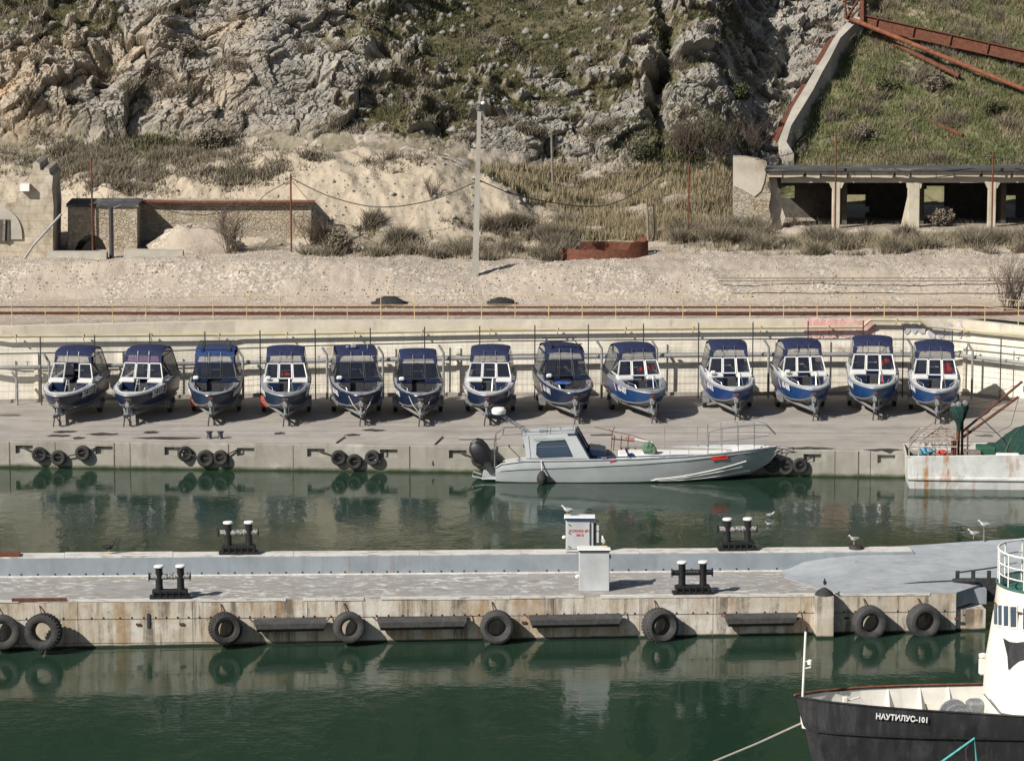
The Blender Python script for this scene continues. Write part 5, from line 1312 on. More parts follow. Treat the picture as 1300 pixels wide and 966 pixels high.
tufts('slope_dry_grass', rightz * (PYR < 225) * (SEG > 6.02) * (fbm(U * .3, V * .4, 3) > .1), 7000, .2, .5, .026, 'dry_grass', 5, .15, .45, 3)
dg = (1 - mound) * (fbm(U * .8, V * 1.2, 3) > -.25) * (B2(800, 262, 110, 36) + B2(900, 245, 50, 34) + .6 * B2(730, 250, 40, 18) + .7 * B2(650, 232, 50, 14)) * (PX > 570) * (PX < 960) * (PYR > 215) * (PYR < 305) * (.25 + (fbm(U * .4, V * .6, 3) > -.2))
tufts('dry_grass', dg, 6500, .18, .62, .026, 'dry_grass', 6, .16, .22, 4)
tufts('green_grass_patches', dg * (fbm(U * .5 + 9, V * .5, 3) > .25), 2500, .15, .4, .03, 'grass', 5, .15, .3, 5)
sc = ((PX > 385) * (PX < 720) * (PYR > 282 + 18 * ((PX > 480) & (PX < 560))) * (PYR < 334) + 1.0 * (PX > 840) * (PYR > 291) * (PYR < 333)) * (.05 + 1.1 * (fbm(U * .55, V * .9, 4) > .10))
sc = sc * (SEG > 3.0) * (SEG < 5)
tufts('scrub', sc * keep * shrub ** 1.5, 8500, .25, .85, .026, 'scrub', 8, .12, .6, 6, shrub)
tufts('slope_scrub', shrub ** 1.5 * rightz * (PYR < 225) * (SEG > 6.02) * ((fbm(U * .35 + 30, V * .4, 4) > .30) * 1.0 + .8 * B2(1190, 85, 60, 25) + .6 * B2(1270, 20, 60, 30)), 4500, .2, .7, .03, 'scrub', 7, .14, .6, 12, shrub)
tufts('scrub_dry', (sc + .1 * (sc > 0)) * keep, 1800, .15, .4, .024, 'dry_grass', 6, .16, .3, 7)
tufts('rock_shrubs', shrub ** 2 * rockz * (1 - rightz) * (PYR < 190) * (fbm(U * .3 + 60, V * .4, 3) > .18), 3800, .2, .6, .026, 'scrub', 8, .12, .6, 14, shrub)
tufts('ledge_scrub', (.1 + shrub) * veg * (PX < 620) * (SEG < 6.4), 5000, .15, .5, .03, 'scrub', 6, .16, .5, 8)
tufts('ledge_grass', (B2(190, 190, 70, 10) + B2(600, 200, 60, 10) * 0 + .6 * B2(860, 190, 60, 30)) * (1 - rightz), 2200, .15, .35, .03, 'grass', 6, .16, .4, 9)
# loose stones
def stones(name, weight, n, s0, s1, mat, seed):
    rg = np.random.default_rng(seed); w_ = np.clip(weight.ravel(), 0, None) * inview; ids = rg.choice(len(w_), size=n, p=w_ / w_.sum())
    c = np.stack([VX[ids], VY[ids], VZ[ids]], -1) + rg.normal(0, .08, (n, 3)) * [1, 1, .1]
    oc = np.array([[1, 0, 0], [0, 1, 0], [-1, 0, 0], [0, -1, 0], [0, 0, 1], [0, 0, -1]], float); fc = np.array([[0, 1, 4], [1, 2, 4], [2, 3, 4], [3, 0, 4], [1, 0, 5], [2, 1, 5], [3, 2, 5], [0, 3, 5]])
    s = rg.uniform(s0, s1, (n, 1, 1)) * rg.uniform(.5, 1.3, (n, 6, 1)); an = rg.uniform(0, 6.28, n); ca_, sa_ = np.cos(an), np.sin(an)
    v_ = oc[None] * s; v_ = np.stack([v_[..., 0] * ca_[:, None] - v_[..., 1] * sa_[:, None], v_[..., 0] * sa_[:, None] + v_[..., 1] * ca_[:, None], v_[..., 2] * .8], -1) + c[:, None]
    f_ = (fc[None] + 6 * np.arange(n)[:, None, None]).reshape(-1, 3); me_ = bpy.data.meshes.new(name)
    me_.vertices.add(n * 6); me_.vertices.foreach_set('co', v_.astype(np.float32).ravel()); me_.loops.add(len(f_) * 3); me_.loops.foreach_set('vertex_index', f_.astype(np.int32).ravel()); me_.polygons.add(len(f_))
    me_.polygons.foreach_set('loop_start', np.arange(0, len(f_) * 3, 3, dtype=np.int32)); me_.polygons.foreach_set('loop_total', np.full(len(f_), 3, dtype=np.int32)); me_.update(calc_edges=True)
    me_.materials.append(M[mat]); o_ = bpy.data.objects.new(name, me_); COL.objects.link(o_); tag(o_, kind='stuff')
M['stone_pale'] = plain('pale_limestone', (.48, .43, .36), .95, 0, .35, 2.5)
M['stone_grey'] = plain('grey_limestone', (.33, .315, .285), .95, 0, .35, 2.5)
gb = (SEG > .3) * (SEG < 3.4)
stones('gravel', gb * (.25 + (fbm(U * .35 + 5, V * .5, 3) > .0)), 16000, .02, .065, 'stone_pale', 1)
stones('mound_stones', mound + .6 * (SEG > 3.3) * (SEG < 5.9) * (PX < 960), 3500, .02, .07, 'stone_pale', 2)
stones('hill_boulders', grass * rockz * (1 - rightz) * (PYR < 205) * (fbm(U * .45 + 80, V * .6, 3) > .12), 320, .10, .36, 'boulder', 6)
stones('fallen_rocks', (SEG > 3.2) * (SEG < 6.1) * (PX < 1400) * (1 - rock) * keep, 350, .08, .24, 'stone_grey', 3)


# ---------------------------------------------------------------- floating pier
PA = math.atan2(2.8, 34.3); TILT = -.32 / 34.3
P0 = PZ(0, 763, 1.70)
ux = Vector((math.cos(PA), math.sin(PA), 0)); vy = Vector((-math.sin(PA), math.cos(PA), 0))
def pp_(u, v_, z): return P0 + ux * u + vy * v_ + Vector((0, 0, z + TILT * u))      # z measured from the deck
def pier_u(px, v_=0, z=0):
    lo, hi = -30, 60
    for _ in range(40):
        mid = (lo + hi) / 2; q = pp_(mid, v_, z); x, _y = proj(q.x, q.y, q.z)
        if x < px: lo = mid
        else: hi = mid
    return mid
UL, UR, UE = -26.0, pier_u(1214), pier_u(1253)
UM = pier_u(1000, 3.9)
pier = thing('concrete_pier', 'long weathered concrete pier with tyres hung along its stained side', 'pier')
def slab(u0, u1, v0, v1, z0, z1, mb, n_=1):
    for i in range(n_):
        a0 = u0 + (u1 - u0) * i / n_; a1 = u0 + (u1 - u0) * (i + 1) / n_
    c = [(u0, v0), (u1, v0), (u1, v1), (u0, v1)]
    vs = [pp_(a_, b_, z0) for a_, b_ in c] + [pp_(a_, b_, z1) for a_, b_ in c]
    mb.add(vs, [(3, 2, 1, 0), (4, 5, 6, 7), (0, 1, 5, 4), (1, 2, 6, 5), (2, 3, 7, 6), (3, 0, 4, 7)])
a = MB(); slab(UL, UR, 0, 3.9, -3, -.02, a); slab(UR, UE, .15, 5.0, -3, -.62, a); a.build('pier_body', M['pier_side'], pier)
a = MB(); slab(UL, UR + .02, .0, 3.9, -.02, .0, a); a.build('deck', M['pier_deck'], pier)
# broken pale nosing along the front edge
a = MB(); u = UL; rr = random.Random(9)
while u < UR - 1:
    w_ = rr.uniform(.8, 3.0); slab(u, min(u + w_, UR), -.012 - rr.uniform(0, .02), .10 + rr.uniform(0, .12), -.05 - rr.uniform(0, .03), .012 + rr.uniform(0, .008), a); u += w_ + rr.choice([0, 0, .02, .6])
a.build('edge_nosing', M['kerb_white'], pier)
WH = .66
a = MB(); slab(UL, pier_u(1160, 4, .66), 3.9, 4.75, -3, WH, a); a.build('rear_wall', M['pier_grey'], pier)
a = MB(); slab(UL, UM, 3.86, 3.9, .004, .045, a); a.build('white_edge_strip', M['white_line'], pier)
a = MB(); u = UL; 
while u < pier_u(1150, 4, .66):
    w_ = rr.uniform(2, 6); slab(u, min(u + w_ - .015, pier_u(1158, 4, .66)), 4.0 + rr.uniform(0, .05), 4.78, WH + .001, WH + .03 + rr.uniform(0, .025), a); u += w_
a.build('rear_kerb', M['kerb_white'], pier)
# warped steel deck plate at the right end, from the high rear rim down to the front edge
a = MB(); us = [pier_u(p, 2) for p in (1000, 1030, 1060, 1100, 1150, 1200, 1240, 1290, 1360)]
vs = [0, .8, 1.6, 2.4, 3.2, 3.9, 4.4, 4.8]
g = []
for i, u in enumerate(us):
    for v_ in vs:
        t_ = v_ / 4.8; e_ = min(1, i / 3.0)
        vv_ = v_
        vfront = 2.9 * (1 - min(1, (u - us[0]) / (us[1] - us[0] + .4))) + .02 if i < 2 else .02
        if i >= 6: vfront = 1.3
        vv_ = vfront + (4.8 - vfront) * t_
        zz = .02 + (WH + .012) * (t_ ** (1.0 + 1.0 * (1 - e_) * 3)) + (.30 * max(0, (i - 4)) / 4 * t_)
        if i == 0: zz = .02 if v_ < 4.8 else WH
        g.append(pp_(u, vv_, zz))
nv = len(vs)
a.add(g, [(i * nv + k, i * nv + nv + k, i * nv + nv + k + 1, i * nv + k + 1) for i in range(len(us) - 1) for k in range(nv - 1)])
g2 = [p - Vector((0, 0, .0)) for p in g[::nv]]; a.add([p for p in g2] + [p - Vector((0, 0, .55)) for p in g2], [(i + 1, i, len(us) + i, len(us) + i + 1) for i in range(len(us) - 1)])
a.build('ramp_plate', M['pier_ramp'], pier, True)
a = MB(); ur = pier_u(1225, 1); slab(ur, pier_u(1252, 1), .9, 1.25, -.60, -.06, a); a.build('end_block', M['pier_grey'], pier)
a = MB()
ra, rb = pier_u(1128, 1.2), pier_u(1210, 1.0); a.tube([pp_(ra, .9, .10), pp_((ra + rb) / 2, 1.0, .19), pp_(rb, 1.1, .21)], .03, 5); a.tube([pp_(rb, 1.1, .2), pp_(rb + .8, 1.1, .2)], .10, 6)
for p_ in (1216, 1236, 1256):
    uu = pier_u(p_, 1.2); a.box(pp_(uu, 1.3, .27), (.14, .06, .50), Euler((0, 0, PA)))
a.tube([pp_(pier_u(1216, 1.2), 1.3, .46), pp_(pier_u(1270, 1.2), 1.3, .66)], .03, 4); a.build('steel_frame', M['dark_steel'], pier)
a = MB(); slab(pier_u(1214, 1.5), pier_u(1290, 1.5), 1.28, 1.5, -.6, .22, a); a.build('recess_shade', M['dark_steel'], pier)  # solid dark slab, coloured to stand in for a shaded recess
# bolt holes on both faces
a = MB()
for f_, vv_, zz in ((0, -.004, -.62), (1, 3.895, .10)):
    px = 12
    while px < (1230 if f_ == 0 else 1020):
        uu = pier_u(px, vv_); q = pp_(uu, vv_, zz); a.lathe([(.0, 0), (.032, 0), (.032, .01), (0, .01)], q, 8, Euler((R(90), 0, PA)).to_matrix()); px += rr.choice([14, 15, 18, 21, 22, 36])
tag(a.build('bolt_holes', M['black_paint'], pier), kind='stuff')
a = MB()
for px, zz in ((175, -.85), (230, -.85), (343, -.8), (460, -.8), (665, -.9), (1012, -.85), (1075, -.85), (1215, -.9), (405, -.7), (592, -.72)):
    q = pp_(pier_u(px), -.03, zz); a.box(q, (.16, .05, .07), Euler((0, 0, PA)))
tag(a.build('iron_brackets', M['rust'], pier), kind='stuff')
a = MB(); q = pp_(pier_u(188), -.02, -.72); a.box(q, (.09, .05, .5), Euler((0, 0, PA))); a.build('ladder_iron', M['dark_steel'], pier)
a = MB(); slab(pier_u(15), pier_u(85), -.03, .02, -.01, .10, a); a.build('rusty_strip', M['rust'], pier)
a = MB(); slab(pier_u(-30, 4.4, WH), pier_u(26, 4.4, WH), 4.1, 4.6, WH + .04, WH + .12, a); a.build('rusty_plank', M['rust'], pier)
a = MB(); slab(UL, UR - .02, -.006, .01, -.675, -.655, a); slab(UL, UR - .02, -.005, .01, -1.52, -1.50, a); a.build('construction_joint', M['dark_steel'], pier)
for px in (98, 244, 390, 548, 702, 812, 905, 1140):
    a = MB(); u = pier_u(px); slab(u, u + .014, -.006, .01, -1.6, -.06, a); a.build('vertical_joint', M['sleeper'], pier)
# fender pile
u0 = pier_u(1034); u1 = pier_u(1055)
t = thing('fender_pile', 'square pale concrete pile standing against the pier between tyre and fender', 'pile')
a = MB(); slab(u0, u1, -.62, -.03, -3, .05, a); a.build('pile', M['pier_side'], t)
a = MB(); q = pp_((u0 + u1) / 2, -.3, .06); a.lathe([(.34, 0), (.28, .10), (.10, .22), (0, .26)], q, 12); a.build('cap', M['rubber'], t, True)

# double bollards
def bollard(root, worn):
    bm_ = MB(); bm_.box((0, 0, .05), (1.42, .42, .10), None, .02); bm_.build('base_plate', M['black_paint'], root)
    bm_ = MB(); bm_.box((0, .02, .23), (1.24, .36, .16), None, .04)
    for k in range(6): bm_.box((-.55 + .22 * k, -.02, .17), (.05, .42, .16), None, .01)
    bm_.build('plinth', M['black_paint'], root)
    for s in (-1, 1):
        p_ = MB(); p_.lathe([(.135, .28), (.125, .5), (.125, 1.02), (.14, 1.08)], (s * .37, 0, 0), 20); po = p_.build('post', M['black_paint'], root, True)
        c_ = MB(); c_.lathe([(.14, 1.08), (.175, 1.10), (.175, 1.14), (.15, 1.165), (0, 1.17)], (s * .37, 0, 0), 22); c_.build('cap', M['white_paint'], po, True)
    b2 = MB(); Mx = Euler((0, R(90), 0)).to_matrix(); b2.lathe([(.10, -.70), (.10, .70)], (0, 0, .76), 16, Mx); 
    for k in range(8): b2.lathe([(.10, 0), (.112, .02), (.10, .04)], (-.22 + k * .055, 0, .76), 14, Mx)
    b2.build('crossbar', M[worn], root, True)
    for s in (-1, 1): e = MB(); e.lathe([(0, -.03), (.155, -.03), (.155, .0), (.0, .03)], (s * .71, 0, .76), 16, Mx); e.build('end_disc', M['black_paint'], root, True)
for px, v_, z, wn_, lb in ((216, .22, .012, 'worn_black', 'double mooring bollard on the pier front edge above the rust stain, at left'), (303, 4.35, WH + .05, 'worn_black', 'double mooring bollard with flaking crossbar on the pier rear edge, at left'),
                         (879, .22, .012, 'black_paint', 'clean black double bollard on the pier front edge right of the cabinets'), (936, 4.35, WH + .05, 'worn_black', 'double bollard with striped crossbar on the pier rear edge, at right')):
    t = thing('mooring_bollard', lb, 'bollard', pp_(pier_u(px, v_, z), v_, z), PA, 'double bollards on the pier'); bollard(t, wn_)
# cabinets
t = thing('electric_cabinet', 'grey electric cabinet with red lettering and blue edged roof on the pier', 'cabinet', pp_(pier_u(736, 4.3, WH), 4.30, WH + .04), PA + R(-6))
a = MB(); a.box((0, 0, .62), (1.0, .5, 1.20), None, .02); a.build('body', M['grey_box'], t)
a = MB(); a.box((-.04, -.265, .66), (.84, .03, 1.02), None, .01); dr = a.build('door', M['grey_box'], t)
a = MB()
for z in (.25, .75, 1.05): a.tube([(-.40, -.29, z), (-.34, -.31, z - .04)], .02, 5)
a.tube([(.36, -.29, .3), (.36, -.29, 1.1)], .014, 5); a.build('handle', M['dark_steel'], dr)
a = MB(); a.box((0, -.02, 1.265), (1.12, .62, .08), None, .02); a.build('roof', M['white_paint'], t)
a = MB(); a.box((.0, -.345, 1.245), (1.10, .04, .07), None, .01); a.build('roof_edge', M['hull_blue'], t)
text_mesh('lettering', 'КОЛОНКА №1', .125, M['red_text'], dr, frame_m((-.02, -.285, .80), (1, 0, 0), (0, 0, 1)), .85, .004, .002)
text_mesh('lettering', '380 В', .125, M['red_text'], dr, frame_m((.0, -.285, .65), (1, 0, 0), (0, 0, 1)), .9, .004, .002)
a = MB(); a.box((.56, 0, .62), (.10, .36, .8), None, .02); a.build('side_duct', M['dark_steel'], t)
a = MB(); a.box((.64, -.02, .95), (.1, .3, .34), None, .01); a.box((.64, -.02, .55), (.1, .3, .40), None, .01); a.build('meter_box', M['grey_box'], t)
a = MB(); a.box((.1, .05, -.36), (1.0, .66, .70)); a.build('plinth', M['pier_grey'], t)
a = MB(); a.lathe([(0, 0), (.07, .02), (.08, .08), (.03, .12), (0, .12)], (-.56, -.2, .5), 10); a.build('lamp', M['white_paint'], t, True)
t = thing('metal_box', 'plain pale grey metal box with overhanging lid, in front of the lettered cabinet', 'cabinet', pp_(pier_u(754, 1.1), 1.1, .0), PA + R(-4))
a = MB(); a.box((0, 0, .72), (1.06, .6, 1.44), None, .015); a.build('body', M['grey_box'], t)
a = MB(); a.box((0, -.01, 1.47), (1.16, .68, .06), None, .015); a.build('lid', M['white_paint'], t)
a = MB(); a.box((0, -.355, 1.45), (1.12, .02, .04)); a.build('lid_edge', M['hull_navy'], t)
a = MB(); a.lathe([(0, 0), (.08, .02), (.09, .09), (.03, .13), (0, .13)], (-.58, -.2, .45), 10); a.build('lamp', M['white_paint'], t, True)
a = MB(); a.box((.56, -.1, 1.2), (.05, .1, .12)); a.build('hinge', M['dark_steel'], t)

# tyres
def tyre_mb(R_, w_, n_=30, treads=True):
    b_ = MB(); h_ = w_ / 2
    prof = [(R_ * .52, -h_ * .75), (R_ * .60, -h_ * .95), (R_ * .80, -h_ * 1.05), (R_ * .94, -h_ * .92), (R_, -h_ * .65), (R_, 0), (R_, h_ * .65), (R_ * .94, h_ * .92), (R_ * .80, h_ * 1.05), (R_ * .60, h_ * .95), (R_ * .52, h_ * .75), (R_ * .55, 0), (R_ * .52, -h_ * .75)]
    b_.lathe(prof, (0, 0, 0), n_, Euler((R(90), 0, 0)).to_matrix())
    if treads:
        for k in range(n_):
            an = 2 * math.pi * k / n_
            for s in (-1, 1): b_.box((math.cos(an) * R_ * .985, s * h_ * .5, math.sin(an) * R_ * .985), (R_ * .06, h_ * .7, R_ * .10), Euler((0, -an, 0)).to_matrix() @ Euler((R(18 * s), 0, 0)).to_matrix())
    return b_
TP = [(3, -.98, .60, 'worn truck tyre cut by the left frame edge on the pier side'), (55, -.90, .62, 'truck tyre standing furthest off the pier, second from left'), (286, -.92, .55, 'knobbly truck tyre hung right of the rust stained wall section'),
      (443, -.92, .54, 'truck tyre hung between the two left rubber fenders'), (631, -.96, .58, 'truck tyre with pale sidewall hung left of the cabinets'), (838, -.96, .60, 'truck tyre hung below the clean black double bollard'),
      (1104, -.92, .60, 'truck tyre just right of the concrete pile'), (1173, -.88, .60, 'rightmost truck tyre on the pier, near the ship')]
for i, (px, z, r_, lb) in enumerate(TP):
    off = .78 if i == 1 else .46
    o = tyre_mb(r_ * 1.0, .52 + .05 * (i % 3), 30, i in (1, 2, 5)).build('truck_tyre', M['rubber_dry'] if i not in (1, 2) else M['rubber'], None, True); u = pier_u(px, -off, z)
    o.location = pp_(u, -off, z); o.rotation_euler = (R(-6), R(i * 17), PA + R([10, -14, 8, 5, -6, 12, 4, 6][i])); tag(o, lb, 'tyre', 'truck tyres hung on the pier side')
    c_ = MB(); top = pp_(u, -.02, .02); 
    c_.tube([pp_(u, -off, z + r_ * .5), pp_(u - .1, -.12, z + r_ * .95), pp_(u - .15, -.03, -.15 if i else -.2)], .022, 5); tag(c_.build('tyre_chain', M['rust']), 'rusty chain holding tyre: ' + lb.split(' on the ')[0][:60], 'chain', 'chains holding the pier tyres')
for px0, px1, z, lb in ((322, 414, -.86, 'black rubber fender bar left of the middle tyres, first from left'), (479, 592, -.84, 'black rubber fender bar between the fourth and fifth truck tyres'), (672, 789, -.80, 'black rubber fender bar under the cabinets'), (921, 1011, -.82, 'black rubber fender bar left of the concrete pile')):
    ua, ub = pier_u(px0, -.3), pier_u(px1, -.3); L_ = ub - ua; t = thing('rubber_fender', lb, 'fender', pp_((ua + ub) / 2, -.28, z), PA, 'long rubber fender bars on the pier side')
    b_ = MB(); secs = []
    for x_ in (-L_ / 2, -L_ / 2 + .04, L_ / 2 - .25, L_ / 2): secs.append([(x_ + .10 * (math.sin(k * math.pi / 4 + .39) < 0) * (1 if x_ < 0 else -1), -.0 + .24 * math.cos(k * math.pi / 4 + .39), .23 * math.sin(k * math.pi / 4 + .39)) for k in range(8)])
    b_.loft(secs, True, True, True); b_.build('bar', M['rubber_dry'], t)
    for s in (-1, 1): b_ = MB(); b_.tube([(s * (L_ / 2 - .05), 0, .05), (s * (L_ / 2 + .18), .24, .22)], .02, 5); b_.build('hanging_chain', M['rust'], t)

# ---------------------------------------------------------------- quay furniture
qt = [(50, 577), (74, 581), (105, 575), (235, 576), (261, 582), (280, 581), (430, 581), (450, 586), (473, 581), (608, 583), (980, 589), (998, 593), (1016, 591)]
ql = ['car tyre on the quay wall, leftmost', 'car tyre hanging lowest in the leftmost group', 'car tyre at the right of the leftmost group, hung highest', 'car tyre at the left of the second group', 'large low car tyre in the middle of the second group', 'car tyre at the right of the second group',
      'car tyre at the left of the third group', 'car tyre hanging lowest in the third group', 'car tyre at the right of the third group', 'single car tyre behind the outboard of the moored boat', 'car tyre just off the bow of the moored boat', 'middle car tyre right of the moored boat', 'rightmost car tyre on the quay, right of the moored boat']
def quay_px(px, row, off):
    Y = 160.0
    for _ in range(6):
        p_ = PY(px, row, Y); Y = quay_y(p_.x) - off
    return PY(px, row, Y)
tyv = tyre_mb(.335, .20, 24, False).build('car_tyre', M['rubber'], None, True); first = True
tpos = []
for i, ((px, row), lb) in enumerate(zip(qt, ql)):
    o = tyv if first else tyv.copy()
    if not first: COL.objects.link(o)
    first = False; p_ = quay_px(px, row, .16); o.location = p_; o.rotation_euler = (R(-4), R(i * 31), R([8, -10, -14, 12, -6, -10, 6, 4, -12, 5, 8, -4, 6][i])); s = [1, 1, 1, 1, 1.12, 1, 1, 1, 1, 1, 1.05, 1, 1][i]; o.scale = (s, s, s)
    tag(o, lb, 'tyre', 'car tyres strung on the quay wall'); tpos.append(p_)
for k, (a_, seq, b2, lb) in enumerate((((25, 566), (0, 1, 2), (128, 566), 'sagging chain carrying the leftmost three quay tyres'), ((217, 567), (3, 4, 5), (310, 567), 'sagging chain carrying the second group of quay tyres'), ((400, 570), (6, 7, 8), (493, 571), 'sagging chain carrying the third group of quay tyres'),
                         ((581, 573), (9,), (640, 585), 'short chain holding the single tyre behind the outboard'), ((960, 585), (10, 11, 12), (1035, 579), 'chain carrying the three tyres right of the moored boat'))):
    b_ = MB(); P_ = [quay_px(a_[0], a_[1], -.2), quay_px(a_[0] + 8, a_[1] + 3, .05)] + [tpos[j] for j in seq] + [quay_px(b2[0] - 8, b2[1] + 3, .05), quay_px(b2[0], b2[1], -.2)]
    b_.tube(P_, .032, 5); tag(b_.build('quay_chain', M['dark_rope']), lb, 'chain')
for px, lb in ((266, 'small dark bollard on the quay edge, the left of the pair'), (280, 'small dark bollard on the quay edge, the right of the pair')):
    b_ = MB(); p_ = PZ(px, 556.5, QZ + .004); b_.lathe([(.14, 0), (.12, .04), (.10, .10), (.10, .24), (.15, .27), (.15, .31), (0, .33)], p_, 12); tag(b_.build('quay_bollard', M['dark_steel'], None, True), lb, 'bollard')
for P_, lb in (([(438, 554), (427, 562), (425, 585)], 'thin rusty hose hanging over the quay edge at the third tyre group'), ([(562, 554), (552, 564), (549, 590)], 'thin rusty hose hanging over the quay edge left of the moored boat')):
    b_ = MB(); b_.tube([PZ(*P_[0], QZ + .05), PZ(P_[1][0], P_[1][1], QZ + .03), quay_px(P_[2][0], P_[2][1], .04)], .03, 5); tag(b_.build('hose', M['dark_rope']), lb, 'hose')
b_ = MB(); b_.tube([PZ(583, 556.5, QZ + .07), PZ(632, 556, QZ + .07)], .06, 8); tag(b_.build('lying_pipe', M['grey_pipe']), 'short grey pipe lying on the apron behind the outboard', 'pipe')
for k, px in enumerate((12, 70, 145, 165, 290, 372, 520, 1060, 1090, 1105)):
    p_ = quay_px(px, 575, .004); b_ = MB(); b_.box((p_.x, p_.y, .58), (.025 if k % 2 else .05, .012, 1.1)); tag(b_.build('quay_joint', M['sleeper']), kind='structure')


# ---------------------------------------------------------------- moored grey cabin boat (local x: stern to bow)
def hit_quay_boat(px, row): return PZ(px, row, 0)
bs = PZ(630, 613, 0); be = PZ(955, 614, 0)
LB = 11.9
mbt = thing('moored_motorboat', 'long light grey cabin boat with black outboard moored along the quay', 'boat', (bs.x, bs.y + 1.25, 0), R(-1.6))
S_ = [ # x, half beam at gunwale, half beam at chine, chine z, gunwale z, knuckle z
 (0.0, 1.18, 1.05, .05, .62, .42), (.25, 1.25, 1.12, .04, .80, .50), (1.2, 1.30, 1.16, .03, .94, .58), (3.5, 1.34, 1.16, .03, .99, .68), (6.0, 1.34, 1.08, .05, 1.06, .82), (8.0, 1.24, .88, .10, 1.16, .97), (9.6, 1.00, .55, .20, 1.26, 1.12), (10.8, .62, .22, .40, 1.34, 1.22), (11.6, .22, .04, .85, 1.38, 1.30), (11.95, .03, .01, 1.28, 1.40, 1.36)]
h = MB()
for s in (-1, 1):
    secs = []
    for x, g_, c_, cz, gz, kz in S_:
        sec = [Vector((x - (.0), s * c_ * .1, cz - .30 if x < 9 else cz - .18)), Vector((x, s * c_, cz)), Vector((x, s * (c_ * .45 + g_ * .55 + .01), (cz + kz) / 2)), Vector((x, s * (g_ - .01), kz)), Vector((x, s * g_, kz + .025)), Vector((x, s * g_ * .985, gz))]
        secs.append(sec if s < 0 else sec[::-1])
    h.loft(secs)
h.add([(0, -1.18, .62), (0, -1.05, .05), (0, 0, -.25), (0, 1.05, .05), (0, 1.18, .62)], [(4, 3, 2, 1, 0)])
h.build('hull', M['boat_grey'], mbt, True)
h = MB()                                            # spray rails at the bow
for k, (z0, z1) in enumerate(((.10, .62), (.16, .86), (.02, .40))):
    pts = []
    for t_ in range(9):
        x = 6.6 + 3.9 * t_ / 8 + k * .15
        c_ = np.interp(x, [s[0] for s in S_], [s[2] for s in S_]); g_ = np.interp(x, [s[0] for s in S_], [s[1] for s in S_]); cz = np.interp(x, [s[0] for s in S_], [s[3] for s in S_]); kz = np.interp(x, [s[0] for s in S_], [s[5] for s in S_])
        z = max(cz, z0 + (z1 - z0) * (t_ / 8) ** 1.5); f_ = min(1, max(0, (z - cz) / max(.01, kz - cz))); hb = c_ + (g_ - c_) * (f_ ** .85); pts.append((x, -hb - .015, z))
    h.tube(pts, .022, 4)
tag(h.build('spray_rail', M['white_paint'], mbt), kind='stuff')
d = MB(); d.loft([[Vector((x, -g_ * .985, gz)), Vector((x, -g_ * .985 + min(.18, g_ * .5), gz + .02)), Vector((x, g_ * .985 - min(.18, g_ * .5), gz + .02)), Vector((x, g_ * .985, gz))][0:2] for x, g_, c_, cz, gz, kz in S_])
d.loft([[Vector((x, g_ * .985 - min(.18, g_ * .5), gz + .02)), Vector((x, g_ * .985, gz))] for x, g_, c_, cz, gz, kz in S_]); d.build('side_deck', M['boat_deck'], mbt)
d = MB(); d.loft([[Vector((x, -g_ * .985 + min(.18, g_ * .5), gz - .22)), Vector((x, g_ * .985 - min(.18, g_ * .5), gz - .22))] for x, g_, c_, cz, gz, kz in S_[1:]])
for s in (-1, 1): d.loft([[Vector((x, s * (g_ * .985 - min(.18, g_ * .5)), gz + .02)), Vector((x, s * (g_ * .985 - min(.18, g_ * .5)), gz - .22))] for x, g_, c_, cz, gz, kz in S_[1:]])
d.build('well_deck', M['boat_deck'], mbt)
d = MB(); d.box((7.8, 0, 1.03), (5.2, 1.3, .20), None, .05); d.build('fore_hatch', M['white_paint'], mbt)
d = MB(); d.tube([(4.3, -.95, 1.06), (8.8, -.80, 1.18)], .03, 6); d.build('blue_trunking', M['hull_blue'], mbt)
h = MB(); h.tube([(x, -g_ - .0, gz + .01) for x, g_, c_, cz, gz, kz in S_], .028, 6); h.tube([(x, g_, gz + .01) for x, g_, c_, cz, gz, kz in S_], .028, 6); h.build('rubbing_strake', M['alu_grey'], mbt, True)
# cabin
cab = MB(); yb = .98
side = [(1.35, .88), (1.15, 2.18), (3.55, 2.34), (3.95, 2.34), (4.75, .98)]
P_ = [(x, z) for x, z in side]
def cabside(y, yt): return [(x, (y if z < 1.2 else yt), z) for x, z in side]
L_ = cabside(-yb, -yb + .12); R_ = cabside(yb, yb - .12)
n_ = len(side); cab.add(L_ + R_, [tuple(range(n_))[::-1], tuple(range(n_, 2 * n_)), (1, 2, n_ + 2, n_ + 1), (2, 3, n_ + 3, n_ + 2), (3, 4, n_ + 4, n_ + 3), (0, 1, n_ + 1, n_)])
cab.build('cabin', M['boat_grey'], mbt)
def sidep(x, z, off): # point on the slanted side
    t_ = (z - .9) / 1.4; return (x, -(yb - .12 * min(1, max(0, t_))) - off, z)
g = MB(); loop = [(1.98, 1.10), (1.86, 1.24), (1.88, 1.78), (2.08, 1.90), (3.42, 1.98), (3.82, 1.16)]
g.add([sidep(x, z, .022) for x, z in loop], [tuple(range(6))[::-1]]); wdw = g.build('side_window', M['glass_blue'], mbt)
g = MB(); g.tube([sidep(x, z, .02) for x, z in loop + loop[:1]], .022, 4); g.build('window_seal', M['dark_frame'], wdw)
g = MB(); g.tube([sidep(1.9, 1.62, .03), sidep(3.55, 1.68, .03)], .012, 4); g.build('window_bar', M['steel'], wdw)
g = MB(); g.quad((4.00, -.84, 2.27), (4.74, -.92, 1.05), (4.74, .92, 1.05), (4.00, .84, 2.27)); g2 = [(p[0] + .03, p[1], p[2] + .02) for p in g.v]; g = MB(); g.add(g2, [(0, 1, 2, 3)]); g.build('windscreen', M['glass_blue'], mbt)
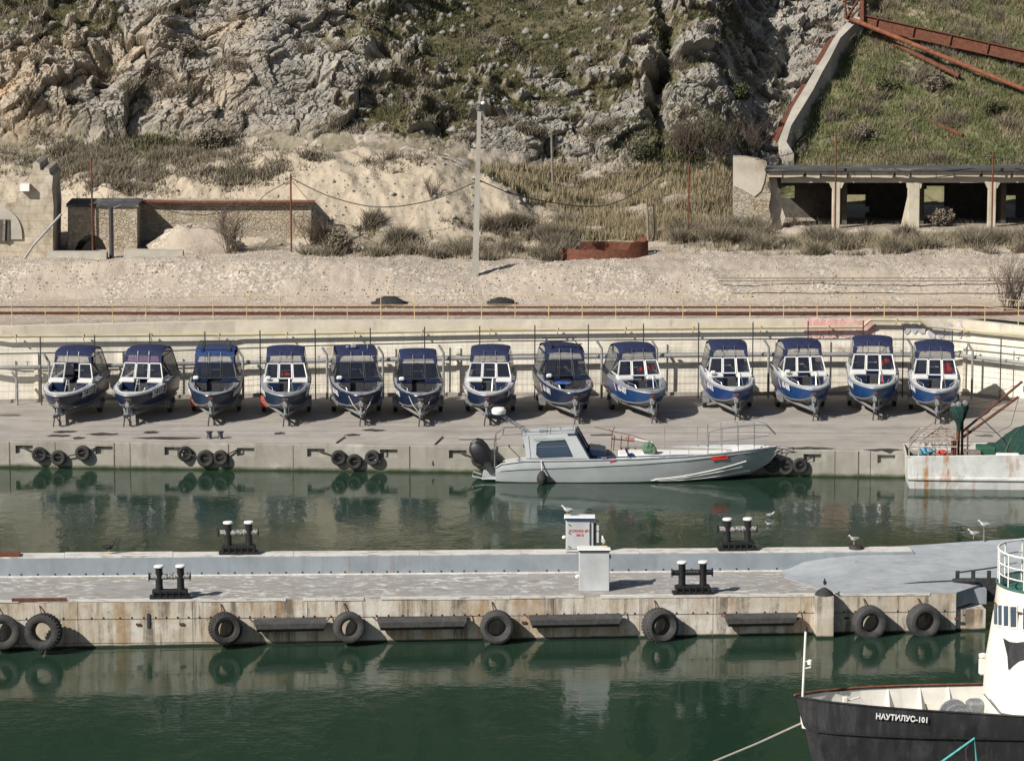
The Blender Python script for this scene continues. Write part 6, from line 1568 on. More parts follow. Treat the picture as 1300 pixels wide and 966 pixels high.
g = MB(); g.tube([(3.55, -.88, 2.30), (4.06, -.90, 2.34), (4.82, -.98, 1.0)], .045, 5); g.tube([(4.06, -.9, 2.33), (4.06, .9, 2.33)], .05, 5); g.tube([(4.06, .9, 2.34), (4.82, .98, 1.0)], .045, 5); g.tube([(4.05, 0, 2.34), (4.80, 0, 1.02)], .03, 5); g.build('windscreen_frame', M['hull_navy'], mbt)
g = MB(); g.box((5.15, .0, 1.24), (.95, 1.5, .36), Euler((0, R(9), 0)), .06); g.build('dash_cover', M['hull_navy'], mbt)
g = MB()
for y in (-.80, .80): g.tube([(1.1, y, 2.2), (1.1, y, 2.38), (3.9, y, 2.52), (3.95, y, 2.36)], .018, 5); g.tube([(2.4, y, 2.26), (2.4, y, 2.45)], .014, 5)
for x in (1.1, 2.4, 3.85): g.tube([(x, -.8, 2.40 + .05 * (x - 1)), (x, .8, 2.40 + .05 * (x - 1))], .014, 5)
g.build('roof_rail', M['chrome'], mbt)
g = MB(); g.tube([(-.05, -1.0, .6), (-.05, -1.0, 1.9), (.3, -.95, 2.25), (1.15, -.85, 2.3)], .028, 5); g.tube([(-.05, 1.0, .6), (-.05, 1.0, 1.9), (.3, .95, 2.25), (1.15, .85, 2.3)], .028, 5); g.tube([(-.05, -1.0, 1.9), (-.05, 1.0, 1.9)], .028, 5); g.tube([(.3, -.95, 2.25), (.3, .95, 2.25)], .024, 5); g.build('stern_arch', M['chrome'], mbt)
g = MB(); g.tube([sidep(1.55, 1.0, .012), sidep(1.42, 2.2, .012)], .008, 4); g.tube([sidep(1.3, 1.02, .012), sidep(4.6, 1.02, .02)], .008, 4); g.build('panel_seam', M['dark_frame'], mbt)
g = MB(); g.tube([sidep(1.7, 2.05, .02), sidep(1.72, 2.05, .09), sidep(3.3, 2.12, .09), sidep(3.32, 2.12, .02)], .014, 5); g.build('grab_rail', M['chrome'], mbt)
for x in (1.0, 4.6, 7.0, 9.9):
    g = MB(); y_ = -float(np.interp(x, [s[0] for s in S_], [s[1] for s in S_])) + .10; z_ = float(np.interp(x, [s[0] for s in S_], [s[4] for s in S_])) + .03
    g.tube([(x - .12, y_, z_ + .07), (x + .12, y_, z_ + .07)], .02, 5); g.tube([(x - .05, y_, z_), (x - .05, y_, z_ + .07)], .014, 4); g.tube([(x + .05, y_, z_), (x + .05, y_, z_ + .07)], .014, 4); g.build('cleat', M['chrome'], mbt)
g = MB(); g.tube([(x, -float(np.interp(x, [s[0] for s in S_], [s[1] for s in S_])) - .006, float(np.interp(x, [s[0] for s in S_], [s[5] for s in S_])) + .01) for x in np.linspace(.2, 11.6, 30)], .012, 4); g.build('sheer_line', M['dark_frame'], mbt)
g = MB(); g.box((2.2, 0, 2.30), (.5, .4, .06), None, .02); g.lathe([(0, 0), (.05, .02), (.05, .1), (0, .12)], (3.1, .4, 2.3), 8); g.build('roof_hatch', M['alu_grey'], mbt)
# radar mast
g = MB(); g.tube([(1.25, .1, 2.25), (.12, .1, 2.90)], .035, 6); g.tube([(1.45, .1, 2.25), (.28, .1, 2.90)], .025, 6); g.build('radar_mast', M['chrome'], mbt)
g = MB(); g.lathe([(0, 0), (.26, .0), (.30, .06), (.31, .20), (.24, .29), (0, .31)], (.10, .1, 2.90), 24); g.build('radar_dome', M['white_paint'], mbt, True)
g = MB(); g.lathe([(.265, .0), (.285, .03), (.28, .05)], (.10, .1, 2.885), 24); g.build('dome_base', M['hull_blue'], mbt, True)
# outboards, tilted up
for k, y in enumerate((-.42, .42)):
    g = MB(); Mx = Euler((0, R(-38), 0)).to_matrix(); sec = []
    for t_, w_, l_ in ((0, .30, .34), (.18, .46, .52), (.55, .50, .60), (.85, .44, .54), (1.02, .24, .32)):
        sec.append([Mx @ Vector((l_ / 1 * .62 * math.copysign(abs(math.cos(a2)) ** .7, math.cos(a2)), w_ * .5 * math.copysign(abs(math.sin(a2)) ** .7, math.sin(a2)), t_)) + Vector((-.36, y, .72)) for a2 in [2 * math.pi * j / 16 for j in range(16)]])
    g.loft(sec, True, True, True); cow = g.build('outboard_motor', M['black_paint'], mbt, True)
    g = MB(); g.tube([Mx @ Vector((-.05, 0, .1)) + Vector((-.36, y, .72)), Mx @ Vector((-.10, 0, -.55)) + Vector((-.36, y, .72)), Mx @ Vector((-.18, 0, -.9)) + Vector((-.36, y, .72))], [.2, .13, .08], 8); g.build('leg', M['dark_steel'], cow)
    g = MB(); g.box(Mx @ Vector((-.3, 0, -.72)) + Vector((-.36, y, .72)), (.5, .04, .3), Mx); g.box(Mx @ Vector((-.2, 0, -.55)) + Vector((-.36, y, .72)), (.5, .26, .03), Mx); g.build('propeller_guard', M['steel'], cow)
g = MB(); g.box((-.28, 0, .12), (.62, 2.0, .07), None, .02); g.tube([(-.5, -.9, .12), (-1.0, -.9, .22), (-.95, -.9, .42), (-.6, -.9, .3)], .03, 5); g.build('swim_platform', M['boat_grey'], mbt)
# bow pulpit
zg = lambda x: float(np.interp(x, [s[0] for s in S_], [s[4] for s in S_])); bg = lambda x: float(np.interp(x, [s[0] for s in S_], [s[1] for s in S_])) - .06
g = MB()
for s in (-1, 1):
    xs = [9.0, 9.05, 9.5, 10.3, 11.0, 11.5, 11.9]; hs = [0, .95, 1.05, 1.08, 1.06, .98, .55]
    g.tube([(x, s * max(.03, bg(min(x, 11.7))), zg(x) + h_) for x, h_ in zip(xs, hs)], .024, 5)
    g.tube([(x, s * max(.03, bg(min(x, 11.7))), zg(x) + .52) for x in (9.05, 10.3, 11.0, 11.6)], .013, 5)
    for x in (9.6, 10.3, 11.0): g.tube([(x, s * bg(x), zg(x)), (x, s * bg(x), zg(x) + 1.06)], .014, 5)
g.tube([(11.5, -.25, zg(11.5) + .98), (11.5, .25, zg(11.5) + .98)], .014, 5); g.build('bow_pulpit', M['chrome'], mbt)
g = MB()
for x in (5.6, 6.6, 7.4, 8.2): g.tube([(x, -bg(x), zg(x)), (x, -bg(x), zg(x) + .30)], .014, 5)
for x in (7.2, 8.6): g.tube([(x, bg(x), zg(x)), (x, bg(x), zg(x) + .85)], .014, 5)
g.build('stanchion', M['chrome'], mbt)
for x0, x1, z, lb in ((9.15, 9.85, 1.0, 'RED'), (4.85, 5.12, .93, 'S')):
    g = MB(); y0, y1 = -np.interp(x0, [s[0] for s in S_], [s[1] for s in S_]) - .03, -np.interp(x1, [s[0] for s in S_], [s[1] for s in S_]) - .03
    hh_ = .2 if lb == 'RED' else .13
    g.quad((x0, y0 + .02, z - .02), (x1, y1 + .03, z + .03), (x1, y1, z + hh_), (x0, y0, z + hh_ - .05)); g.build('name_plate', M['red_plastic'] if lb == 'S' else M['red_cloth'], mbt)
g = MB(); g.tube([(4.9, .5, 1.15), (4.95, .5, 1.9), (5.05, .5, 2.15)], .02, 5); g.tube([(4.95, .5, 1.9), (4.8, .45, 2.05)], .015, 5); g.tube([(4.2, .6, 2.1), (6.0, .6, 1.7), (6.6, .6, 1.45)], .014, 5)
for x in (5.0, 5.3, 5.6): g.tube([(x, .55, 1.1), (x + .05, .6, 1.75)], .022, 5)
g.tube([(4.9, .55, 1.62), (5.9, .58, 1.5)], .03, 5); g.build('folded_ladder', M['rust'], mbt)
g = MB(); g.box((5.6, -.55, 1.22), (.08, .34, .42), Euler((0, R(-25), 0)), .03); g.box((5.75, -.55, 1.10), (.34, .34, .06), None, .02); g.build('helm_seat', M['hull_navy'], mbt)
for o in list(mbt.children_recursive):
    if o.name.split('.')[0] in ('cabin', 'side_window', 'window_seal', 'window_bar', 'windscreen', 'windscreen_frame', 'roof_rail', 'stern_arch', 'panel_seam', 'grab_rail', 'roof_hatch', 'dash_cover'):
        for v_ in o.data.vertices:
            if v_.co.z > .98: v_.co.z = .98 + (v_.co.z - .98) * .80
            if v_.co.x > 1.3: v_.co.x = 1.3 + (v_.co.x - 1.3) * .78
        o.data.update()
    if o.name.split('.')[0] in ('radar_mast', 'radar_dome', 'dome_base'):
        for v_ in o.data.vertices: v_.co.z -= .18 if o.name.startswith('radar_mast') is False else .18 + .1 * (v_.co.z < 2.4)
        o.data.update()
# covered gun-like mount: bundle under a camouflage net with a pale pole
def blobmesh(c, s, seed, mat, name, parent, rough=.22, n_=14, m_=9):
    r2 = random.Random(seed); b_ = MB(); secs = []
    for a_ in range(m_):
        t_ = a_ / (m_ - 1); rad = math.sin(math.pi * (t_ * .86 + .10)) ** .7
        secs.append([(c[0] + s[0] * .5 * rad * math.cos(2 * math.pi * k / n_) * r2.uniform(1 - rough, 1 + rough), c[1] + s[1] * .5 * rad * math.sin(2 * math.pi * k / n_) * r2.uniform(1 - rough, 1 + rough), c[2] + s[2] * (t_ - .5)) for k in range(n_)])
    b_.loft(secs, True, True, True); return b_.build(name, mat, parent, False)
cv = thing('covered_mount', 'green camouflage net draped over a mount on the grey boat deck', 'covered mount', mbt.location, R(-1.6))
blobmesh((6.5, -.35, 1.36), (.56, .55, .62), 3, M['net_green'], 'net', cv); blobmesh((6.72, -.45, 1.20), (.28, .3, .6), 5, M['net_green'], 'net_skirt', cv)
g = MB(); g.tube([(6.65, -.35, 1.62), (5.9, -.35, 1.76)], .03, 5); g.build('pole', M['white_paint'], cv); g = MB(); g.tube([(5.9, -.35, 1.76), (5.5, -.35, 1.82)], .028, 5); g.build('pole_tip', M['red_plastic'], cv)
g = MB(); g.tube([(6.25, -.3, .98), (6.3, -.3, 1.3)], .07, 6); g.build('leg', M['boat_white'], cv)
# fender at the side
fd = thing('boat_fender', 'black ball fender hanging on the grey boat side below the cabin', 'fender', mbt.location, R(-1.6))
g = MB(); g.lathe([(0, -.32), (.14, -.28), (.22, -.12), (.21, .06), (.12, .22), (.05, .30), (0, .31)], (1.98, -1.56, .30), 16); g.build('ball', M['rubber'], fd, True)
g = MB(); g.tube([(1.98, -1.56, .58), (1.95, -1.34, .98)], .03, 5); g.build('lanyard', M['rope'], fd)
b_ = MB(); b_.tube([mbt.location + Vector((11.8, 0, 1.35)), quay_px(1033, 580, -.25)], .02, 4); tag(b_.build('mooring_line', M['dark_rope']), 'thin dark line from the grey boat bow to the quay', 'mooring line')
b_ = MB(); b_.tube([mbt.location + Vector((.2, 1.1, .7)), quay_px(581, 573, -.2)], .02, 4); tag(b_.build('mooring_line', M['dark_rope']), 'thin dark line from the grey boat stern to the quay', 'mooring line')

# ---------------------------------------------------------------- stained trawler at the right
M['cage'] = plain('rusty_white_rail', (.50, .47, .42), .7, 0, .3, 3, 0, .3, second=(.20, .11, .07))
tl = PZ(1152, 620, 0)
tw = thing('fishing_trawler', 'rust stained grey white fishing boat with rail cage, cut by the right edge', 'boat', tl, R(-3.2))
BW = 3.0; TH = 1.36
h = MB(); secs = []
for x, o0, z0, in ((0, .0, 0), (.25, -.04, 0), (3, -.06, 0), (9, -.1, 0), (14, .1, 0)):
    secs.append([(x + .12, .15, -1), (x + .06, o0 + .02, .0), (x, o0 - .02, .36), (x, o0 - .10, .40), (x - .0, o0 - .10, .48), (x, o0 - .03, .52), (x - .04, o0, TH + .02 * x)])
h.loft([[Vector(p) for p in s] for s in secs])
h.add([(-.04, 0, TH), (0, -.03, .5), (0, -.02, .36), (.12, .15, -1), (.12, BW - .15, -1), (0, BW, .36), (-.04, BW, TH)], [(0, 1, 2, 3, 4, 5, 6)])
h.loft([[Vector((x - .04, BW, TH + .02 * x)), Vector((x + .1, BW, -1))] for x in (0, 3, 9, 14)])
h.build('hull', M['trawler'], tw)
h = MB(); h.loft([[Vector((x, .16, TH + .02 * x - .35)), Vector((x, BW - .16, TH + .02 * x - .35))] for x in (0, 14)]); h.build('deck', M['green_paint'], tw)
h = MB()
for y in (0, BW): h.tube([(x - .04, y, TH + .02 * x + .0) for x in (0, 7, 14)], .04, 5)
h.tube([(-.04, 0, TH), (-.04, BW, TH)], .04, 5)
for y in (.12, BW - .12): h.loft([[Vector((x, y, TH + .02 * x)), Vector((x, y, TH + .02 * x - .36))] for x in (0, 14)])
h.build('bulwark_rail', M['trawler'], tw)
for x, w_ in ((1.72, .34), (2.52, .28), (5.0, .3)):
    h = MB(); h.add([(x + w_ / 2 * math.copysign(abs(math.cos(a2)) ** .6, math.cos(a2)), -.075 if False else -.055, .74 + .11 * math.copysign(abs(math.sin(a2)) ** .6, math.sin(a2))) for a2 in [2 * math.pi * k / 14 for k in range(14)]], [tuple(range(13, -1, -1))]); h.build('scupper', M['black_paint'], tw)
h = MB()      # rail cage
cx0, cx1, cy0, cy1, cz1 = .05, 2.05, .10, 2.85, TH + .72
for z in (TH + .42, cz1):
    for y in (cy0, cy1): h.tube([(cx0 + (.55 if y > 1 else 0), y, z), (cx1, y, z)], .028, 5)
    h.tube([(cx0, cy0, z), (cx0 + .55, cy1, z)], .028, 5)
for k in range(6):
    x = cx0 + (cx1 - cx0) * k / 5; h.tube([(x, cy0, TH - .1), (x, cy0, cz1)], .018 if k not in (0, 1) else .03, 5); h.tube([(x + .5 * (1 - k / 5), cy1, TH - .1), (x + .5 * (1 - k / 5), cy1, cz1)], .018, 5)
for y in (.85, 1.5, 2.2): h.tube([(cx0 + .2 * y, y, cz1), (cx1, y, cz1)], .022, 5)
h.tube([(cx0 + .55, cy0, cz1), (cx0 + 1.5, cy1, cz1 + .1)], .03, 5); h.build('rail_cage', M['cage'], tw)
MX = 2.15
h = MB(); h.tube([(MX, 1.3, TH - .2), (MX + .02, 1.3, TH + 1.0), (MX + .05, 1.3, TH + 2.0)], .085, 8); h.tube([(MX + .2, 1.5, TH - .2), (MX + .2, 1.5, TH + 1.4)], .06, 6); h.tube([(MX - .25, .6, TH - .2), (MX - .25, .6, TH + .7)], .08, 6); h.tube([(MX + .42, 1.3, TH - .2), (MX + .42, 1.3, TH + 1.0)], .035, 6); h.tube([(MX + .42, 1.3, TH + .9), (MX, 1.3, TH + 1.0)], .035, 6)
h.box((MX - .1, 1.0, TH + .25), (.25, .35, .7), None, .04); h.build('mast', M['rust'], tw)
h = MB(); blk = [(MX - .2, 1.2, TH + 2.0), (MX + .0, 1.1, TH + 2.08), (MX + .28, 1.2, TH + 2.12), (MX + .1, 1.2, TH + 1.9)]
for b3 in blk: h.lathe([(0, -.12), (.11, -.10), (.13, 0), (.11, .10), (0, .12)], b3, 8, Euler((R(90), 0, 0)).to_matrix())
h.build('pulley_block', M['steel'], tw)
M0 = Vector((MX + .15, 1.4, TH + .55))
for (ex, ez, r_) in ((4.85, 2.95, .055), (4.70, 2.30, .06)): h = MB(); h.tube([M0 + Vector((0, 0, .25 if ez > 2.5 else 0)), (ex, 1.8, TH + ez)], r_, 6); h.build('boom', M['rust'], tw)
h = MB(); h.tube([(MX + .3, 1.2, TH + 2.1), (3.9, 1.0, TH + .75), (4.3, .6, TH + .15)], .025, 5); h.tube([(MX + .3, 1.2, TH + 1.9), (5.0, 1.6, TH + 1.7)], .01, 4); h.tube([(4.7, 1.7, TH + 2.25), (4.4, 1.6, TH + 1.1), (3.8, 1.5, TH + .8), (2.6, 1.4, TH + .9)], .012, 4)
h.tube([(MX, 1.2, TH + 2.0), (4.8, 1.8, TH + 2.3)], .012, 4); h.tube([(.1, .2, TH + .72), (MX, 1.2, TH + 2.0), (4.9, 1.8, TH + 2.9)], .01, 4); h.build('rigging', M['dark_rope'], tw)
h = MB(); h.box((4.95, 1.75, TH + 2.65), (.12, .1, .28), None, .03); h.build('hook_block', M['red_plastic'], tw)
h = MB(); h.box((3.35, 1.5, TH - .02), (.8, .9, .5), None, .03); h.build('green_hatch', M['green_paint'], tw)
h = MB(); h.box((2.75, .9, TH - .02), (.7, .7, .30), None, .02); h.build('wooden_crate', M['wood'], tw)
h = MB(); h.box((4.2, .35, TH + .02), (1.0, .4, .2), None, .05); h.build('white_tank', M['white_paint'], tw)
hangn = thing('hanging_net', 'dark green net gathered around the trawler mast head', 'net', tl, R(-3.2))
b_ = MB(); secs = []; r2 = random.Random(6)
for z, rx in ((2.05, .08), (1.98, .34), (1.8, .40), (1.5, .30), (1.25, .18), (1.0, .09), (.8, .04)): secs.append([(MX + .05 + rx * math.cos(2 * math.pi * k / 16) * r2.uniform(.8, 1.15), 1.2 + rx * .8 * math.sin(2 * math.pi * k / 16) * r2.uniform(.8, 1.15), TH + z) for k in range(16)])
b_.loft(secs, True, True, True); b_.build('net', M['net_dark'], hangn, True)
pil = thing('net_pile', 'dark green net heaped high on the trawler deck at the right edge', 'net', tl, R(-3.2))
b_ = MB(); secs = []; r2 = random.Random(8)
for x, hh_, w_ in ((3.4, .10, .2), (3.75, .25, .5), (4.2, .62, .9), (4.7, .95, 1.2), (5.3, 1.2, 1.3), (6.2, 1.4, 1.35), (8, 1.3, 1.3)):
    secs.append([(x + r2.uniform(-.08, .08), 1.6 - w_ * math.cos(math.pi * k / 12), TH + .05 + hh_ * math.sin(math.pi * k / 12) * r2.uniform(.90, 1.08)) for k in range(13)])
b_.loft(secs); b_.build('net', M['net_dark'], pil, True)
b_ = MB()
for k in range(7): b_.tube([(4.1 + .4 * k, 1.6 - 1.05, TH + .15), (4.4 + .4 * k, 1.0, TH + .72 + .08 * k), (4.8 + .35 * k, 1.5, TH + 1.05 + .05 * k)], .02, 4)
b_.build('float_line', M['net_green'], pil)
tb = thing('blue_bundle', 'small pale blue bundle lying inside the trawler rail cage', 'bundle', tl, R(-3.2)); blobmesh((.85, 1.5, TH - .02), (.6, .5, .34), 5, plain('faded_blue_cloth', (.12, .30, .45), .8), 'cloth', tb, .3)
pb3 = thing('rag_bundle', 'small rusty pink bundle lying beside the pale blue one in the rail cage', 'bundle', tl, R(-3.2)); blobmesh((1.5, 1.2, TH - .04), (.5, .5, .28), 7, M['red_plastic'], 'cloth', pb3, .3)

# ---------------------------------------------------------------- black hulled ship in the right foreground
GZ = 3.3
bow = PZ(1009, 887, GZ)
n1 = PZ(1208, 910, GZ - .25); f1_ = PZ(1221, 875, GZ - .25)
mid = (n1 + f1_) / 2; yaw = math.atan2(mid.y - bow.y, mid.x - bow.x)
ship = thing('black_ship', 'black hulled ship with white bulwarks and wheelhouse in the right foreground', 'ship', (bow.x, bow.y, 0), yaw)
dirx = Vector((math.cos(yaw), math.sin(yaw), 0)); dy_ = Vector((-math.sin(yaw), math.cos(yaw), 0))
def ship_local(p): q = Vector((p.x - bow.x, p.y - bow.y, 0)); return Vector((q.dot(dirx), q.dot(dy_), p.z))
SG = [(0, .04), (.35, .34), (.9, .66), (2, 1.08), (3.3, 1.42), (5.0, 1.72), (7.5, 2.15), (11, 2.5), (18, 2.6)]
def gz_(x): return GZ + .08 - .045 * min(x, 9)
h = MB()
for s in (-1, 1):
    secs = []
    for x, b_ in SG:
        wb_ = b_ * (.35 + .5 * min(1, x / 9)); xs = x + .85 * max(0, 1 - x / 6)
        secs.append([Vector((xs + .9 * max(0, 1 - x / 6), s * max(.01, wb_ * .7), -.8)), Vector((xs + .35 * max(0, 1 - x / 6), s * max(.01, wb_), .2)), Vector((x + .55 * max(0, 1 - x / 6), s * max(.02, (wb_ * .55 + b_ * .45)), 1.4)), Vector((x + .30 * max(0, 1 - x / 6), s * max(.03, b_ * .80 + wb_ * .2), 2.35)), Vector((x + .27 * max(0, 1 - x / 6), s * max(.04, b_ * .86 + wb_ * .14) , 2.44)), Vector((x, s * b_, gz_(x)))])
        if s > 0: secs[-1] = secs[-1][::-1]
    h.loft(secs)
h.build('hull', M['hull_black'], ship, True)
h = MB()     # inner bulwark, white, and the cap rail
for s in (-1, 1): h.loft([[Vector((x + .12, s * max(.01, b_ - .07), gz_(x) - .01)), Vector((x + .2, s * max(.01, b_ * .84 - .08), gz_(x) - .95))] for x, b_ in SG])
h.build('bulwark', M['offwhite'], ship)
h = MB()
for s in (-1, 1): h.loft([[Vector((x - .02, s * (b_ + .03), gz_(x) + .004)), Vector((x + .12, s * max(.005, b_ - .10), gz_(x) + .006))] for x, b_ in SG])
h.build('cap_rail', M['rust'] if False else M['hull_black'], ship)
h = MB(); h.tube([(x, b_ + .01, gz_(x) + .03) for x, b_ in SG], .035, 5); h.build('far_cap_rail', M['rust_bright'], ship)
h = MB(); h.loft([[Vector((x + .2, -max(.01, b_ * .85 - .08), gz_(x) - .93)), Vector((x + .2, max(.01, b_ * .85 - .08), gz_(x) - .93))] for x, b_ in SG]); h.build('deck', M['offwhite'], ship)
h = MB(); h.loft([[Vector((x + .25 * max(0, 1 - x / 6), -(b_ * .86 + (b_ * (.35 + .5 * min(1, x / 9))) * .14) - .03, 2.38)), Vector((x + .25 * max(0, 1 - x / 6), -(b_ * .86 + (b_ * (.35 + .5 * min(1, x / 9))) * .14) - .03, 2.44))] for x, b_ in SG[1:]]); h.build('rubbing_band', M['black_paint'], ship)
for x in (2.95, 3.95, 4.85):          # bulwark stays (far side)
    b_ = np.interp(x, [s[0] for s in SG], [s[1] for s in SG])
    h = MB(); h.prism([(x, b_ - .08, gz_(x)), (x, b_ - .14, gz_(x) - .95), (x, b_ - .62, gz_(x) - .95)], (.07, 0, 0)); h.build('bulwark_stay', M['offwhite'], ship)
h = MB(); h.box((1.55, .35, gz_(1.5) - .5), (.14, .14, .86), None, .02); h.tube([(1.6, .35, gz_(1.5) - .2), (2.0, .5, gz_(1.5) - .12), (2.1, .5, gz_(1.5) - .3)], .03, 5); h.build('samson_post', M['offwhite'], ship)
for x, y in ((.75, .1), (2.55, -.4), (3.2, -.6), (3.0, -.3)): h = MB(); h.tube([(x, y, gz_(x) - .93), (x - .08, y, gz_(x) - .45)], .04, 6); h.build('handle', M['red_cloth'], ship)
for x, y in ((1.1, -.15), (1.9, -.3), (3.55, -.6)): h = MB(); h.lathe([(.12, -.02), (.15, 0), (.12, .02), (.12, -.02)], (x, y, gz_(x) - .72), 12, Euler((R(80), 0, R(10))).to_matrix()); h.build('shackle_ring', M['offwhite'], ship, True)
# mast at the bow
h = MB(); h.tube([(.22, 0, gz_(0) - .3), (.30, 0, gz_(0) + 1.98)], .035, 8); h.build('bow_mast', M['white_paint'], ship, True)
h = MB(); h.tube([(.26, 0, gz_(0) + 1.05), (.43, 0, gz_(0) + 1.0), (.45, 0, gz_(0) + .85), (.27, 0, gz_(0) + .82)], .025, 5); h.lathe([(0, 0), (.07, .02), (.07, .14), (0, .17)], (.43, 0, gz_(0) + .92), 10); h.build('mast_lamp', M['white_paint'], ship)
h = MB(); h.lathe([(.0, -.05), (.06, -.04), (.06, .05), (0, .06)], (.30, 0, gz_(0) + 1.98), 8); h.tube([(.15, 0, gz_(0) + 1.9), (.5, 0, gz_(0) + 1.9)], .012, 4); h.build('masthead', M['dark_steel'], ship)
# ship's name, following the flared side
b0 = lambda x: float(np.interp(x, [s[0] for s in SG], [s[1] for s in SG]))
def hullpt(x, z):
    t_ = (gz_(x) - z) / (gz_(x) - 2.44); b_ = b0(x); wb_ = b_ * (.35 + .5 * min(1, x / 9)); bb = b_ + (b_ * .86 + wb_ * .14 - b_) * t_
    return Vector((x + .27 * max(0, 1 - x / 6) * t_, -bb - .02, z))
A_ = hullpt(2.05, 3.05); B_ = hullpt(3.65, 2.97); up_ = (hullpt(2.85, 3.15) - hullpt(2.85, 2.8))
text_mesh('ship_name', 'НАУТИЛУС-101', .235, M['white_text'], ship, frame_m((A_ + B_) / 2 + Vector((0, -.05, -.03)), B_ - A_, up_), .88, .01, .006)
# windlass on the fore deck
h = MB(); X_ = 4.75; zd = gz_(6) - .93; Mr = Euler((R(90), 0, 0)).to_matrix()
for y in (-.9, -.35, .25): h.lathe([(.12, -.06), (.42, -.05), (.44, 0), (.42, .05), (.12, .06)], (X_, y, zd + .5), 20, Mr)
h.lathe([(.16, -1.0), (.16, .6)], (X_, 0, zd + .5), 14, Mr)
for k in range(8): an = k * math.pi / 4; h.box((X_ + .26 * math.cos(an), -.9, zd + .5 + .26 * math.sin(an)), (.36, .04, .05), Euler((0, -an, 0)))
h.box((X_ + .1, -.3, zd + .12), (1.0, 1.6, .24), None, .04); h.box((X_ + .65, .2, zd + .55), (.5, .6, .7), None, .08); h.build('windlass', M['steel'], ship)
h = MB(); h.box((4.0, -.3, zd + .38), (.34, .3, .42), None, .05); h.tube([(3.95, -.3, zd + .5), (3.8, -.3, zd + .95)], .02, 5); h.box((3.7, -.5, zd + .06), (.7, .35, .07), Euler((0, R(-8), 0)), .02); h.build('winch_motor', M['dark_steel'], ship)
# deckhouse: rounded front tower, slightly narrower at the top
def dh(xf, hw, z, n_=17, back=6.0, pw=.55):
    pts = []
    for k in range(n_):
        a2 = math.pi * (k / (n_ - 1) - .5); pts.append((xf + back * .42 * (1 - math.cos(a2) ** pw) , hw * math.sin(a2), z))
    return [Vector((xf + back, -hw, z))] + [Vector(p) for p in pts] + [Vector((xf + back, hw, z))]
fz = [(5.55, 1.70, gz_(7) - .95), (5.65, 1.68, 4.2), (5.86, 1.64, 5.63), (5.94, 1.62, 5.93), (5.91, 1.68, 6.0), (5.97, 1.66, 6.56)]
h = MB(); h.loft([dh(a_, b_, z_) for a_, b_, z_ in fz][0:]); h.build('deckhouse', M['offwhite'], ship, True)
h = MB(); top = dh(5.95, 1.64, 6.30); h.add(top, [tuple(range(len(top)))]); h.build('upper_deck', M['deck_green'], ship)
h = MB(); rim = dh(5.95, 1.68, 6.58); h.tube(rim, .035, 5); h.build('deck_rim', M['deck_green'], ship)
h = MB(); rim = dh(5.91, 1.70, 5.96); h.tube(rim, .03, 5); h.build('moulding', M['rust'], ship)
def tower_pt(a2, z, off=0.02, back=6.0, pw=.55):
    zs = [f[2] for f in fz]; xf = np.interp(z, zs, [f[0] for f in fz]); hw = np.interp(z, zs, [f[1] for f in fz])
    return Vector((xf + back * .42 * (1 - max(0, math.cos(a2)) ** pw), hw * math.sin(a2), z)), Vector((-1, 0, 0)) if False else None
def tower_panel(px0, px1, r0, r1, mat, name, off=.03, extra=None):
    """quad on the curved front whose corners sit where these photo pixels meet the tower"""
    vs = []
    pts_ = extra if extra else [(px0, r1), (px1, r1), (px1, r0), (px0, r0)]
    for px, row in pts_:
        best = None
        for i in range(0, 400):
            a2 = -math.pi / 2 + math.pi * .5 * i / 400 * 1.9
            for z in (0,):
                # solve z along the ray for this plan point
                z_ = 5.2
                for _ in range(4):
                    q, _n = tower_pt(a2, z_); wq = Vector((bow.x, bow.y, 0)) + dirx * q.x + dy_ * q.y; z_ = PY(px, row, wq.y).z
                q, _n = tower_pt(a2, z_); wq = Vector((bow.x, bow.y, 0)) + dirx * q.x + dy_ * q.y
                e_ = abs(PY(px, row, wq.y).x - wq.x) + (3 if math.cos(a2) < 0 else 0) + max(0, wq.y - bow.y - 1.5) * .2
                if best is None or e_ < best[0]: best = (e_, q.copy(), a2, z_)
        q = best[1]; q.z = best[3]; out = Vector((-math.cos(best[2]) * 1.0, math.sin(best[2]) * 1.0, 0)).normalized(); vs.append(q + out * off)
    m_ = MB(); m_.add(vs, [tuple(range(len(vs)))]); return m_.build(name, mat, ship)
for x0, x1, sl in ((1263.5, 1267.5, 0), (1269, 1273, 0), (1275.5, 1281, 0), (1284, 1291, 0), (1299.5, 1308, 0)):
    f_ = tower_panel(x0 - 1.4, x1 + 1.4, 765 + (x0 - 1262) * .12, 794 + (x0 - 1262) * .17, M['offwhite'], 'window_surround', .025)
    tower_panel(x0, x1, 767 + (x0 - 1262) * .12, 791.5 + (x0 - 1262) * .17, M['glass_blue'], 'window', .045)
tower_panel(0, 0, 0, 0, M['hull_black'], 'black_emblem', .05, [(1275, 809), (1283, 814), (1292, 815), (1306, 813), (1306, 835), (1293, 838), (1286, 844), (1281, 850), (1280, 832)])
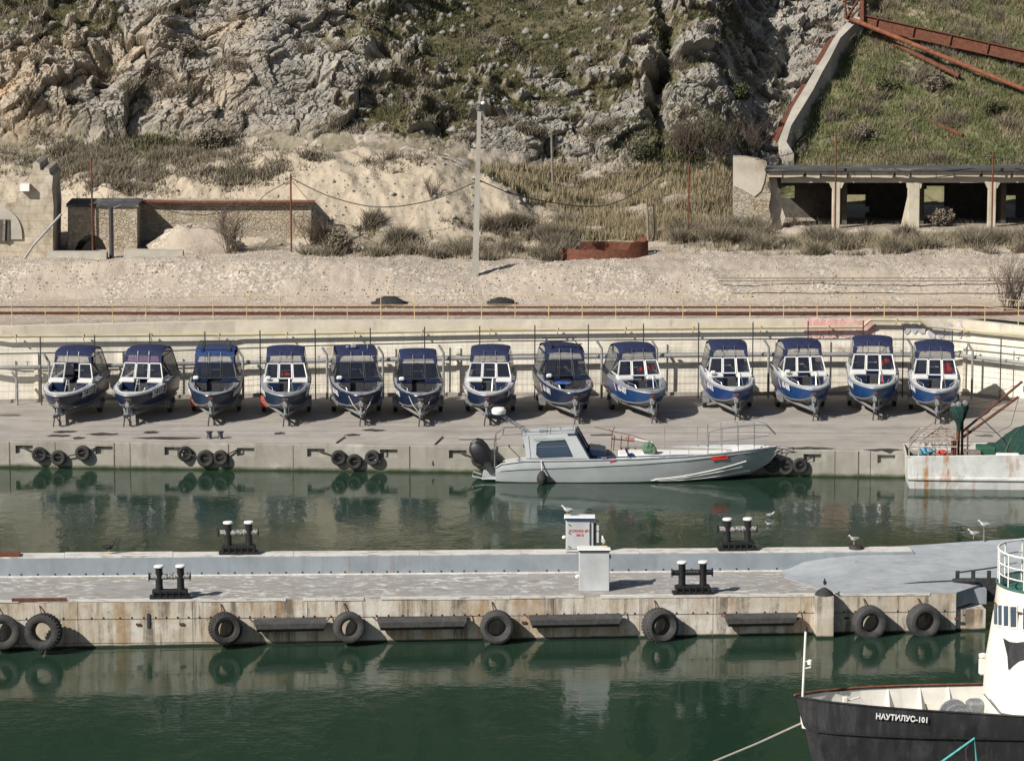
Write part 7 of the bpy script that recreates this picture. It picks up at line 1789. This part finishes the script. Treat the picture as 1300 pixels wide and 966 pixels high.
# railing on the upper deck
h = MB()
for zz, r_ in ((7.56, .032), (7.20, .02), (6.88, .02)): h.tube([Vector((p.x, p.y, zz)) for p in dh(5.99, 1.65, zz)], r_, 6)
for p in dh(5.99, 1.65, 7)[1:-1:2] + [dh(5.99, 1.65, 7)[0]]: h.tube([(p.x, p.y, 6.33), (p.x, p.y, 7.56)], .024, 6)
for x in (9, 10.5, 12): 
    for s in (-1, 1): h.tube([(x, s * 1.65, 6.33), (x, s * 1.65, 7.56)], .024, 6)
h.build('upper_railing', M['white_paint'], ship)
h = MB(); h.tube([(7.2, -.7, 6.3), (7.2, -.7, 8.2)], .09, 8); h.box((8.2, -.2, 6.7), (.6, .6, .8), None, .05); h.build('upper_deck_fitting', M['white_paint'], ship)
q = Vector((5.72, .75, 3.95)); h = MB(); h.box(q, (.22, .22, .5), None, .04); h.lathe([(0, 0), (.12, .02), (.13, .12), (0, .16)], q + Vector((0, 0, .25)), 10); h.build('side_lamp', M['offwhite'], ship)
h = MB(); h.tube([Vector((5.45, -.6, gz_(6) + .35)), Vector((5.75, -1.3, gz_(6) - .05)), Vector((6.6, -1.8, gz_(6) - .12)), Vector((10, -1.85, gz_(6) - .12))], .018, 5); h.build('hand_line', M['dark_steel'], ship)
h = MB(); h.tube([(6.9, -1.74, 4.45), (9.5, -1.76, 4.5)], .03, 5); h.build('handrail', M['steel'], ship)
# mooring rope from the bow to the lower left, out of frame
A_ = PY(1017, 918, bow.y + .05); B_ = PY(905, 967, A_.y - 3.0); C_ = B_ + (B_ - A_) * 1.5; C_.z += .5
b_ = MB(); b_.tube([A_ + (Vector((.3, .1, .02))), A_, A_.lerp(B_, .5) - Vector((0, 0, .03)), B_, C_], .035, 6); tag(b_.build('mooring_rope', M['rope'], None, True), 'pale mooring rope running from the ship bow down to the lower left', 'rope')
b_ = MB(); Yt = bow.y - 3.2
b_.tube([PY(1180, 978, Yt), PY(1237, 937, Yt), PY(1241, 980, Yt)], .045, 6); b_.build('x', M['teal']).name = 'teal_bracket'
tag(bpy.data.objects['teal_bracket'], 'teal painted steel bracket in front of the black ship hull', 'bracket')
b_ = MB(); b_.tube([PY(1228, 985, Yt), PY(1226, 950, Yt), PY(1232, 942, Yt)], .02, 5); tag(b_.build('black_cable', M['dark_rope']), 'thin black cable hanging inside the teal bracket', 'cable')

# ---------------------------------------------------------------- birds
def gull(loc, rz, label, dark=False, sc=1.0, swim=False):
    t_ = thing('cormorant' if dark else 'seagull', label, 'bird', loc, rz, None if dark else 'seagulls'); t_.scale = (sc * .78,) * 3
    b_ = MB(); zb = .02 if swim else .16; secs = []
    for x, w_, h_, z in ((-.22, .01, .01, .10), (-.16, .05, .04, .10), (-.06, .085, .075, .08), (.06, .085, .085, .09), (.13, .055, .07, .13), (.165, .04, .045, .19), (.20, .042, .042, .23), (.235, .03, .03, .235), (.255, .008, .01, .23)):
        secs.append([(x, w_ * math.cos(2 * math.pi * k / 10), zb + z + h_ * math.sin(2 * math.pi * k / 10)) for k in range(10)])
    b_.loft(secs, True, True, True); b_.build('body', M['bird_black'] if dark else M['gull_white'], t_, True)
    for s in (-1, 1):
        w_ = MB(); w_.add([(.10, s * .075, zb + .15), (.0, s * .098, zb + .11), (-.12, s * .075, zb + .10), (-.28, s * .02, zb + .11), (-.14, s * .03, zb + .165), (.03, s * .05, zb + .18)], [(0, 1, 2, 3, 4, 5)]); w_.build('wing', M['bird_black'] if dark else M['gull_grey'], t_)
    k_ = MB(); k_.lathe([(.012, 0), (.008, .03), (0, .06)], (.25, 0, zb + .23), 6, Euler((0, R(95), 0)).to_matrix()); k_.build('beak', M['bird_yellow'], t_)
    if not swim:
        l_ = MB()
        for s in (-1, 1): l_.tube([(0, s * .03, zb + .03), (.01, s * .03, 0)], .008, 4)
        l_.build('legs', M['bird_yellow'], t_)
cabz = pp_(pier_u(720, 4.3, WH), 4.30, WH + .04)
gull(Vector((cabz.x, cabz.y, cabz.z + 1.32)), R(160), 'seagull perched on the roof of the lettered cabinet', sc=1.1)
bz = pp_(pier_u(766, 1.1), 1.1, 1.5); gull(bz, R(100), 'seagull perched on the lid of the plain grey box', sc=1.15)
gull(pp_(pier_u(138, 4.4, WH), 4.4, WH + .04), R(20), 'black cormorant sitting on the rear pier kerb at left', True, 1.3)
gull(pp_(pier_u(1084, 4.4, WH), 4.4, WH + .2), R(200), 'grey seagull sitting on a dark mooring block on the rear kerb', sc=1.1)
b_ = MB(); q = pp_(pier_u(1087, 4.4, WH), 4.42, WH + .05); b_.lathe([(.28, 0), (.22, .10), (.05, .16), (0, .16)], q, 10); tag(b_.build('mooring_block', M['rubber'], None, True), 'dark rounded block under the seagull on the rear kerb', 'block')
gull(pp_(pier_u(1047, -.3), -.3, .30), R(90), 'dark bird standing on the rubber cap of the concrete pile', True, .9)
gull(PZ(978, 656, 0), R(10), 'seagull swimming near the trawler reflection, the farther of two', swim=True)
gull(PZ(976, 667, 0), R(190), 'seagull swimming closer to the pier, the nearer of two', sc=.8, swim=True)
gull(pp_(pier_u(1236, 4.7, 1.0), 4.7, .98), R(180), 'seagull on the ramp rim, left of the two', sc=1.1)
b_ = MB(); q = pp_(pier_u(1249, 4.7, 1), 4.7, .9); b_.tube([q, q + Vector((0, 0, .42))], .03, 5); tag(b_.build('thin_post', M['steel']), 'thin pale post at the ramp rim with a seagull on top', 'post')
gull(q + Vector((0, 0, .40)), R(170), 'seagull perched on top of the thin pale post', sc=1.1)
